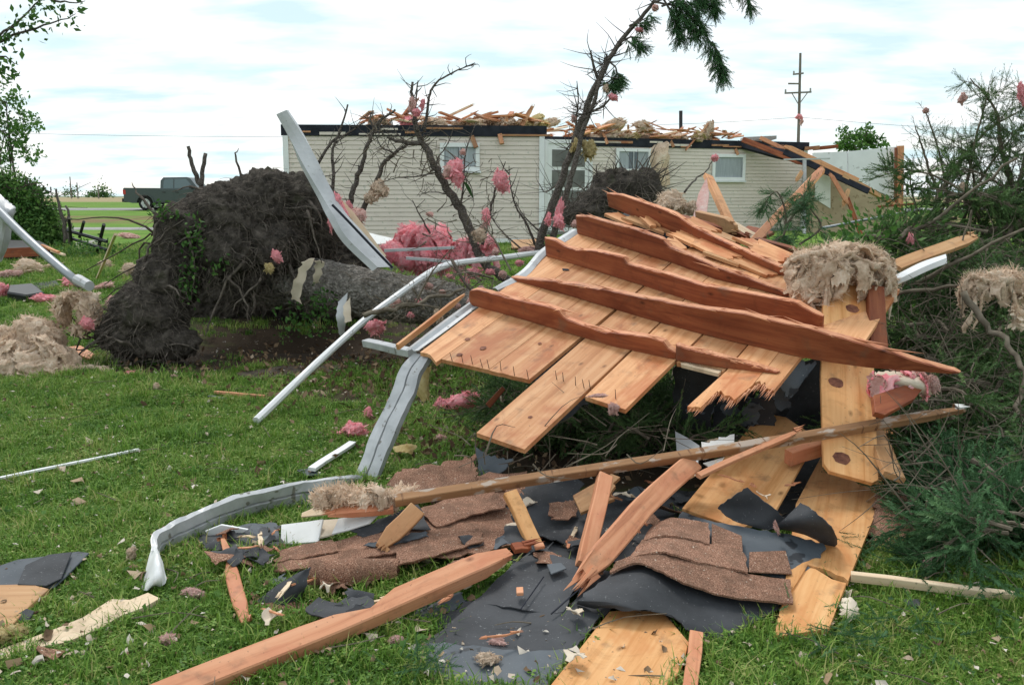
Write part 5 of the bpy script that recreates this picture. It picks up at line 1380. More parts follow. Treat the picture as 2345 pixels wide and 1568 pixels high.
# white and grey debris along the house foot
for pts, m, lab in (([D(835, 530, 12), D(905, 548, 12), D(900, 556, 11.9), D(850, 560, 11.8)], M_PVC, 'white bent sheet at the foot of the siding left of the pink heap'), ([Z(1160, 572, .05), Z(1245, 552, .3), Z(1250, 575, .05)], M_DARKP, 'small dark panel at the foot of the siding'), ([D(1170, 550, 12), D(1235, 545, 12), D(1238, 568, 11.8), D(1172, 566, 11.8)], W_PLY, 'brown box-like debris at the foot of the white corner')):
    slab('foot_debris', pts, .02, m, label=lab, cat='scrap')
for x0, y0, x1, y1, Y, m, lab in ((880, 575, 1040, 566, 9.0, M_FASCIA, 'thin grey strip crossing the large pink heap'), (930, 592, 1060, 600, 8.9, M_FASCIA, 'lower thin grey strip before the large pink heap'), (690, 545, 1245, 549, 20.3, M_PVC, 'long white strip lying along the foot of the siding')):
    beam('metal_strip', D(x0, y0, Y), D(x1, y1, Y), .03, .03, m, label=lab, cat='strip')

# ------------------------------------------------------------------ bent grey fascia strip and white downspout
ribbon('bent_fascia', [D(633, 262, 8.3), D(664, 318, 8.3), D(692, 372, 8.2), D(735, 445, 8.1), D(762, 490, 8.0), D(795, 545, 7.95), D(865, 612, 7.9)], [D(656, 252, 8.3), D(690, 305, 8.3), D(722, 358, 8.25), D(752, 420, 8.2), D(790, 485, 8.15), D(830, 530, 8.1), D(902, 612, 8.05)],
       [(-.12, -.05), (0, 0), (.5, .004), (1, 0), (1.05, -.05)], .004, M_FASCIA, label='long bent grey fascia strip leaning on the root plate', cat='fascia strip')
beam('fascia_backing', D(775, 455, 8.35), D(880, 590, 8.15), .055, .03, W_PALE, up=(0, -1, .4), split0=.1, label='pale wood backing behind the bent grey fascia strip', cat='board')
beam('dark_rod', D(760, 470, 7.95), D(900, 612, 7.8), .018, .018, M_DARKP, label='thin dark edge rod along the bent grey fascia strip', cat='rod')
V, Fs = tubev([D(587, 963, 5.95), D(700, 855, 6.55), D(830, 737, 7.1), D(905, 680, 7.4), D(975, 630, 7.7), D(1015, 610, 7.9), D(1060, 600, 8.1), D(1150, 590, 8.5), D(1240, 578, 9.0)], .028, .028, 8, 6)
put('downspout', V, Fs, M_WHITE, smooth=False, label='long white downspout leaning from the lawn over the fallen trunk', cat='downspout')
tube('crossing_twig', [D(1035, 595, 7.6), D(1060, 640, 7.4), D(1080, 668, 7.3)], .014, .01, M_TWIGD, label='dark twig crossing the bend of the white downspout', cat='twig')
tube('crossing_twig', [D(830, 720, 6.9), D(900, 710, 7.0), D(960, 690, 7.1), D(1010, 680, 7.2), D(1065, 660, 7.2)], .02, .012, M_TWIG, label='pale bent branch lying over the trunk under the downspout', cat='branch', wob=.012)
# ------------------------------------------------------------------ the torn roof panel: sheathing boards, rafters, nails
PL = plane3(D(960, 805, 5.0), D(1323, 531, 6.6), D(1805, 677, 5.2))
PN = PL[1]
def pp(x, y, lift=0.0): return on(PL, x, y) + PN * lift
panel = thing('roof_panel', 'torn roof panel of golden sheathing boards with splintered rafters still nailed on', 'roof panel', D(1450, 830, 4.8) * (1, 1, 0))
dB = unit(pp(1407, 632) - pp(1130, 845))               # along the boards, uphill
dU = unit(np.cross(dB, PN)); dU = dU if dU[0] > 0 else -dU
O0 = pp(1145, 726)
def uv(p): return np.dot(p - O0, dU), np.dot(p - O0, dB)
def at_uv(u, v, l=0.0): return O0 + dU * u + dB * v + PN * l
seam_px = [(1082, 694), (1145, 726), (1236, 756), (1323, 776), (1437, 799), (1550, 827), (1661, 845), (1742, 858), (1830, 818)]
US = [uv(pp(*q))[0] for q in seam_px]
US.append(US[-1] + .24)
vf = lambda x, y: uv(pp(x, y))[1]
fronts = [vf(990, 815), vf(1085, 838), vf(1180, 860), vf(1150, 1010), vf(1385, 920), vf(1600, 838), None, None, vf(1895, 765)]
vb = vf(1323, 531)
backs = [vb, vb + .02, vb - .05, vb + .1, vb - .12, vb + .06, vb - .2, vb - .05, vb - .25]
rq = random.Random(3)
for i in range(9):
    u0, u1 = US[i] + .001, US[i + 1] - .001
    v1 = backs[i]
    if i == 0:
        P = [pp(962, 806), pp(985, 812), at_uv(u1, vf(1012, 832)), at_uv(u1, v1), pp(1323, 531)]
        along, jag = (2, 3), (0,)
    elif i in (6, 7):
        if i == 6:
            P = [pp(1664, 848), pp(1574, 930), pp(1604, 932), pp(1632, 905), pp(1651, 893), pp(1660, 905), pp(1681, 915), at_uv(u1, vf(1725, 882)), at_uv(u1, v1), at_uv(u0, v1)]
            jag = (1, 3, 5)
        else:
            P = [at_uv(u0, vf(1735, 875)), pp(1772, 893), pp(1832, 818), at_uv(u1, v1), at_uv(u0, v1)]
            jag = (0,)
        along = (-1, 0)
        if i == 6: along = (9, 0)
        else: along = (0, 4)
    else:
        P = [at_uv(u0, fronts[i]), at_uv(u1, fronts[i]), at_uv(u1, v1), at_uv(u0, v1)]
        along, jag = (1, 2), ((0, 2) if i in (2, 5) else (2,))
        if i == 3: P[0] = pp(1091, 990); P[1] = pp(1201, 1028); jag = (2,)
        if i == 4: P[0] = pp(1340, 906); P[1] = pp(1432, 936); jag = (2,)
    if i == 8: P = [at_uv(US[8] + .003, vf(1850, 812)), at_uv(u1, vf(1895, 770)), at_uv(u1, v1), at_uv(US[8] + .003, v1)]
    slab('sheathing_board', [p - PN * (.001 + .0015 * (i % 3)) for p in P], .024, W_SHEATH, panel, along=along, jag=jag, jamp=.05 if i in (6, 7) else .012, jstep=.016 if i in (6, 7) else .05, seed=20 + i, up=PN)
slab('shingle_layer', [pp(975, 801, -.034), pp(1240, 862, -.034), pp(1545, 818, -.034), pp(1815, 812, -.034), pp(1885, 758, -.034), pp(1815, 640, -.034), pp(1450, 468, -.034), pp(1335, 522, -.034)], .012, M_FELT, panel, up=PN)
# rafters standing on the boards
def rafter(bot, prof, th=.04, m=W_RAFT, lean=0.0, nseg=26, seed=1, end=0.05):
    nseg = int(nseg * 2.2); wv = [0.0]
    """bot = pixel line where it meets the boards; prof = [(t, height)]"""
    C = [pp(*q) for q in bot]; d = [0]
    for a, b in zip(C, C[1:]): d.append(d[-1] + np.linalg.norm(b - a))
    d0_ = d[-1]; d = np.array(d) / d[-1]; C = np.array(C)
    x = unit(C[-1] - C[0]); y = unit(np.cross(PN, x)); rz = random.Random(seed)
    V, Fs = [], []
    ts = np.linspace(0, 1, nseg + 1); tt, hh = zip(*prof)
    for t in ts:
        c = np.array([np.interp(t, d, C[:, k]) for k in range(3)]); wv[0] = wv[0] * .5 + rz.gauss(0, .0007); h = float(np.interp(t, tt, hh)) + wv[0]
        h = max(h, .006); w = th * (.35 if (t in (0, 1) and end) else 1)
        for yy, z in ((-.5, .001), (.5, .001), (.5, h), (.18, h + rz.uniform(-.0015, .002)), (-.2, h + rz.uniform(-.003, .001)), (-.5, h - rz.uniform(0, .003))):
            V.append(c + y * yy * w + PN * z + y * lean * z)
    for i in range(nseg):
        for j in range(6):
            a, b = i * 6 + j, i * 6 + (j + 1) % 6; Fs.append([a, b, b + 6, a + 6])
    Fs.append([5 - j for j in range(6)]); Fs.append([nseg * 6 + j for j in range(6)]); nb = len(Fs)
    for _ in range(int(10 + 9 * d0_)):                     # long splinters lifting off the split edge
        t = rz.uniform(.03, .93); c = np.array([np.interp(t, d, C[:, k]) for k in range(3)]); h = float(np.interp(t, tt, hh))
        l = rz.uniform(.04, .20); rd = rz.uniform(.0025, .0075); b = len(V); sg = rz.choice((-1, 1)); yo = y * th * rz.uniform(-.45, .45)
        o_ = c + yo + PN * (h - rd) + y * lean * h; tip = o_ + x * l * sg + PN * rz.uniform(-.012, .028) + y * rz.uniform(-.015, .015)
        V.extend([o_ - x * .02 * sg - y * rd - PN * rd, o_ - x * .02 * sg + y * rd - PN * rd, o_ + y * rd + PN * rd, o_ - y * rd + PN * rd, tip])
        for j in range(4): Fs.append([b + j, b + (j + 1) % 4, b + 4])
        Fs.append([b + 3, b + 2, b + 1, b])
    M4 = frame(C[0], x, y)
    o = put('rafter', V, Fs, m, panel, M4)
    o.data.materials.append(W_BEAM)                       # freshly split top edge
    for i in range(nseg):
        for j in (2, 3): o.data.polygons[i * 6 + j].material_index = 1
    for i in range(nb, len(Fs)): o.data.polygons[i].material_index = 1
    return o
rafter([(1078, 694), (1205, 729), (1410, 790), (1554, 820)], [(0, .05), (.02, .10), (.06, .115), (.2, .118), (.205, .112), (.43, .126), (.49, .122), (.515, .082), (.6, .072), (.72, .066), (.725, .078), (.90, .098), (.955, .085), (.96, .06), (1, .03)], .042, W_SHEATH if False else W_RAFT, 0, seed=2)
rafter([(1548, 820), (1660, 838), (1785, 852)], [(0, .08), (.1, .07), (.5, .05), (.8, .025), (1, .006)], .042, W_RAFT, .15, seed=3)
rafter([(1172, 637), (1319, 677), (1473, 723), (1607, 760), (1820, 810), (1895, 824), (1995, 838), (2130, 848), (2199, 853)], [(0, .012), (.1, .05), (.15, .072), (.155, .064), (.2, .085), (.28, .095), (.285, .108), (.33, .110), (.40, .122), (.45, .14), (.455, .132), (.62, .17), (.75, .165), (.85, .12), (.93, .055), (1, .006)], .045, W_RAFT, 0, 40, seed=4)
rafter([(1252, 584), (1339, 609), (1473, 650), (1607, 693), (1775, 733), (1884, 758)], [(0, .13), (.05, .135), (.10, .108), (.15, .104), (.22, .135), (.355, .150), (.362, .128), (.366, .112), (.5, .118), (.505, .124), (.66, .118), (.8, .132), (.93, .14), (.95, .12), (1, .09)], .042, W_RAFT, 0, 34, seed=5)
rafter([(1323, 532), (1407, 558), (1540, 598), (1641, 636), (1741, 660), (1805, 678)], [(0, .13), (.08, .15), (.33, .155), (.46, .14), (.50, .10), (.68, .085), (.85, .055), (1, .02)], .042, W_RAFT, 0, 34, seed=6)
rafter([(1395, 470), (1507, 516), (1587, 546), (1675, 580), (1798, 630)], [(0, .10), (.1, .135), (.3, .15), (.45, .15), (.55, .10), (.7, .075), (1, .05)], .042, W_RAFT, -.1, 30, seed=7)
# pale torn lip under the nearest rafter, nails along the torn front edge
slab('torn_lip', [pp(1556, 822, -.004), pp(1655, 845, -.004), pp(1645, 853, -.004), pp(1560, 832, -.004)], .02, W_PALE, panel, jag=(2,), jamp=.01, up=PN)
for x, y in ((1082, 832), (1105, 840), (1147, 846), (1178, 858), (1036, 826), (1060, 829), (1318, 882), (1338, 888), (1352, 890), (1290, 872), (1410, 912), (1120, 842), (1210, 866), (1275, 868)):
    p = pp(x, y); put('nail', *tubev([p - PN * .01, p + PN * .05 + np.array([R.uniform(-.008, .008), 0, 0])], .0024, .0016, 5, 1), M_RUST, panel)
for x, y, r in ((1070, 777, .017), (1106, 797, .019), (1052, 812, .017), (1236, 752 + 34, .011), (1214, 955, .011)):
    c = pp(x, y, .0012); n = 14
    put('knot', [c + PN * .0006] + [c + (dB * math.cos(2 * math.pi * k / n) * 1.1 + dU * math.sin(2 * math.pi * k / n)) * r * R.uniform(.85, 1.1) for k in range(n)], [[0, 1 + k, 1 + (k + 1) % n] for k in range(n)], M_KNOT, panel)
# holes and broken bits between the upper rafters
c = pp(1294, 618, .002); put('knot_hole', [c + dU * .035, c + dB * .02 + dU * .01, c - dU * .03 + dB * .012, c - dB * .02 - dU * .005], [[0, 1, 2, 3]], M_DARKP, panel)
for i, (x0, y0, x1, y1, w, up_) in enumerate(((1440, 500, 1530, 535, .16, .02), (1478, 512, 1500, 528, .1, .06), (1545, 545, 1600, 566, .17, .05), (1600, 560, 1680, 600, .19, .04), (1620, 585, 1700, 610, .1, .03), (1690, 595, 1770, 632, .2, .02), (1720, 575, 1800, 605, .16, .05), (1400, 490, 1450, 515, .14, .01), (1600, 525, 1700, 560, .18, .03), (1700, 550, 1790, 590, .2, .02), (1530, 560, 1560, 580, .09, .05), (1575, 520, 1640, 545, .12, .07))):
    a, b = pp(x0, y0, up_), pp(x1, y1, up_ * .6)
    x_ = unit(b - a); y_ = unit(np.cross(PN + dU * R.uniform(-.3, .3) + dB * R.uniform(-.3, .3), x_)) * w * .42
    slab('broken_board', [a - y_, a + y_, b + y_ * R.uniform(.7, 1.1), b - y_ * R.uniform(.5, 1)], .02, W_SHEATH if i % 4 else W_PLY, panel, along=(0, 3), jag=(0, 2), jamp=.06, jstep=.018, seed=i, up=PN)
for i, (x0, y0, x1, y1) in enumerate(((1560, 508, 1720, 552), (1735, 560, 1842, 592), (1600, 498, 1690, 525))):
    a, b = D(x0, y0, 7.0), D(x1, y1, 6.3)
    beam('rafter', a, b, .045, .11, W_RAFT if i < 2 else W_PLY, panel, up=PN, split1=.06, seed=60 + i)
# metal drip edge along the left side of the panel
ribbon('drip_edge', [pp(1312, 527, .01), pp(1240, 575, .015), pp(1195, 622, .01), pp(1128, 660, .0)], [pp(1325, 534, .0), pp(1252, 585, .005), pp(1206, 632, .0), pp(1140, 664, .0)], [(0, 0), (.5, .01), (1, 0), (1.02, -.03)], .003, M_GUTTER, panel)
ribbon('drip_edge', [pp(1080, 688, .0), pp(1010, 738, .0), pp(930, 800, .0)], [pp(1098, 698, .0), pp(1030, 750, .0), pp(958, 802, .0)], [(0, 0), (.4, .012), (.6, -.006), (1, 0)], .003, M_GUTTER, panel)
beam('edge_strip', pp(1066, 684, .03), pp(912, 797, .01), .02, .035, W_SHEATH, panel, up=PN, split0=.04)

beam('grey_bracket', D(838, 786, 6.3), D(945, 806, 5.7), .06, .05, M_GUTTER, up=(0, -.3, 1), label='short grey metal channel end left of the panel corner', cat='metal channel')
tan_heap = fluff_blob('insulation_pile', [px_ball(1870, 612, 5.25, 44, 32, 38), px_ball(1925, 604, 5.2, 56, 30, 44), px_ball(1985, 622, 5.15, 44, 30, 38), px_ball(2012, 640, 5.1, 26, 18, 26), px_ball(1838, 640, 5.1, 20, 32, 24), px_ball(1860, 658, 5.05, 30, 26, 22)], .014, M_TAN, 4, .06, 7, .04, 17, 1800, .05,
           label='large tan insulation pile draped over the panel and the knotty upright board', cat='insulation')
insul_layers(tan_heap, D(1925, 615, 5.12), (.27, .17, .135), 34, .12, M_TAN, 3, low=-.5)
insul_ropes(tan_heap, D(1925, 618, 5.1), (.27, .17, .13), 15, M_TAN, 6, .22, .006, -.3)
wad_px('t', 1545, 468, 8.0, 48, 28, 'tan insulation heap behind the highest rafter of the panel')
wad_px('t', 1515, 478, 7.9, 24, 22, 'left part of the tan insulation behind the highest rafter', rot=(0, 0, .8))
wad_px('t', 1582, 482, 7.9, 24, 20, 'right part of the tan insulation behind the highest rafter', rot=(0, .3, 1.5))
slab('torn_paper_backing', [D(1588, 500, 7.8), D(1598, 440, 7.9), D(1618, 405, 8.0), D(1625, 450, 7.9), D(1615, 500, 7.7)], .012, M_PINKL, label='faded pink paper standing behind the highest rafter', cat='paper')
beam('tilted_stud', D(1620, 405, 8.6), D(1682, 530, 7.6), .09, .045, W_SHEATH, up=(.3, -1, .2), label='tall tilted stud leaning behind the panel before the third window', cat='stud')
beam('corrugated_scrap', D(1700, 528, 8.5), D(1760, 540, 8.3), .2, .03, W_RAFT, up=(0, -.4, 1), label='reddish scrap beyond the top of the panel', cat='scrap')
beam('slanted_plank', D(1720, 560, 7.6), D(1885, 383, 9.2), .07, .05, W_BEAM, up=(0, -1, .3), split1=.1, label='long slanted reddish plank rising behind the panel to the roof edge', cat='plank')
beam('pale_board', D(1640, 505, 8.3), D(1720, 548, 7.9), .25, .02, W_PALE, up=(0, -.3, 1), label='pale board lying beyond the highest rafter', cat='board')

keep_off([(-.25, 4.75), (.1, 4.35), (.6, 4.2), (1.6, 4.3), (2.0, 4.6), (2.0, 6.4), (-.1, 6.2)])  # turf kept out under the panel to deepen the dark there
# ------------------------------------------------------------------ grey gutter torn from the panel
ribbon('gutter', [D(948, 808, 5.05), D(920, 838, 5.0), D(898, 890, 4.93), D(868, 955, 4.88), D(840, 1020, 4.8), D(812, 1096, 4.72)], [D(985, 815, 5.0), D(962, 848, 4.95), D(945, 900, 4.88), D(915, 965, 4.8), D(888, 1030, 4.74), D(856, 1102, 4.68)],
       [(-.02, -.035), (0, .0), (.25, .003), (.46, .004), (.5, -.014), (.54, .004), (.8, .003), (1, 0), (1.02, -.03)], .003, M_GUTTER, dent=.009, label='torn grey gutter length hanging from the panel corner to the lawn', cat='gutter')
ga = [(832, 1098, .03), (775, 1096, .09), (700, 1105, .12), (620, 1122, .13), (545, 1140, .13), (465, 1172, .12), (400, 1200, .12), (362, 1230, .11), (358, 1262, .09)]
gb = [(815, 1106, .0), (745, 1142, .01), (690, 1158, .01), (625, 1170, .01), (560, 1188, .01), (490, 1216, .01), (420, 1245, .01), (372, 1272, .01), (360, 1290, .01)]
ribbon('gutter', [Z(*q) for q in ga], [Z(*q) for q in gb], [(-.05, -.02), (0, 0), (.4, .004), (.46, -.012), (.52, .005), (1, 0), (1.1, .035)], .003, M_GUTTER, dent=.012, label='curved grey gutter length lying on the lawn', cat='gutter')
keep_off([Z(x, y, 0) for x, y, _ in ga] + [Z(x, y, 0) for x, y, _ in gb[::-1]])
sheet('gutter_end', [[Z(350, 1225, .12), Z(362, 1255, .10), Z(372, 1290, .08), Z(382, 1325, .05)], [Z(345, 1260, .08), Z(358, 1285, .11), Z(365, 1315, .09), Z(372, 1340, .04)], [Z(318, 1345, .01), Z(328, 1350, .03), Z(338, 1352, .03), Z(345, 1342, .02)]], .004, M_WHITE, rough=.015, edge=.004, seed=2, off=True, label='bent white inside of the gutter end pointing down into the grass', cat='gutter end')

# ------------------------------------------------------------------ shingles and felt at the front
def zs(rows): return [[Z(*p) for p in r] for r in rows]
SH = dict(off=True)
sheet('shingle_sheet', zs([[(640, 1262, .05), (760, 1240, .07), (880, 1200, .11), (990, 1150, .12), (1120, 1118, .12)], [(625, 1298, .05), (750, 1282, .07), (900, 1250, .09), (1040, 1215, .10), (1180, 1180, .09)], [(640, 1312, .05), (790, 1296, .06), (930, 1290, .07), (1075, 1272, .07), (1200, 1248, .06)]]), .006, M_SHING, rough=.018, edge=.025, seed=4, label='large sheet of brown shingles on the lawn under the batten', cat='shingles', **SH)
for i, (rows, lab) in enumerate((([[(640, 1256, .075), (720, 1240, .085), (765, 1236, .09)], [(632, 1285, .065), (720, 1272, .08), (780, 1262, .085)]], 'brown shingle tab at the left end of the large sheet'),
                                 ([[(770, 1262, .09), (870, 1242, .10), (960, 1226, .105)], [(780, 1285, .085), (880, 1268, .095), (965, 1252, .10)]], 'brown shingle tab in the middle of the large sheet'),
                                 ([[(905, 1262, .10), (1000, 1236, .105), (1100, 1205, .11)], [(915, 1292, .09), (1010, 1268, .095), (1110, 1240, .10)]], 'brown shingle tab towards the right of the large sheet'),
                                 ([[(960, 1170, .13), (1060, 1140, .135), (1140, 1125, .14)], [(1000, 1205, .12), (1080, 1180, .125), (1160, 1160, .13)]], 'brown shingle tab just below the batten'))):
    sheet('shingle_tab', zs(rows), .006, M_SHING, rough=.01, edge=.012, seed=14 + i, label=lab, cat='shingle')
sheet('shingle_sheet', zs([[(880, 1105, .13), (915, 1075, .17), (965, 1070, .19), (1040, 1052, .22), (1085, 1036, .24)], [(905, 1125, .12), (950, 1105, .15), (1000, 1095, .17), (1060, 1080, .19), (1094, 1068, .21)], [(945, 1150, .11), (985, 1140, .13), (1030, 1128, .14), (1070, 1112, .16), (1098, 1098, .17)]]), .006, M_SHING, rough=.03, edge=.025, seed=9, label='raised ragged brown shingle piece above the left part of the batten', cat='shingles')
# rolled shingle
rowsR = []
for k in range(8):
    an = -.3 + k * .62
    rowsR.append([Z(712, 1352, .0) + np.array([0, -math.cos(an) * .060, .064 + math.sin(an) * .060]), Z(810, 1348, .0) + np.array([0, -math.cos(an) * .058, .062 + math.sin(an) * .058]), Z(915, 1334, .0) + np.array([0, -math.cos(an) * .048, .052 + math.sin(an) * .048])])
sheet('rolled_shingle', rowsR, .005, M_SHING, su=5, sv=3, rough=.006, edge=.006, seed=2, off=True, label='brown shingle strip curled into a roll', cat='shingle')
sheet('felt_flap', zs([[(578, 1388, .01), (640, 1395, .01), (700, 1372, .012)], [(615, 1352, .05), (655, 1350, .07), (702, 1340, .08)], [(690, 1306, .12), (700, 1303, .13), (712, 1298, .13)]]), .004, M_FELT, rough=.012, edge=.006, seed=6, off=True, label='black felt flap folded out at the left end of the shingle roll', cat='felt')
for i, (rows, m, lab) in enumerate((([[(650, 1378, .02), (740, 1372, .03), (830, 1362, .03)], [(668, 1402, .012), (745, 1398, .015), (835, 1384, .015)]], M_SHING, 'broken brown shingle crumbs under the shingle roll'),
                                    ([[(590, 1325, .03), (625, 1320, .04), (650, 1310, .05)], [(596, 1345, .02), (630, 1340, .03), (660, 1328, .04)]], M_FELTB, 'blue grey shingle corner left of the roll'),
                                    ([[(500, 1215, .03), (570, 1200, .05), (640, 1195, .05)], [(505, 1250, .02), (570, 1246, .03), (640, 1240, .03)]], M_FELTB, 'blue grey shingle scraps left of the white board'),
                                    ([[(800, 1215, .10), (880, 1185, .13), (960, 1150, .15)], [(830, 1232, .09), (900, 1215, .11), (985, 1215, .12)]], M_FELT, 'dark felt under the split short post'),
                                    ([[(830, 1245, .11), (920, 1225, .12), (980, 1212, .12)], [(840, 1252, .10), (930, 1240, .11), (985, 1225, .11)]], M_FELTB, 'thin blue grey shingle edge on the brown sheet'),
                                    ([[(940, 1400, .01), (1000, 1375, .03), (1060, 1350, .04)], [(958, 1430, .01), (1015, 1408, .02), (1070, 1375, .03)]], M_FELTB, 'blue grey shingle tab beside the big beam, inner one'),
                                    ([[(985, 1425, .012), (1030, 1398, .03), (1080, 1368, .04)], [(1000, 1445, .01), (1050, 1420, .02), (1100, 1385, .03)]], M_FELT, 'dark shingle tab beside the big beam, outer one'))):
    sheet('shingle_scrap', zs(rows), .004, m, rough=.012, edge=.015, seed=30 + i, off=True, label=lab, cat='shingle')
# dark back of the big fallen sheet, in strips with open joints
felt = thing('felt_sheet', 'wide dark felt back of a fallen shingle sheet lying towards the camera', 'felt', Z(1150, 1420, .02))
for i, rows in enumerate(([[(1210, 1262, .07), (1280, 1272, .09), (1345, 1290, .08)], [(1150, 1312, .05), (1240, 1330, .07), (1320, 1345, .07)], [(1085, 1380, .04), (1185, 1395, .05), (1290, 1400, .06)]], [[(1350, 1292, .075), (1400, 1308, .07), (1440, 1325, .06)], [(1328, 1345, .065), (1380, 1352, .06), (1420, 1362, .05)], [(1298, 1401, .055), (1345, 1405, .055), (1385, 1410, .05)]],
                          [[(1086, 1374, .045), (1186, 1386, .05), (1292, 1392, .062), (1382, 1400, .06)], [(1010, 1440, .02), (1130, 1455, .03), (1250, 1455, .035), (1345, 1450, .045)], [(945, 1472, .015), (1080, 1485, .025), (1215, 1500, .03), (1315, 1490, .035)]], [[(950, 1466, .022), (1085, 1478, .03), (1215, 1488, .04), (1318, 1480, .04)], [(975, 1530, .012), (1090, 1540, .015), (1180, 1545, .02), (1275, 1540, .02)], [(1000, 1565, .012), (1090, 1580, .012), (1170, 1590, .012), (1245, 1590, .012)]])):
    sheet('felt_strip', zs(rows), .005, M_FELT if i != 3 else M_FELTB, felt, rough=.012, edge=.010, seed=40 + i, off=True)
for (a0, a1) in (((1245, 1320), (1192, 1395)), ((1330, 1345), (1262, 1405))):
    P = [Z(*a0, .092), Z((a0[0] + a1[0]) / 2, (a0[1] + a1[1]) / 2, .082), Z(*a1, .066)]
    put('joint', *tubev(P, .003, .003, 4, 3), M_DARKP, felt)
sheet('rumpled_felt', zs([[(1105, 1215, .06), (1170, 1200, .10), (1225, 1215, .10)], [(1130, 1245, .06), (1190, 1240, .09), (1250, 1250, .09)], [(1215, 1265, .07), (1250, 1270, .08), (1300, 1275, .08)]]), .005, M_FELT, rough=.03, edge=.02, seed=44, off=True, label='crumpled dark felt where the splintered beam tip ends', cat='felt')
sheet('rumpled_felt', zs([[(1100, 1100, .10), (1200, 1090, .12), (1330, 1080, .14)], [(1120, 1150, .07), (1230, 1150, .08), (1340, 1150, .09)], [(1180, 1210, .06), (1260, 1230, .06), (1350, 1240, .06)]]), .005, M_FELT, rough=.05, edge=.03, seed=46, off=True, label='rumpled dark felt under the batten between the leaning posts', cat='felt')
sheet('shingle_scrap', zs([[(1250, 1150, .12), (1290, 1145, .13), (1320, 1140, .13)], [(1262, 1190, .10), (1300, 1185, .11), (1325, 1178, .11)]]), .006, M_SHING, rough=.02, edge=.02, seed=47, label='brown shingle scrap left of the upright post', cat='shingle')
sheet('rumpled_felt', zs([[(1120, 1150, .03), (1300, 1128, .035), (1440, 1120, .04), (1600, 1120, .04)], [(1130, 1200, .03), (1300, 1190, .03), (1440, 1190, .03), (1560, 1200, .03)], [(1180, 1290, .035), (1320, 1290, .035), (1440, 1290, .035), (1550, 1290, .03)]]), .005, M_FELT, rough=.02, edge=.03, seed=48, off=True, label='black felt on the ground around the feet of the prop beam', cat='felt')
sheet('rumpled_felt', zs([[(1800, 985, .03), (1880, 980, .03), (1960, 985, .03)], [(1760, 1090, .03), (1840, 1080, .03), (1920, 1080, .03)], [(1720, 1200, .03), (1800, 1200, .03), (1860, 1200, .03)]]), .005, M_FELT, rough=.02, edge=.03, seed=49, off=True, label='added black sheet standing in for the dark gap between the two wide golden boards', cat='felt')  # dark sheet added to stand for the shade in the gap
# right-hand shingle sheet
sheet('felt_underside', zs([[(1440, 1275, .13), (1530, 1290, .15), (1640, 1310, .12), (1740, 1330, .09), (1815, 1350, .06)], [(1385, 1330, .11), (1480, 1335, .14), (1590, 1360, .10), (1690, 1375, .07), (1800, 1382, .05)], [(1328, 1368, .10), (1430, 1378, .12), (1530, 1405, .08), (1640, 1430, .05), (1735, 1420, .035)], [(1323, 1385, .05), (1440, 1398, .10), (1515, 1398, .09), (1600, 1458, .03), (1672, 1465, .02)]]), .005, M_FELT, rough=.014, edge=.014, seed=50, off=True, label='black curled underside sheet below the brown shingle courses', cat='felt')
sheet('felt_liner', zs([[(1559, 1168, .12), (1640, 1195, .13), (1740, 1212, .13), (1820, 1225, .12), (1895, 1245, .10)], [(1545, 1205, .12), (1640, 1235, .12), (1730, 1262, .11), (1810, 1285, .09), (1870, 1300, .07)], [(1520, 1250, .12), (1620, 1275, .11), (1720, 1305, .09), (1790, 1325, .07), (1832, 1345, .05)]]), .005, M_FELTB, rough=.012, edge=.014, seed=51, off=True, label='blue grey felt sheet behind the brown shingle courses', cat='felt')
CR = thing('shingle_course', 'three stepped courses of brown shingles bent over the black sheet', 'shingles', Z(1600, 1320, .05))
for i, rows in enumerate(([[(1412, 1286, .145), (1498, 1258, .185), (1530, 1266, .185), (1596, 1283, .165), (1713, 1310, .125), (1813, 1326, .095)], [(1395, 1312, .13), (1458, 1290, .17), (1508, 1308, .17), (1579, 1338, .145), (1680, 1365, .105), (1817, 1381, .08)]],
                          [[(1470, 1236, .17), (1512, 1227, .19), (1562, 1232, .19), (1628, 1246, .17), (1690, 1258, .15), (1709, 1272, .14)], [(1440, 1276, .165), (1505, 1262, .195), (1545, 1268, .195), (1596, 1284, .175), (1660, 1296, .15), (1716, 1309, .135)]],
                          [[(1490, 1207, .17), (1520, 1190, .19), (1545, 1185, .19), (1590, 1190, .18), (1626, 1196, .17)], [(1470, 1236, .175), (1508, 1226, .20), (1540, 1226, .20), (1590, 1236, .185), (1626, 1247, .175)]])):
    sheet('shingle_band', zs(rows), .008, M_SHING, CR, sv=5, rough=.008, edge=.007, seed=53 + i)
for i, P in enumerate(([(1630, 1198, .155), (1699, 1225, .15), (1701, 1266, .145), (1630, 1247, .155)], [(1716, 1264, .135), (1800, 1258, .115), (1814, 1314, .085), (1716, 1307, .12)])):
    slab('shingle_tab', [Z(*q) for q in P], .006, M_SHING, CR)
sheet('felt_curl', zs([[(1640, 1162, .19), (1672, 1140, .25), (1710, 1115, .30)], [(1662, 1180, .17), (1705, 1165, .20), (1745, 1142, .26)], [(1690, 1196, .15), (1740, 1195, .16), (1782, 1170, .21)], [(1735, 1210, .13), (1765, 1212, .13), (1800, 1190, .17)]]), .005, M_FELT, rough=.006, edge=.006, seed=57, label='black felt flap curled up on the wide board, upper left flap', cat='felt')
sheet('felt_curl', zs([[(1757, 1212, .13), (1795, 1190, .20), (1836, 1150, .27)], [(1800, 1212, .13), (1838, 1195, .22), (1868, 1172, .27)], [(1850, 1225, .12), (1890, 1215, .18), (1904, 1205, .22)], [(1895, 1252, .07), (1914, 1250, .08), (1916, 1232, .13)]]), .005, M_FELT, rough=.006, edge=.005, seed=58, label='black felt flap arching over on the wide board, right flap', cat='felt')
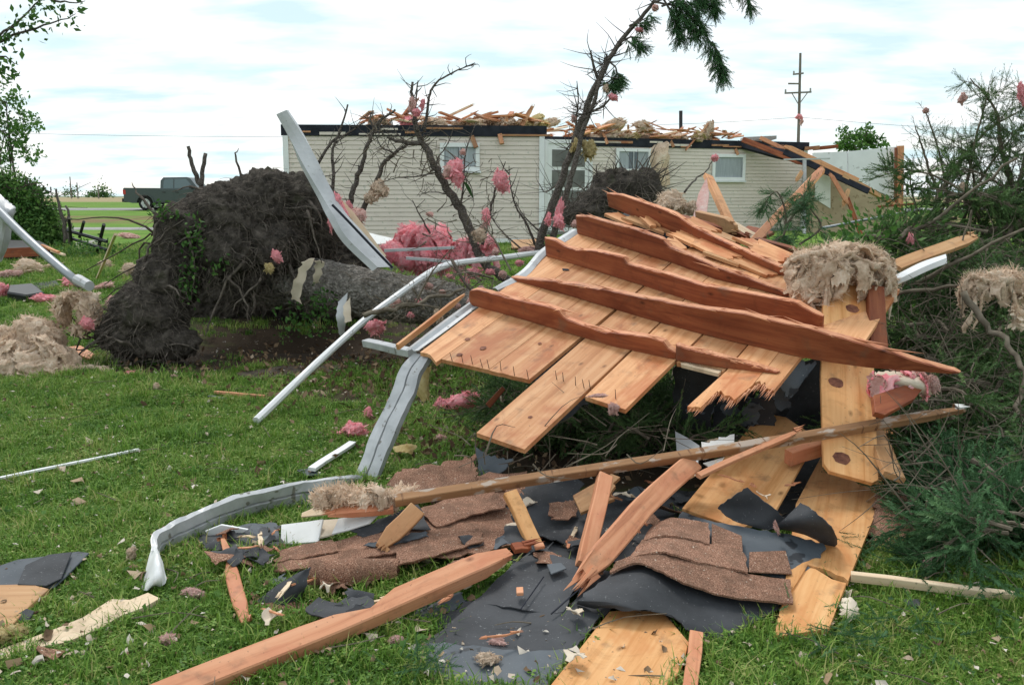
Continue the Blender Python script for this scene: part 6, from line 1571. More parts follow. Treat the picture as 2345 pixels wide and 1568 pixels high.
wad('f', Z(1777, 1205, .19), (.012, .01, .035), 'thin pink scrap on the fold of the black felt', name='pink_scrap')
# black sheets hanging under the panel
HG = thing('hanging_felt', 'black felt and shingles hanging in the shadow under the panel', 'felt', D(1640, 950, 4.75) * (1, 1, 0))
for i, (rows, m) in enumerate((([[D(1545, 832, 4.75), D(1600, 845, 4.7), D(1660, 850, 4.7)], [D(1540, 900, 4.85), D(1590, 910, 4.8), D(1640, 920, 4.8)], [D(1530, 985, 4.95), D(1590, 985, 4.9), D(1625, 990, 4.9)]], M_FELT), ([[D(1650, 850, 4.85), D(1700, 860, 4.8), D(1740, 860, 4.75)], [D(1640, 920, 4.9), D(1690, 925, 4.85), D(1725, 920, 4.85)], [D(1630, 1000, 4.95), D(1675, 1000, 4.95), D(1710, 985, 4.95)]], M_FELT))):
    sheet('hanging_strip', rows, .006, m, HG, rough=.02, edge=.02, seed=80 + i)
for i in range(9):                                     # separate torn tabs
    x0 = R.uniform(1530, 1800); y0 = R.uniform(850, 930); Yt = R.uniform(4.62, 4.95); w_ = R.uniform(40, 70); h_ = R.uniform(50, 95); k_ = R.uniform(-25, 15)
    sheet('hanging_tab', [[D(x0, y0, Yt), D(x0 + w_, y0 + 8, Yt - .03)], [D(x0 + k_ * .5, y0 + h_ * .5, Yt + .05), D(x0 + w_ + k_ * .5, y0 + h_ * .55, Yt + .03)], [D(x0 + k_, y0 + h_, Yt + R.uniform(.0, .15)), D(x0 + w_ + k_, y0 + h_, Yt + .05)]], .005, R.choice((M_FELT, M_FELT, M_FELTB)), HG, rough=.02, edge=.02, seed=700 + i)
sheet('hanging_strip', [[D(1740, 860, 5.0), D(1810, 835, 5.05), D(1895, 805, 5.1)], [D(1735, 920, 5.1), D(1815, 900, 5.15), D(1892, 880, 5.2)], [D(1730, 985, 5.2), D(1815, 985, 5.25), D(1890, 985, 5.3)]], .006, M_FELT, HG, rough=.03, edge=.02, seed=790)  # wide black strip added as darkness where lit grass showed under the panel
ac = Acc()
for (x0, y0), (x1, y1), n_ in (((1578, 930), (1606, 932), 5), ((1606, 928), (1651, 893), 9), ((1651, 896), (1681, 916), 12), ((1681, 914), (1738, 880), 12), ((1736, 878), (1772, 894), 22), ((1772, 892), (1800, 858), 5)):
    for k in range(n_):
        t = (k + R.random()) / n_; c_ = pp(x0 + (x1 - x0) * t, y0 + (y1 - y0) * t) + dB * .02 - PN * R.uniform(.002, .02)
        l_ = R.uniform(.025, .085); r_ = R.uniform(.0018, .0045); tip = c_ - dB * (l_ + .02) + dU * R.uniform(-.01, .01) + PN * R.uniform(-.012, .006); b_ = dU * r_; e_ = PN * r_
        ac.add([c_ - b_ - e_, c_ + b_ - e_, c_ + b_ + e_, c_ - b_ + e_, tip], [[0, 1, 4], [1, 2, 4], [2, 3, 4], [3, 0, 4], [3, 2, 1, 0]])
ac.put('splinters', W_BEAM, panel, kind='stuff')
sheet('torn_felt', [[D(1785, 890, 4.5), D(1795, 860, 4.5), D(1830, 818, 4.55)], [D(1800, 912, 4.5), D(1820, 880, 4.5), D(1855, 830, 4.55)], [D(1822, 905, 4.5), D(1845, 868, 4.5), D(1882, 822, 4.55)]], .005, M_FELTB, rough=.01, edge=.035, seed=84, label='ragged grey felt hanging beside the broken splintered boards', cat='felt')
sheet('torn_felt', [[D(1085, 1018, 4.9), D(1130, 1040, 4.7), D(1175, 1050, 4.5)], [D(1090, 1060, 4.75), D(1125, 1070, 4.6), D(1160, 1070, 4.5)], [D(1096, 1105, 4.6), D(1130, 1090, 4.55), D(1150, 1085, 4.5)]], .006, M_FELTB, rough=.02, edge=.02, seed=85, label='blue grey shingle end under the jutting board', cat='felt')
sheet('torn_felt', [[D(1235, 960, 4.45), D(1290, 935, 4.5), D(1335, 908, 4.6)], [D(1250, 985, 4.5), D(1300, 955, 4.55), D(1345, 925, 4.62)]], .005, M_FELTB, rough=.01, edge=.02, seed=86, label='ragged felt edge along the right side of the jutting board', cat='felt')

# ------------------------------------------------------------------ boards, posts and beams at the front
slab('front_board', [Z(1235, 1600, .035), Z(1395, 1398, .05), Z(1505, 1388, .05), Z(1540, 1425, .045), Z(1578, 1470, .04), Z(1560, 1530, .035), Z(1500, 1600, .03)], .02, W_SHEATH2, along=(0, 1), off=True, label='sheathing board end lying in the grass below the black curled sheet', cat='board')
slab('wide_board', [Z(1562, 1165, .13), Z(1744, 942, .33), Z(1800, 955, .32), Z(1870, 1005, .27), Z(1775, 1165, .15), Z(1696, 1212, .11)], .022, W_SHEATH2, along=(0, 1), off=True, label='wide golden board sloping behind the black felt flaps', cat='board')
wb = slab('long_board', [Z(1772, 1455, .04), Z(1788, 1390, .05), Z(1850, 1292, .07), Z(1905, 1322, .07), Z(1938, 1335, .06), Z(1898, 1440, .04)], .022, W_SHEATH2, along=(0, 2), jag=(0,), jamp=.03, off=True, label='lower part of the wide snapped board, its end in the grass', cat='board')
slab('long_board', [Z(1790, 1395, .048), Z(1823, 1150, .11), Z(1888, 1030, .16), Z(1905, 985, .18), Z(2072, 978, .18), Z(2042, 1085, .13), Z(1942, 1328, .07), Z(1890, 1300, .08), Z(1850, 1290, .085)], .022, W_SHEATH2, along=(0, 2), jag=(6,), jamp=.02, off=True, label='upper part of the wide snapped board right of the felt', cat='board')
vb_ = thing('knotty_board', 'upright golden board with dark knots standing at the right end of the panel', 'board', Z(1945, 1095, .3))
VA, VB, VC, VD = D(1885, 1078, 4.02), D(2010, 1106, 3.98), D(1997, 690, 5.0), D(1886, 668, 5.03)
def vq(x, y):
    pl = plane3(VA, VB, VD); return on(pl, x, y)
slab('board', [vq(1900, 1078), vq(1998, 1105), vq(2012, 1098), vq(2002, 860), vq(1996, 640), vq(1886, 640), vq(1880, 860), vq(1886, 1060)], .024, W_SHEATH2, vb_, along=(7, 5), up=(0, -1, .5))
VN = plane3(VA, VB, VD)[1]; VN = VN if VN[1] < 0 else -VN
vx = unit(VD - VA); vy = unit(np.cross(VN, vx))
for x, y, r in ((1952, 707, .032), (1914, 876, .034), (1928, 1049, .036)):
    c = vq(x, y) + VN * .0012; n = 16
    put('knot', [c + VN * .001] + [c + (vy * math.cos(2 * math.pi * k / n) * 1.15 + vx * math.sin(2 * math.pi * k / n)) * r * R.uniform(.9, 1.08) for k in range(n)], [[0, 1 + k, 1 + (k + 1) % n] for k in range(n)], M_KNOT, vb_)
beam('cross_plank', Z(1998, 985, .36) + np.array([0, 0, 0]), Z(2050, 1092, .26), .10, .03, W_PLY, up=(.3, -.6, 1), label='short plank leaning beside the knotty board under the batten end', cat='plank')
slab('red_plank', [D(2002, 902, 4.15), D(2105, 872, 4.35), D(2118, 884, 4.33), D(2100, 905, 4.2), D(2025, 952, 4.05), D(2003, 945, 4.05)], .03, W_RAFT, along=(0, 1), label='reddish plank end sticking out right of the knotty board', cat='plank')
beam('back_plank', D(2002, 660, 5.0), D(2012, 800, 4.7), .05, .09, W_RAFT, up=(1, 0, 0), label='brown plank edge behind the right side of the knotty board', cat='plank')
tip = sheet('torn_insulation_paper', [[D(2000, 850, 4.45), D(2050, 845, 4.4), D(2100, 858, 4.35), D(2125, 868, 4.35)], [D(2005, 870, 4.35), D(2050, 868, 4.3), D(2095, 876, 4.28), D(2135, 892, 4.3)], [D(2010, 888, 4.35), D(2045, 882, 4.3), D(2090, 890, 4.3), D(2122, 908, 4.33)]], .005, M_PAPER, su=9, sv=6, rough=.03, edge=.03, seed=6, label='torn pink insulation and paper under the long rafter tip', cat='insulation')
insul_layers(tip, D(2065, 868, 4.36), (.13, .06, .035), 16, .085, M_PINKL, 41, low=-.3); insul_layers(tip, D(2055, 872, 4.36), (.11, .06, .03), 9, .07, M_PINK, 42, low=-.4)
wad_px('f', 2135, 880, 4.3, 16, 28, 'rusty brown insulation tail at the end of the torn pink paper')
BT = [Z(745, 1180, .17), Z(905, 1152, .21), Z(1240, 1093, .29), Z(1590, 1040, .36), Z(1890, 985, .43), Z(2215, 933, .50)]
def line_mid(a, b, t): return a + (b - a) * t
beam('batten', Z(905, 1150, .23), Z(2212, 934, .49), .042, .044, M_BATTEN, up=(0, -.55, 1), split1=.05, warp=.008, seed=4, label='long nailed batten with flaking white paint across the whole pile', cat='batten')
beam('batten_tail', Z(742, 1180, .17), Z(900, 1158, .20), .06, .03, W_BEAM, up=(0, -.3, 1), split0=.04, label='flat reddish strip continuing the batten at its left end', cat='strip')
beam('thin_strip', Z(1600, 1092, .34), Z(1842, 978, .42), .028, .02, W_BEAM, up=(0, -.5, 1), split1=.06, label='thin reddish strip crossing under the batten', cat='strip')
beam('block', Z(1806, 1050, .26), Z(1890, 1018, .30), .05, .075, W_BEAM, up=(0, -.2, 1), label='short brown block under the batten beside the knotty board', cat='block')
def post(name, a, b, w, h, lab, m=W_SHEATH2, **k):
    return beam(name, a, b, w, h, m, up=(.3, -1, .8), off=True, label=lab, cat='post', **k)
post('leaning_post', Z(952, 1168, .20), Z(866, 1258, .10), .075, .045, 'short split post leaning left under the batten', m=W_PLY, split1=.02)
post('leaning_post', Z(1166, 1130, .24), Z(1228, 1248, .08), .06, .035, 'short post leaning right under the batten, cut to a point')
post('leaning_post', Z(1382, 1094, .28), Z(1340, 1298, .08), .065, .05, 'nearly upright post under the middle of the batten', m=W_BEAM)
slab('broken_ply', [Z(1312, 1135, .18), Z(1400, 1085, .26), Z(1420, 1090, .26), Z(1395, 1135, .2), Z(1408, 1145, .18), Z(1330, 1172, .14)], .018, W_PLY, jag=(2,), along=(0, 1), label='broken plywood bit behind the nearly upright post', cat='plywood')
def cracked(q, t):
    x, y, z = q
    b = .05 * (t / .45 if t < .45 else (1 - t) / .55)
    if .40 < t < .52 and z > 0: z -= .014
    return [x, y - b * .5, z + b * .5]
post('prop_beam', Z(1582, 1065, .30), Z(1312, 1343, .10), .092, .075, 'thick cracked prop beam with a splintered lower end under the batten', m=W_BEAM, split1=.10, seed=6, shape=cracked)
def notch(q, t): return q
def notched(q, t):
    x, y, z = q
    k = float(sm(.36, .40, t) * (1 - sm(.40, .55, t)))
    if y < 0: y += .045 * k
    z += .012 * math.sin(t * 9) * (1 if z > 0 else .2) * .4
    return [x, y, z]
beam('big_beam', Z(1172, 1262, .12), Z(250, 1655, .03), .086, .062, W_BEAM, up=(0, -.5, 1), split0=.07, warp=.008, seed=3, shape=notched, off=True, label='thick reddish beam with a split out notch running from the felt to the bottom edge', cat='beam')
beam('beam_tip', Z(1175, 1258, .125), Z(1235, 1243, .13), .04, .025, W_RAFT, up=(0, -.5, 1), split1=.06, label='orange splinter at the tip of the thick reddish beam', cat='splinter')
beam('split_stick', Z(504, 1234, .06), Z(566, 1428, .03), .052, .045, W_BEAM, up=(0, -.4, 1), split1=.015, split0=.015, off=True, shape=lambda q, t: [q[0], q[1] * (.55 if t < .36 else 1) + (.008 if t < .36 else 0), q[2] * (.7 if t < .36 else 1)], label='reddish split stick with a narrow upper end left of the shingles', cat='stick')
beam('red_stick', Z(1592, 1455, .05), Z(1580, 1600, .03), .045, .03, W_BEAM, up=(0, -.4, 1), off=True, label='reddish stick running out of the bottom edge right of the sheathing end', cat='stick')

# white boards left of the batten
for P, m, lab in (([(645, 1202, .07), (705, 1188, .12), (742, 1190, .12), (728, 1240, .06), (642, 1246, .02)], M_GYP, 'white square board piece standing in the grass'), ([(775, 1186, .13), (870, 1172, .17), (845, 1195, .14), (800, 1215, .10), (758, 1220, .09)], M_GYP, 'white broken board under the left end of the batten'),
                  ([(738, 1190, .10), (775, 1186, .11), (765, 1222, .08), (728, 1230, .07)], M_PAPER, 'pinkish tan board with a dark slot between the two white boards'), ([(690, 1172, .12), (735, 1155, .15), (770, 1168, .14), (740, 1178, .12), (690, 1184, .10)], M_PALE if False else W_PALE, 'pale split board end under the tan insulation roll'),
                  ([(1545, 985, .30), (1575, 1002, .29), (1602, 1020, .28), (1598, 1060, .24), (1552, 1058, .22)], M_FASCIA, 'grey torn plastic sheet behind the batten'), ([(1606, 1010, .32), (1645, 1005, .33), (1682, 996, .34), (1680, 1030, .30), (1610, 1052, .26)], M_PVC, 'white jagged plastic piece behind the batten'), ([(1610, 1060, .24), (1660, 1045, .26), (1640, 1080, .20)], M_PVC, 'white pointed plastic scrap under the batten'),
                  ([(470, 1215, .05), (505, 1205, .08), (572, 1205, .07), (545, 1232, .03), (480, 1228, .02)], M_WHITE, 'white bent scrap above the reddish split stick')):
    slab('broken_board', [Z(*q) for q in P], .010, m, jag=(0, 1) if 'jagged' in lab else (), jamp=.03, jstep=.02, along=(0, 3) if 'jagged' in lab else None, off=True, label=lab, cat='board')
fluff_blob('insulation_roll', [px_ball(790, 1135, 3.75, 52, 22, 26), px_ball(745, 1140, 3.75, 28, 20, 24), px_ball(845, 1138, 3.75, 44, 18, 24), px_ball(890, 1142, 3.78, 30, 13, 20), px_ball(925, 1128, 3.85, 26, 10, 16)], .012, M_TAN, 8, .022, 9, .014, 28, 900, .03, label='tan insulation roll at the left end of the batten', cat='insulation')

# front-left corner pieces
slab('grey_shingle_piece', [Z(-60, 1318, .03), Z(40, 1278, .05), Z(110, 1266, .06), Z(180, 1262, .05), Z(205, 1270, .04), Z(150, 1320, .04), Z(122, 1342, .04), Z(-60, 1342, .03)], .008, M_FELTB, off=True, label='blue grey shingle sheet in the grass at the left edge', cat='shingle')
slab('grey_shingle_piece', [Z(58, 1292, .065), Z(110, 1268, .07), Z(165, 1264, .065), Z(140, 1322, .055), Z(105, 1340, .05), Z(40, 1338, .05)], .006, M_FELT, label='upper darker tab on the blue grey shingle sheet', cat='shingle')
slab('plywood_piece', [Z(-60, 1340, .045), Z(70, 1336, .05), Z(112, 1346, .05), Z(70, 1385, .04), Z(20, 1440, .03), Z(-60, 1470, .03)], .018, W_PLY, along=(0, 1), off=True, label='tan plywood piece at the left edge under the shingle sheet', cat='plywood')
wad('y', Z(15, 1455, .03), (.075, .06, .035), 'yellow foam lump at the left edge below the plywood', name='foam_lump')
slab('dark_scrap', [Z(25, 1415, .03), Z(60, 1390, .05), Z(80, 1400, .04), Z(62, 1422, .03)], .006, M_FELT, label='small dark shingle scrap below the plywood piece', cat='shingle')
PB = [(-60, 1508, .02), (60, 1462, .03), (130, 1438, .03), (190, 1412, .035), (255, 1375, .035), (298, 1372, .04), (338, 1352, .05), (366, 1368, .04), (330, 1392, .03), (280, 1408, .03), (225, 1440, .025), (150, 1468, .025), (80, 1484, .02), (-60, 1535, .015)]
slab('split_plank', [Z(*q) for q in PB], .018, W_PALE, along=(1, 5), jag=(8, 9, 10), jamp=.008, off=True, label='long pale split plank on the lawn at the lower left', cat='plank')
slab('dark_scrap', [Z(70, 1475, .04), Z(110, 1478, .045), Z(150, 1490, .03), Z(125, 1512, .03), Z(95, 1495, .04)], .005, M_SHING, label='brown shingle scrap below the pale split plank', cat='shingle')
beam('white_strip', Z(-40, 1105, .03), Z(316, 1027, .04), .022, .012, M_WHITE, up=(0, 0, 1), off=True, label='thin white strip lying on the lawn at the left edge', cat='strip')
beam('white_strip', Z(715, 1076, .04), Z(806, 1012, .05), .045, .02, M_WHITE, up=(0, -.3, 1), off=True, label='short white metal strip left of the hanging gutter', cat='strip')
slab('grey_bit', [Z(678, 1075, .03), Z(720, 1070, .03), Z(738, 1085, .02), Z(700, 1088, .02)], .006, M_FELTB, off=True, label='grey bit at the end of the short white strip', cat='scrap')
beam('brown_stick', Z(492, 899, .03), Z(606, 906, .03), .03, .02, W_BEAM, off=True, label='thin orange stick on the lawn left of the white downspout', cat='stick')
beam('grey_strip', Z(478, 908, .02), Z(520, 912, .02), .04, .01, M_FELTB, off=True, label='grey strip under the thin orange stick', cat='strip')
slab('flat_board', [Z(540, 855, .03), Z(640, 835, .04), Z(800, 838, .03), Z(760, 850, .03), Z(560, 868, .02)], .02, M_TWIGD, off=True, label='dark weathered board lying on the lawn before the root plate', cat='board')
beam('pale_rail', Z(1948, 1322, .06), Z(2322, 1362, .04), .025, .036, W_PALE, up=(0, -.25, 1), off=True, label='long pale rail lying on the lawn at the lower right', cat='rail')
sheet('shingle_piece', zs([[(2000, 1130, .14), (2045, 1118, .16), (2092, 1135, .12)], [(1992, 1190, .08), (2050, 1185, .08), (2085, 1170, .08)], [(1995, 1255, .02), (2055, 1240, .03), (2122, 1210, .02)]]), .006, M_SHING, rough=.02, edge=.03, seed=70, off=True, label='brown shingle piece propped beside the wide board under the brush', cat='shingle')
slab('black_bit', [Z(2068, 1370, .03), Z(2105, 1370, .03), Z(2108, 1388, .025), Z(2072, 1384, .025)], .006, M_FELT, off=True, label='small black felt bit on the grass below the pale rail', cat='scrap')
sheet('paper_scrap', zs([[(1930, 1378, .05), (1945, 1372, .06), (1960, 1380, .05)], [(1922, 1398, .05), (1945, 1395, .06), (1968, 1398, .04)], [(1925, 1416, .03), (1948, 1418, .04), (1962, 1415, .03)]]), .003, M_PAPER, rough=.03, edge=.015, seed=4, label='crumpled tan paper beside the end of the long board', cat='paper')
for i, (k, x, y, hw, hh, lab) in enumerate((('p', 812, 982, 34, 24, 'pink insulation on the lawn beside the hanging gutter'), ('p', 845, 950, 12, 16, 'small pink tuft above the pink insulation by the gutter'), ('p', 780, 1000, 12, 6, 'flat pink bit left of the gutter'), ('p', 1062, 920, 56, 30, 'pink insulation in the shadow under the panel front'), ('p', 1012, 925, 20, 20, 'darker pink end of the insulation under the panel'), ('f', 1010, 1010, 14, 12, 'faded pink bit in the leaves under the panel'),
                                            ('f', 1085, 1262, 30, 20, 'pale fluffy wad on the brown shingle sheet'), ('f', 440, 1368, 30, 14, 'whitish fluffy scrap on the grass left of the split stick'), ('f', 385, 1478, 22, 18, 'whitish paper wad in the grass at the lower left'), ('t', 300, 1278, 14, 18, 'tan wad in the grass left of the gutter end'), ('t', 360, 890, 12, 10, 'grey tan tuft on the lawn before the root plate'), ('f', 400, 868, 10, 6, 'orange tan bit on the lawn before the root plate foot'), ('p', 295, 858, 14, 5, 'flat pinkish scrap at the foot of the root plate'),
                                            ('f', 905, 1478, 20, 14, 'pinkish scrap in the grass below the thick beam'), ('t', 1120, 1520, 40, 16, 'tan scrap lying on the dark felt near the bottom edge'), ('f', 1140, 1480, 24, 12, 'pink scrap lying on the dark felt'), ('f', 2125, 1302, 8, 20, 'pale fibre tail in the grass below the brush'), ('f', 1405, 935, 14, 16, 'pink fibre hanging from the torn front edge of the panel'), ('f', 1370, 905, 28, 5, 'pale pink fibre along the torn front edge of the panel'))):
    if i in (17, 18): wad_px(k, x, y, 4.2, hw, hh, lab)
    else: lawn_wad(k, x, y, hw, hh, lab)
slab('red_chip', [Z(1182, 1343, .10), Z(1198, 1342, .10), Z(1199, 1356, .095), Z(1183, 1357, .095)], .014, W_BEAM, label='small red wood chip on the dark felt', cat='chip')
slab('red_chip', [Z(1222, 1242, .12), Z(1244, 1240, .12), Z(1248, 1250, .115), Z(1226, 1254, .115)], .012, W_BEAM, label='reddish chip at the foot of the short right post', cat='chip')
slab('blue_chip', [Z(1252, 1292, .10), Z(1285, 1285, .11), Z(1298, 1302, .10), Z(1262, 1312, .10)], .006, M_FELTB, label='blue grey shingle chip on the dark felt', cat='shingle')
sheet('yellow_paper', [[D(940, 850, 5.3), D(965, 832, 5.2), D(990, 838, 5.2)], [D(945, 890, 5.3), D(965, 880, 5.2), D(985, 885, 5.2)], [D(965, 930, 5.3), D(978, 915, 5.2), D(985, 925, 5.2)]], .004, M_YEL, rough=.03, edge=.02, seed=4, label='yellowish torn paper hanging under the panel corner', cat='paper')
sheet('yellow_leaf_paper', zs([[(895, 1020, .06), (925, 1018, .08), (955, 1022, .05)], [(905, 1035, .05), (930, 1038, .06), (940, 1042, .04)]]), .003, M_YEL, rough=.02, edge=.01, seed=5, label='yellow green scrap on the grass right of the hanging gutter', cat='paper')
slab('broken_lath', [D(1112, 925, 5.0), D(1150, 885, 5.0), D(1158, 892, 5.0), D(1122, 935, 5.0)], .02, W_RAFT, label='brown lath stub in the shadow beside the pink insulation', cat='lath')

for ob_, c_, r_, n_, s_ in ((bpy.data.objects['insulation_heap'], D(60, 835, 7.8), (.40, .22, .26), 22, .17), (bpy.data.objects['insulation_on_branch'], D(175, 712, 8.1), (.17, .1, .17), 9, .14), (bpy.data.objects['insulation_roll'], D(815, 1138, 3.75), (.15, .05, .04), 7, .06)):
    insul_layers(ob_, c_, r_, n_, s_ * .85, M_TAN, 5)
    insul_ropes(ob_, c_, r_, n_ // 2, M_TAN, 15, s_ * .6, s_ * .045, .05)

# small torn scraps that mat the lawn between the bigger pieces
ZN = (((500, 640), (1205, 1290), 'left of the brown shingle sheet'), ((620, 900), (1330, 1410), 'below the shingle roll'), ((900, 1200), (1100, 1260), 'under the left half of the batten'), ((1180, 1420), (1110, 1290), 'between the leaning posts'), ((1000, 1400), (1290, 1500), 'on the dark felt'), ((1400, 1560), (1090, 1250), 'around the foot of the prop beam'), ((1560, 1900), (1000, 1180), 'on the wide golden boards'))
KN = ((M_FELT, 'black felt scrap', 'felt'), (M_FELTB, 'blue grey shingle scrap', 'shingle'), (M_SHING, 'brown shingle scrap', 'shingle'), (W_BEAM, 'reddish splinter', 'splinter'), (W_PALE, 'pale splinter', 'splinter'), (M_PAPER, 'torn tan paper bit', 'paper'))
rz_ = random.Random(31)
for (xa, xb), (ya, yb), wh in ZN:
    hi = 'boards' in wh or 'on the dark' in wh
    for k in range(9 if hi else 17):
        m_, nm, ct = KN[rz_.randrange(3, 6) if hi else rz_.choice((0, 0, 1, 2, 2, 3, 4, 5))]
        x, y = rz_.uniform(xa, xb), rz_.uniform(ya, yb); h = rz_.uniform(.05, .10) if not hi else (.14 if 'boards' in wh else .085)
        if 'boards' in wh: h = np.interp(y, [1000, 1180], [.30, .16])
        c_ = Z(x, y, h); an = rz_.uniform(0, 6.28); ux = np.array([math.cos(an), math.sin(an), rz_.uniform(-.25, .25)]); uy = np.array([-math.sin(an), math.cos(an), rz_.uniform(-.2, .2)])
        if ct == 'splinter':
            l_ = rz_.uniform(.04, .15); beam(nm.replace(' ', '_'), c_ - ux * l_ / 2, c_ + ux * l_ / 2, rz_.uniform(.006, .018), rz_.uniform(.004, .01), m_, split0=.02, split1=.03, seed=k, label=nm + ' ' + wh, cat=ct, group='small scraps in the debris mat')
        else:
            s_ = rz_.uniform(.03, .085) * (.5 if ct == 'paper' or hi else 1)
            sheet(nm.replace(' ', '_'), [[c_ + ux * s_ * (i - 1) * rz_.uniform(.7, 1.2) + uy * s_ * .7 * (j - 1) * rz_.uniform(.6, 1.3) + np.array([0, 0, rz_.uniform(-.02, .02)]) for j in range(3)] for i in range(3)], .004, m_, su=3, sv=3, rough=.012, edge=.012, seed=900 + k, label=nm + ' ' + wh, cat=ct, group='small scraps in the debris mat')
for i, (rows, m, lab) in enumerate((([[(450, 1225, .03), (540, 1212, .04), (640, 1205, .04)], [(470, 1262, .02), (560, 1258, .03), (650, 1262, .03)]], M_FELT, 'flat black felt strip in the grass behind the reddish split stick'), ([[(560, 1350, .02), (680, 1392, .03), (900, 1385, .03)], [(600, 1405, .015), (720, 1415, .015), (880, 1400, .02)]], M_SHING, 'ragged brown shingle edge under the roll and the black flap'), ([[(960, 1120, .06), (1100, 1085, .10), (1210, 1075, .12)], [(1000, 1180, .06), (1110, 1160, .08), (1230, 1150, .08)]], M_SHING, 'brown shingle sheet under the batten left of the short right post'), ([[(1080, 1225, .075), (1150, 1205, .085), (1220, 1195, .085)], [(1090, 1262, .07), (1160, 1252, .075), (1235, 1245, .075)]], M_FELTB, 'blue grey shingle piece at the beam tip'), ([[(1020, 1292, .07), (1060, 1280, .08), (1120, 1262, .085)], [(1000, 1312, .065), (1060, 1308, .08), (1110, 1290, .08)]], M_SHING, 'curled brown shingle corner with a dark slit by the beam'))):
    sheet('shingle_scrap', zs(rows), .004, m, rough=.025, edge=.02, seed=130 + i, off=True, label=lab, cat='shingle')
# ------------------------------------------------------------------ fallen spruce tops: right edge and under the panel
def limb_tree(name, lab, specs, mat_n, seed, tmpl=None, cat='tree', scale=1.0, twig=None):
    t = thing(name, lab, cat, specs[0][0][0] * (1, 1, 0))
    SPx, SDx = [], []; rq = random.Random(seed)
    for P, r0, n, sl, dr, bare, spr in specs:
        a, sp, sdd = bough(P, r0, .004, rq, n, sl, dr, 5, spr, bare)
        a.put('branch', twig or M_TWIG, t)
        SPx += sp; SDx += sdd
    # sprigs that would stick into the ground are left out
    SPx = np.array(SPx); SDx = np.array(SDx)
    ok = SPx[:, 2] > gz(SPx[:, 0], SPx[:, 1]) - .01
    sprigs('foliage', SPx[ok], SDx[ok], mat_n, t, scale, tmpl, seed=seed, kind='stuff')
    return t
rq = random.Random(77)
spec = []
# upright bare crown limbs against the sky
for pts, Y, r, n, sl, bare in (([(2050, 640), (2120, 560), (2150, 450), (2190, 380), (2260, 300), (2345, 250)], 7.6, .035, 22, .45, .45), ([(2230, 640), (2300, 480), (2310, 400), (2290, 330), (2280, 250), (2222, 180)], 7.4, .035, 24, .42, .25), ([(2110, 600), (2150, 470), (2125, 380), (2110, 330), (2095, 290)], 7.8, .018, 18, .35, .95), ([(2130, 600), (2170, 480), (2150, 350), (2120, 256)], 7.7, .016, 18, .35, .95), ([(2200, 600), (2215, 420), (2240, 300), (2265, 200)], 7.5, .018, 20, .4, .3), ([(2260, 620), (2330, 430), (2360, 300), (2375, 200)], 7.2, .025, 22, .45, .1), ([(2180, 560), (2230, 440), (2215, 360), (2190, 330)], 7.6, .014, 16, .35, .5), ([(2080, 590), (2100, 500), (2085, 420), (2090, 370)], 7.9, .012, 14, .3, 1.0), ([(2290, 560), (2360, 480), (2400, 400)], 7.0, .03, 22, .5, .0), ([(2240, 420), (2280, 360), (2330, 300)], 7.4, .014, 16, .4, .1)):
    spec.append(([D(x, y, Y) for x, y in pts], r, n, sl, .1, bare, 3))
limb_tree('fallen_spruce', 'tall bare and needled crown of a fallen spruce against the sky at the right', spec, M_NEEDLE, 11, SPRIGL, scale=.95)
spec = []
for k in range(95):                                    # dense boughs sloping to the lawn
    y0 = rq.uniform(500, 1080); x0 = rq.uniform(2060, 2430)
    t = (y0 - 520) / 560
    Y0 = 7.0 - 2.9 * t + rq.uniform(-.3, .5)
    p = D(x0, y0, Y0)
    if p[2] < .1: p[2] = .12
    an = rq.uniform(2.0, 4.6) if x0 > 2240 else rq.uniform(-1.7, 1.7); L = rq.uniform(.4, .9)
    d = np.array([math.cos(an), math.sin(an) * .7, rq.uniform(-.45, .05)]) * L
    e = p + d; m = p + d * .5 + np.array([0, 0, .08])
    e[2] = max(e[2], .05); m[2] = max(m[2], .08)
    spec.append(([p, m, e], rq.uniform(.008, .02), 14, .36, .35, .36, 2))
for k in range(30):                                    # thin crown boughs behind, up to the sky line
    x0 = rq.uniform(2140, 2430); y0 = rq.uniform(420, 560); p = D(x0, y0, rq.uniform(7.0, 8.0)); an = rq.uniform(0, 6.3); d = np.array([math.cos(an), math.sin(an) * .5, rq.uniform(-.2, .45)]) * rq.uniform(.4, .8)
    spec.append(([p, p + d * .5 + np.array([0, 0, .05]), p + d], .012, 12, .34, .2, .6, 3))
limb_tree('fallen_spruce_boughs', 'dense dark green spruce boughs heaped along the right edge of the pile', spec, M_NEEDLE, 12, SPRIGW, scale=1.15)
spec = []
for k in range(54):                                    # low boughs spreading on the lawn
    x0 = rq.uniform(2130, 2430); y0 = rq.uniform(1040, 1235)
    p = Z(x0, y0, rq.uniform(.06, .25)); an = rq.uniform(-.3, 1.5) if x0 < 2240 else rq.uniform(-.3, 3.4); d = np.array([math.cos(an), math.sin(an), 0]) * rq.uniform(.25, .5)
    e = p + d; e[2] = float(gz(e[0], e[1])) + .05; m = (p + e) / 2 + np.array([0, 0, .07])
    spec.append(([p, m, e], .009, 12, .26, .15, .12, 3))
limb_tree('low_spruce_boughs', 'green spruce boughs spread flat on the lawn at the lower right', spec, M_NEEDLE2, 13, SPRIGW, scale=1.15)
spec = []
for k in range(36):                                    # boughs crushed under the panel
    x0 = rq.uniform(1150, 1720); y0 = rq.uniform(850, 1040)
    p = Z(x0, y0, rq.uniform(.06, .30)); an = rq.uniform(.3, 2.3); d = np.array([math.cos(an) * .7, math.sin(an), 0]) * rq.uniform(.3, .6)
    e = p + d; e[2] = float(gz(e[0], e[1])) + rq.uniform(.05, .2); m = (p + e) / 2 + np.array([0, 0, .06])
    spec.append(([p, m, e], .009, 11, .28, .2, .2, 3))
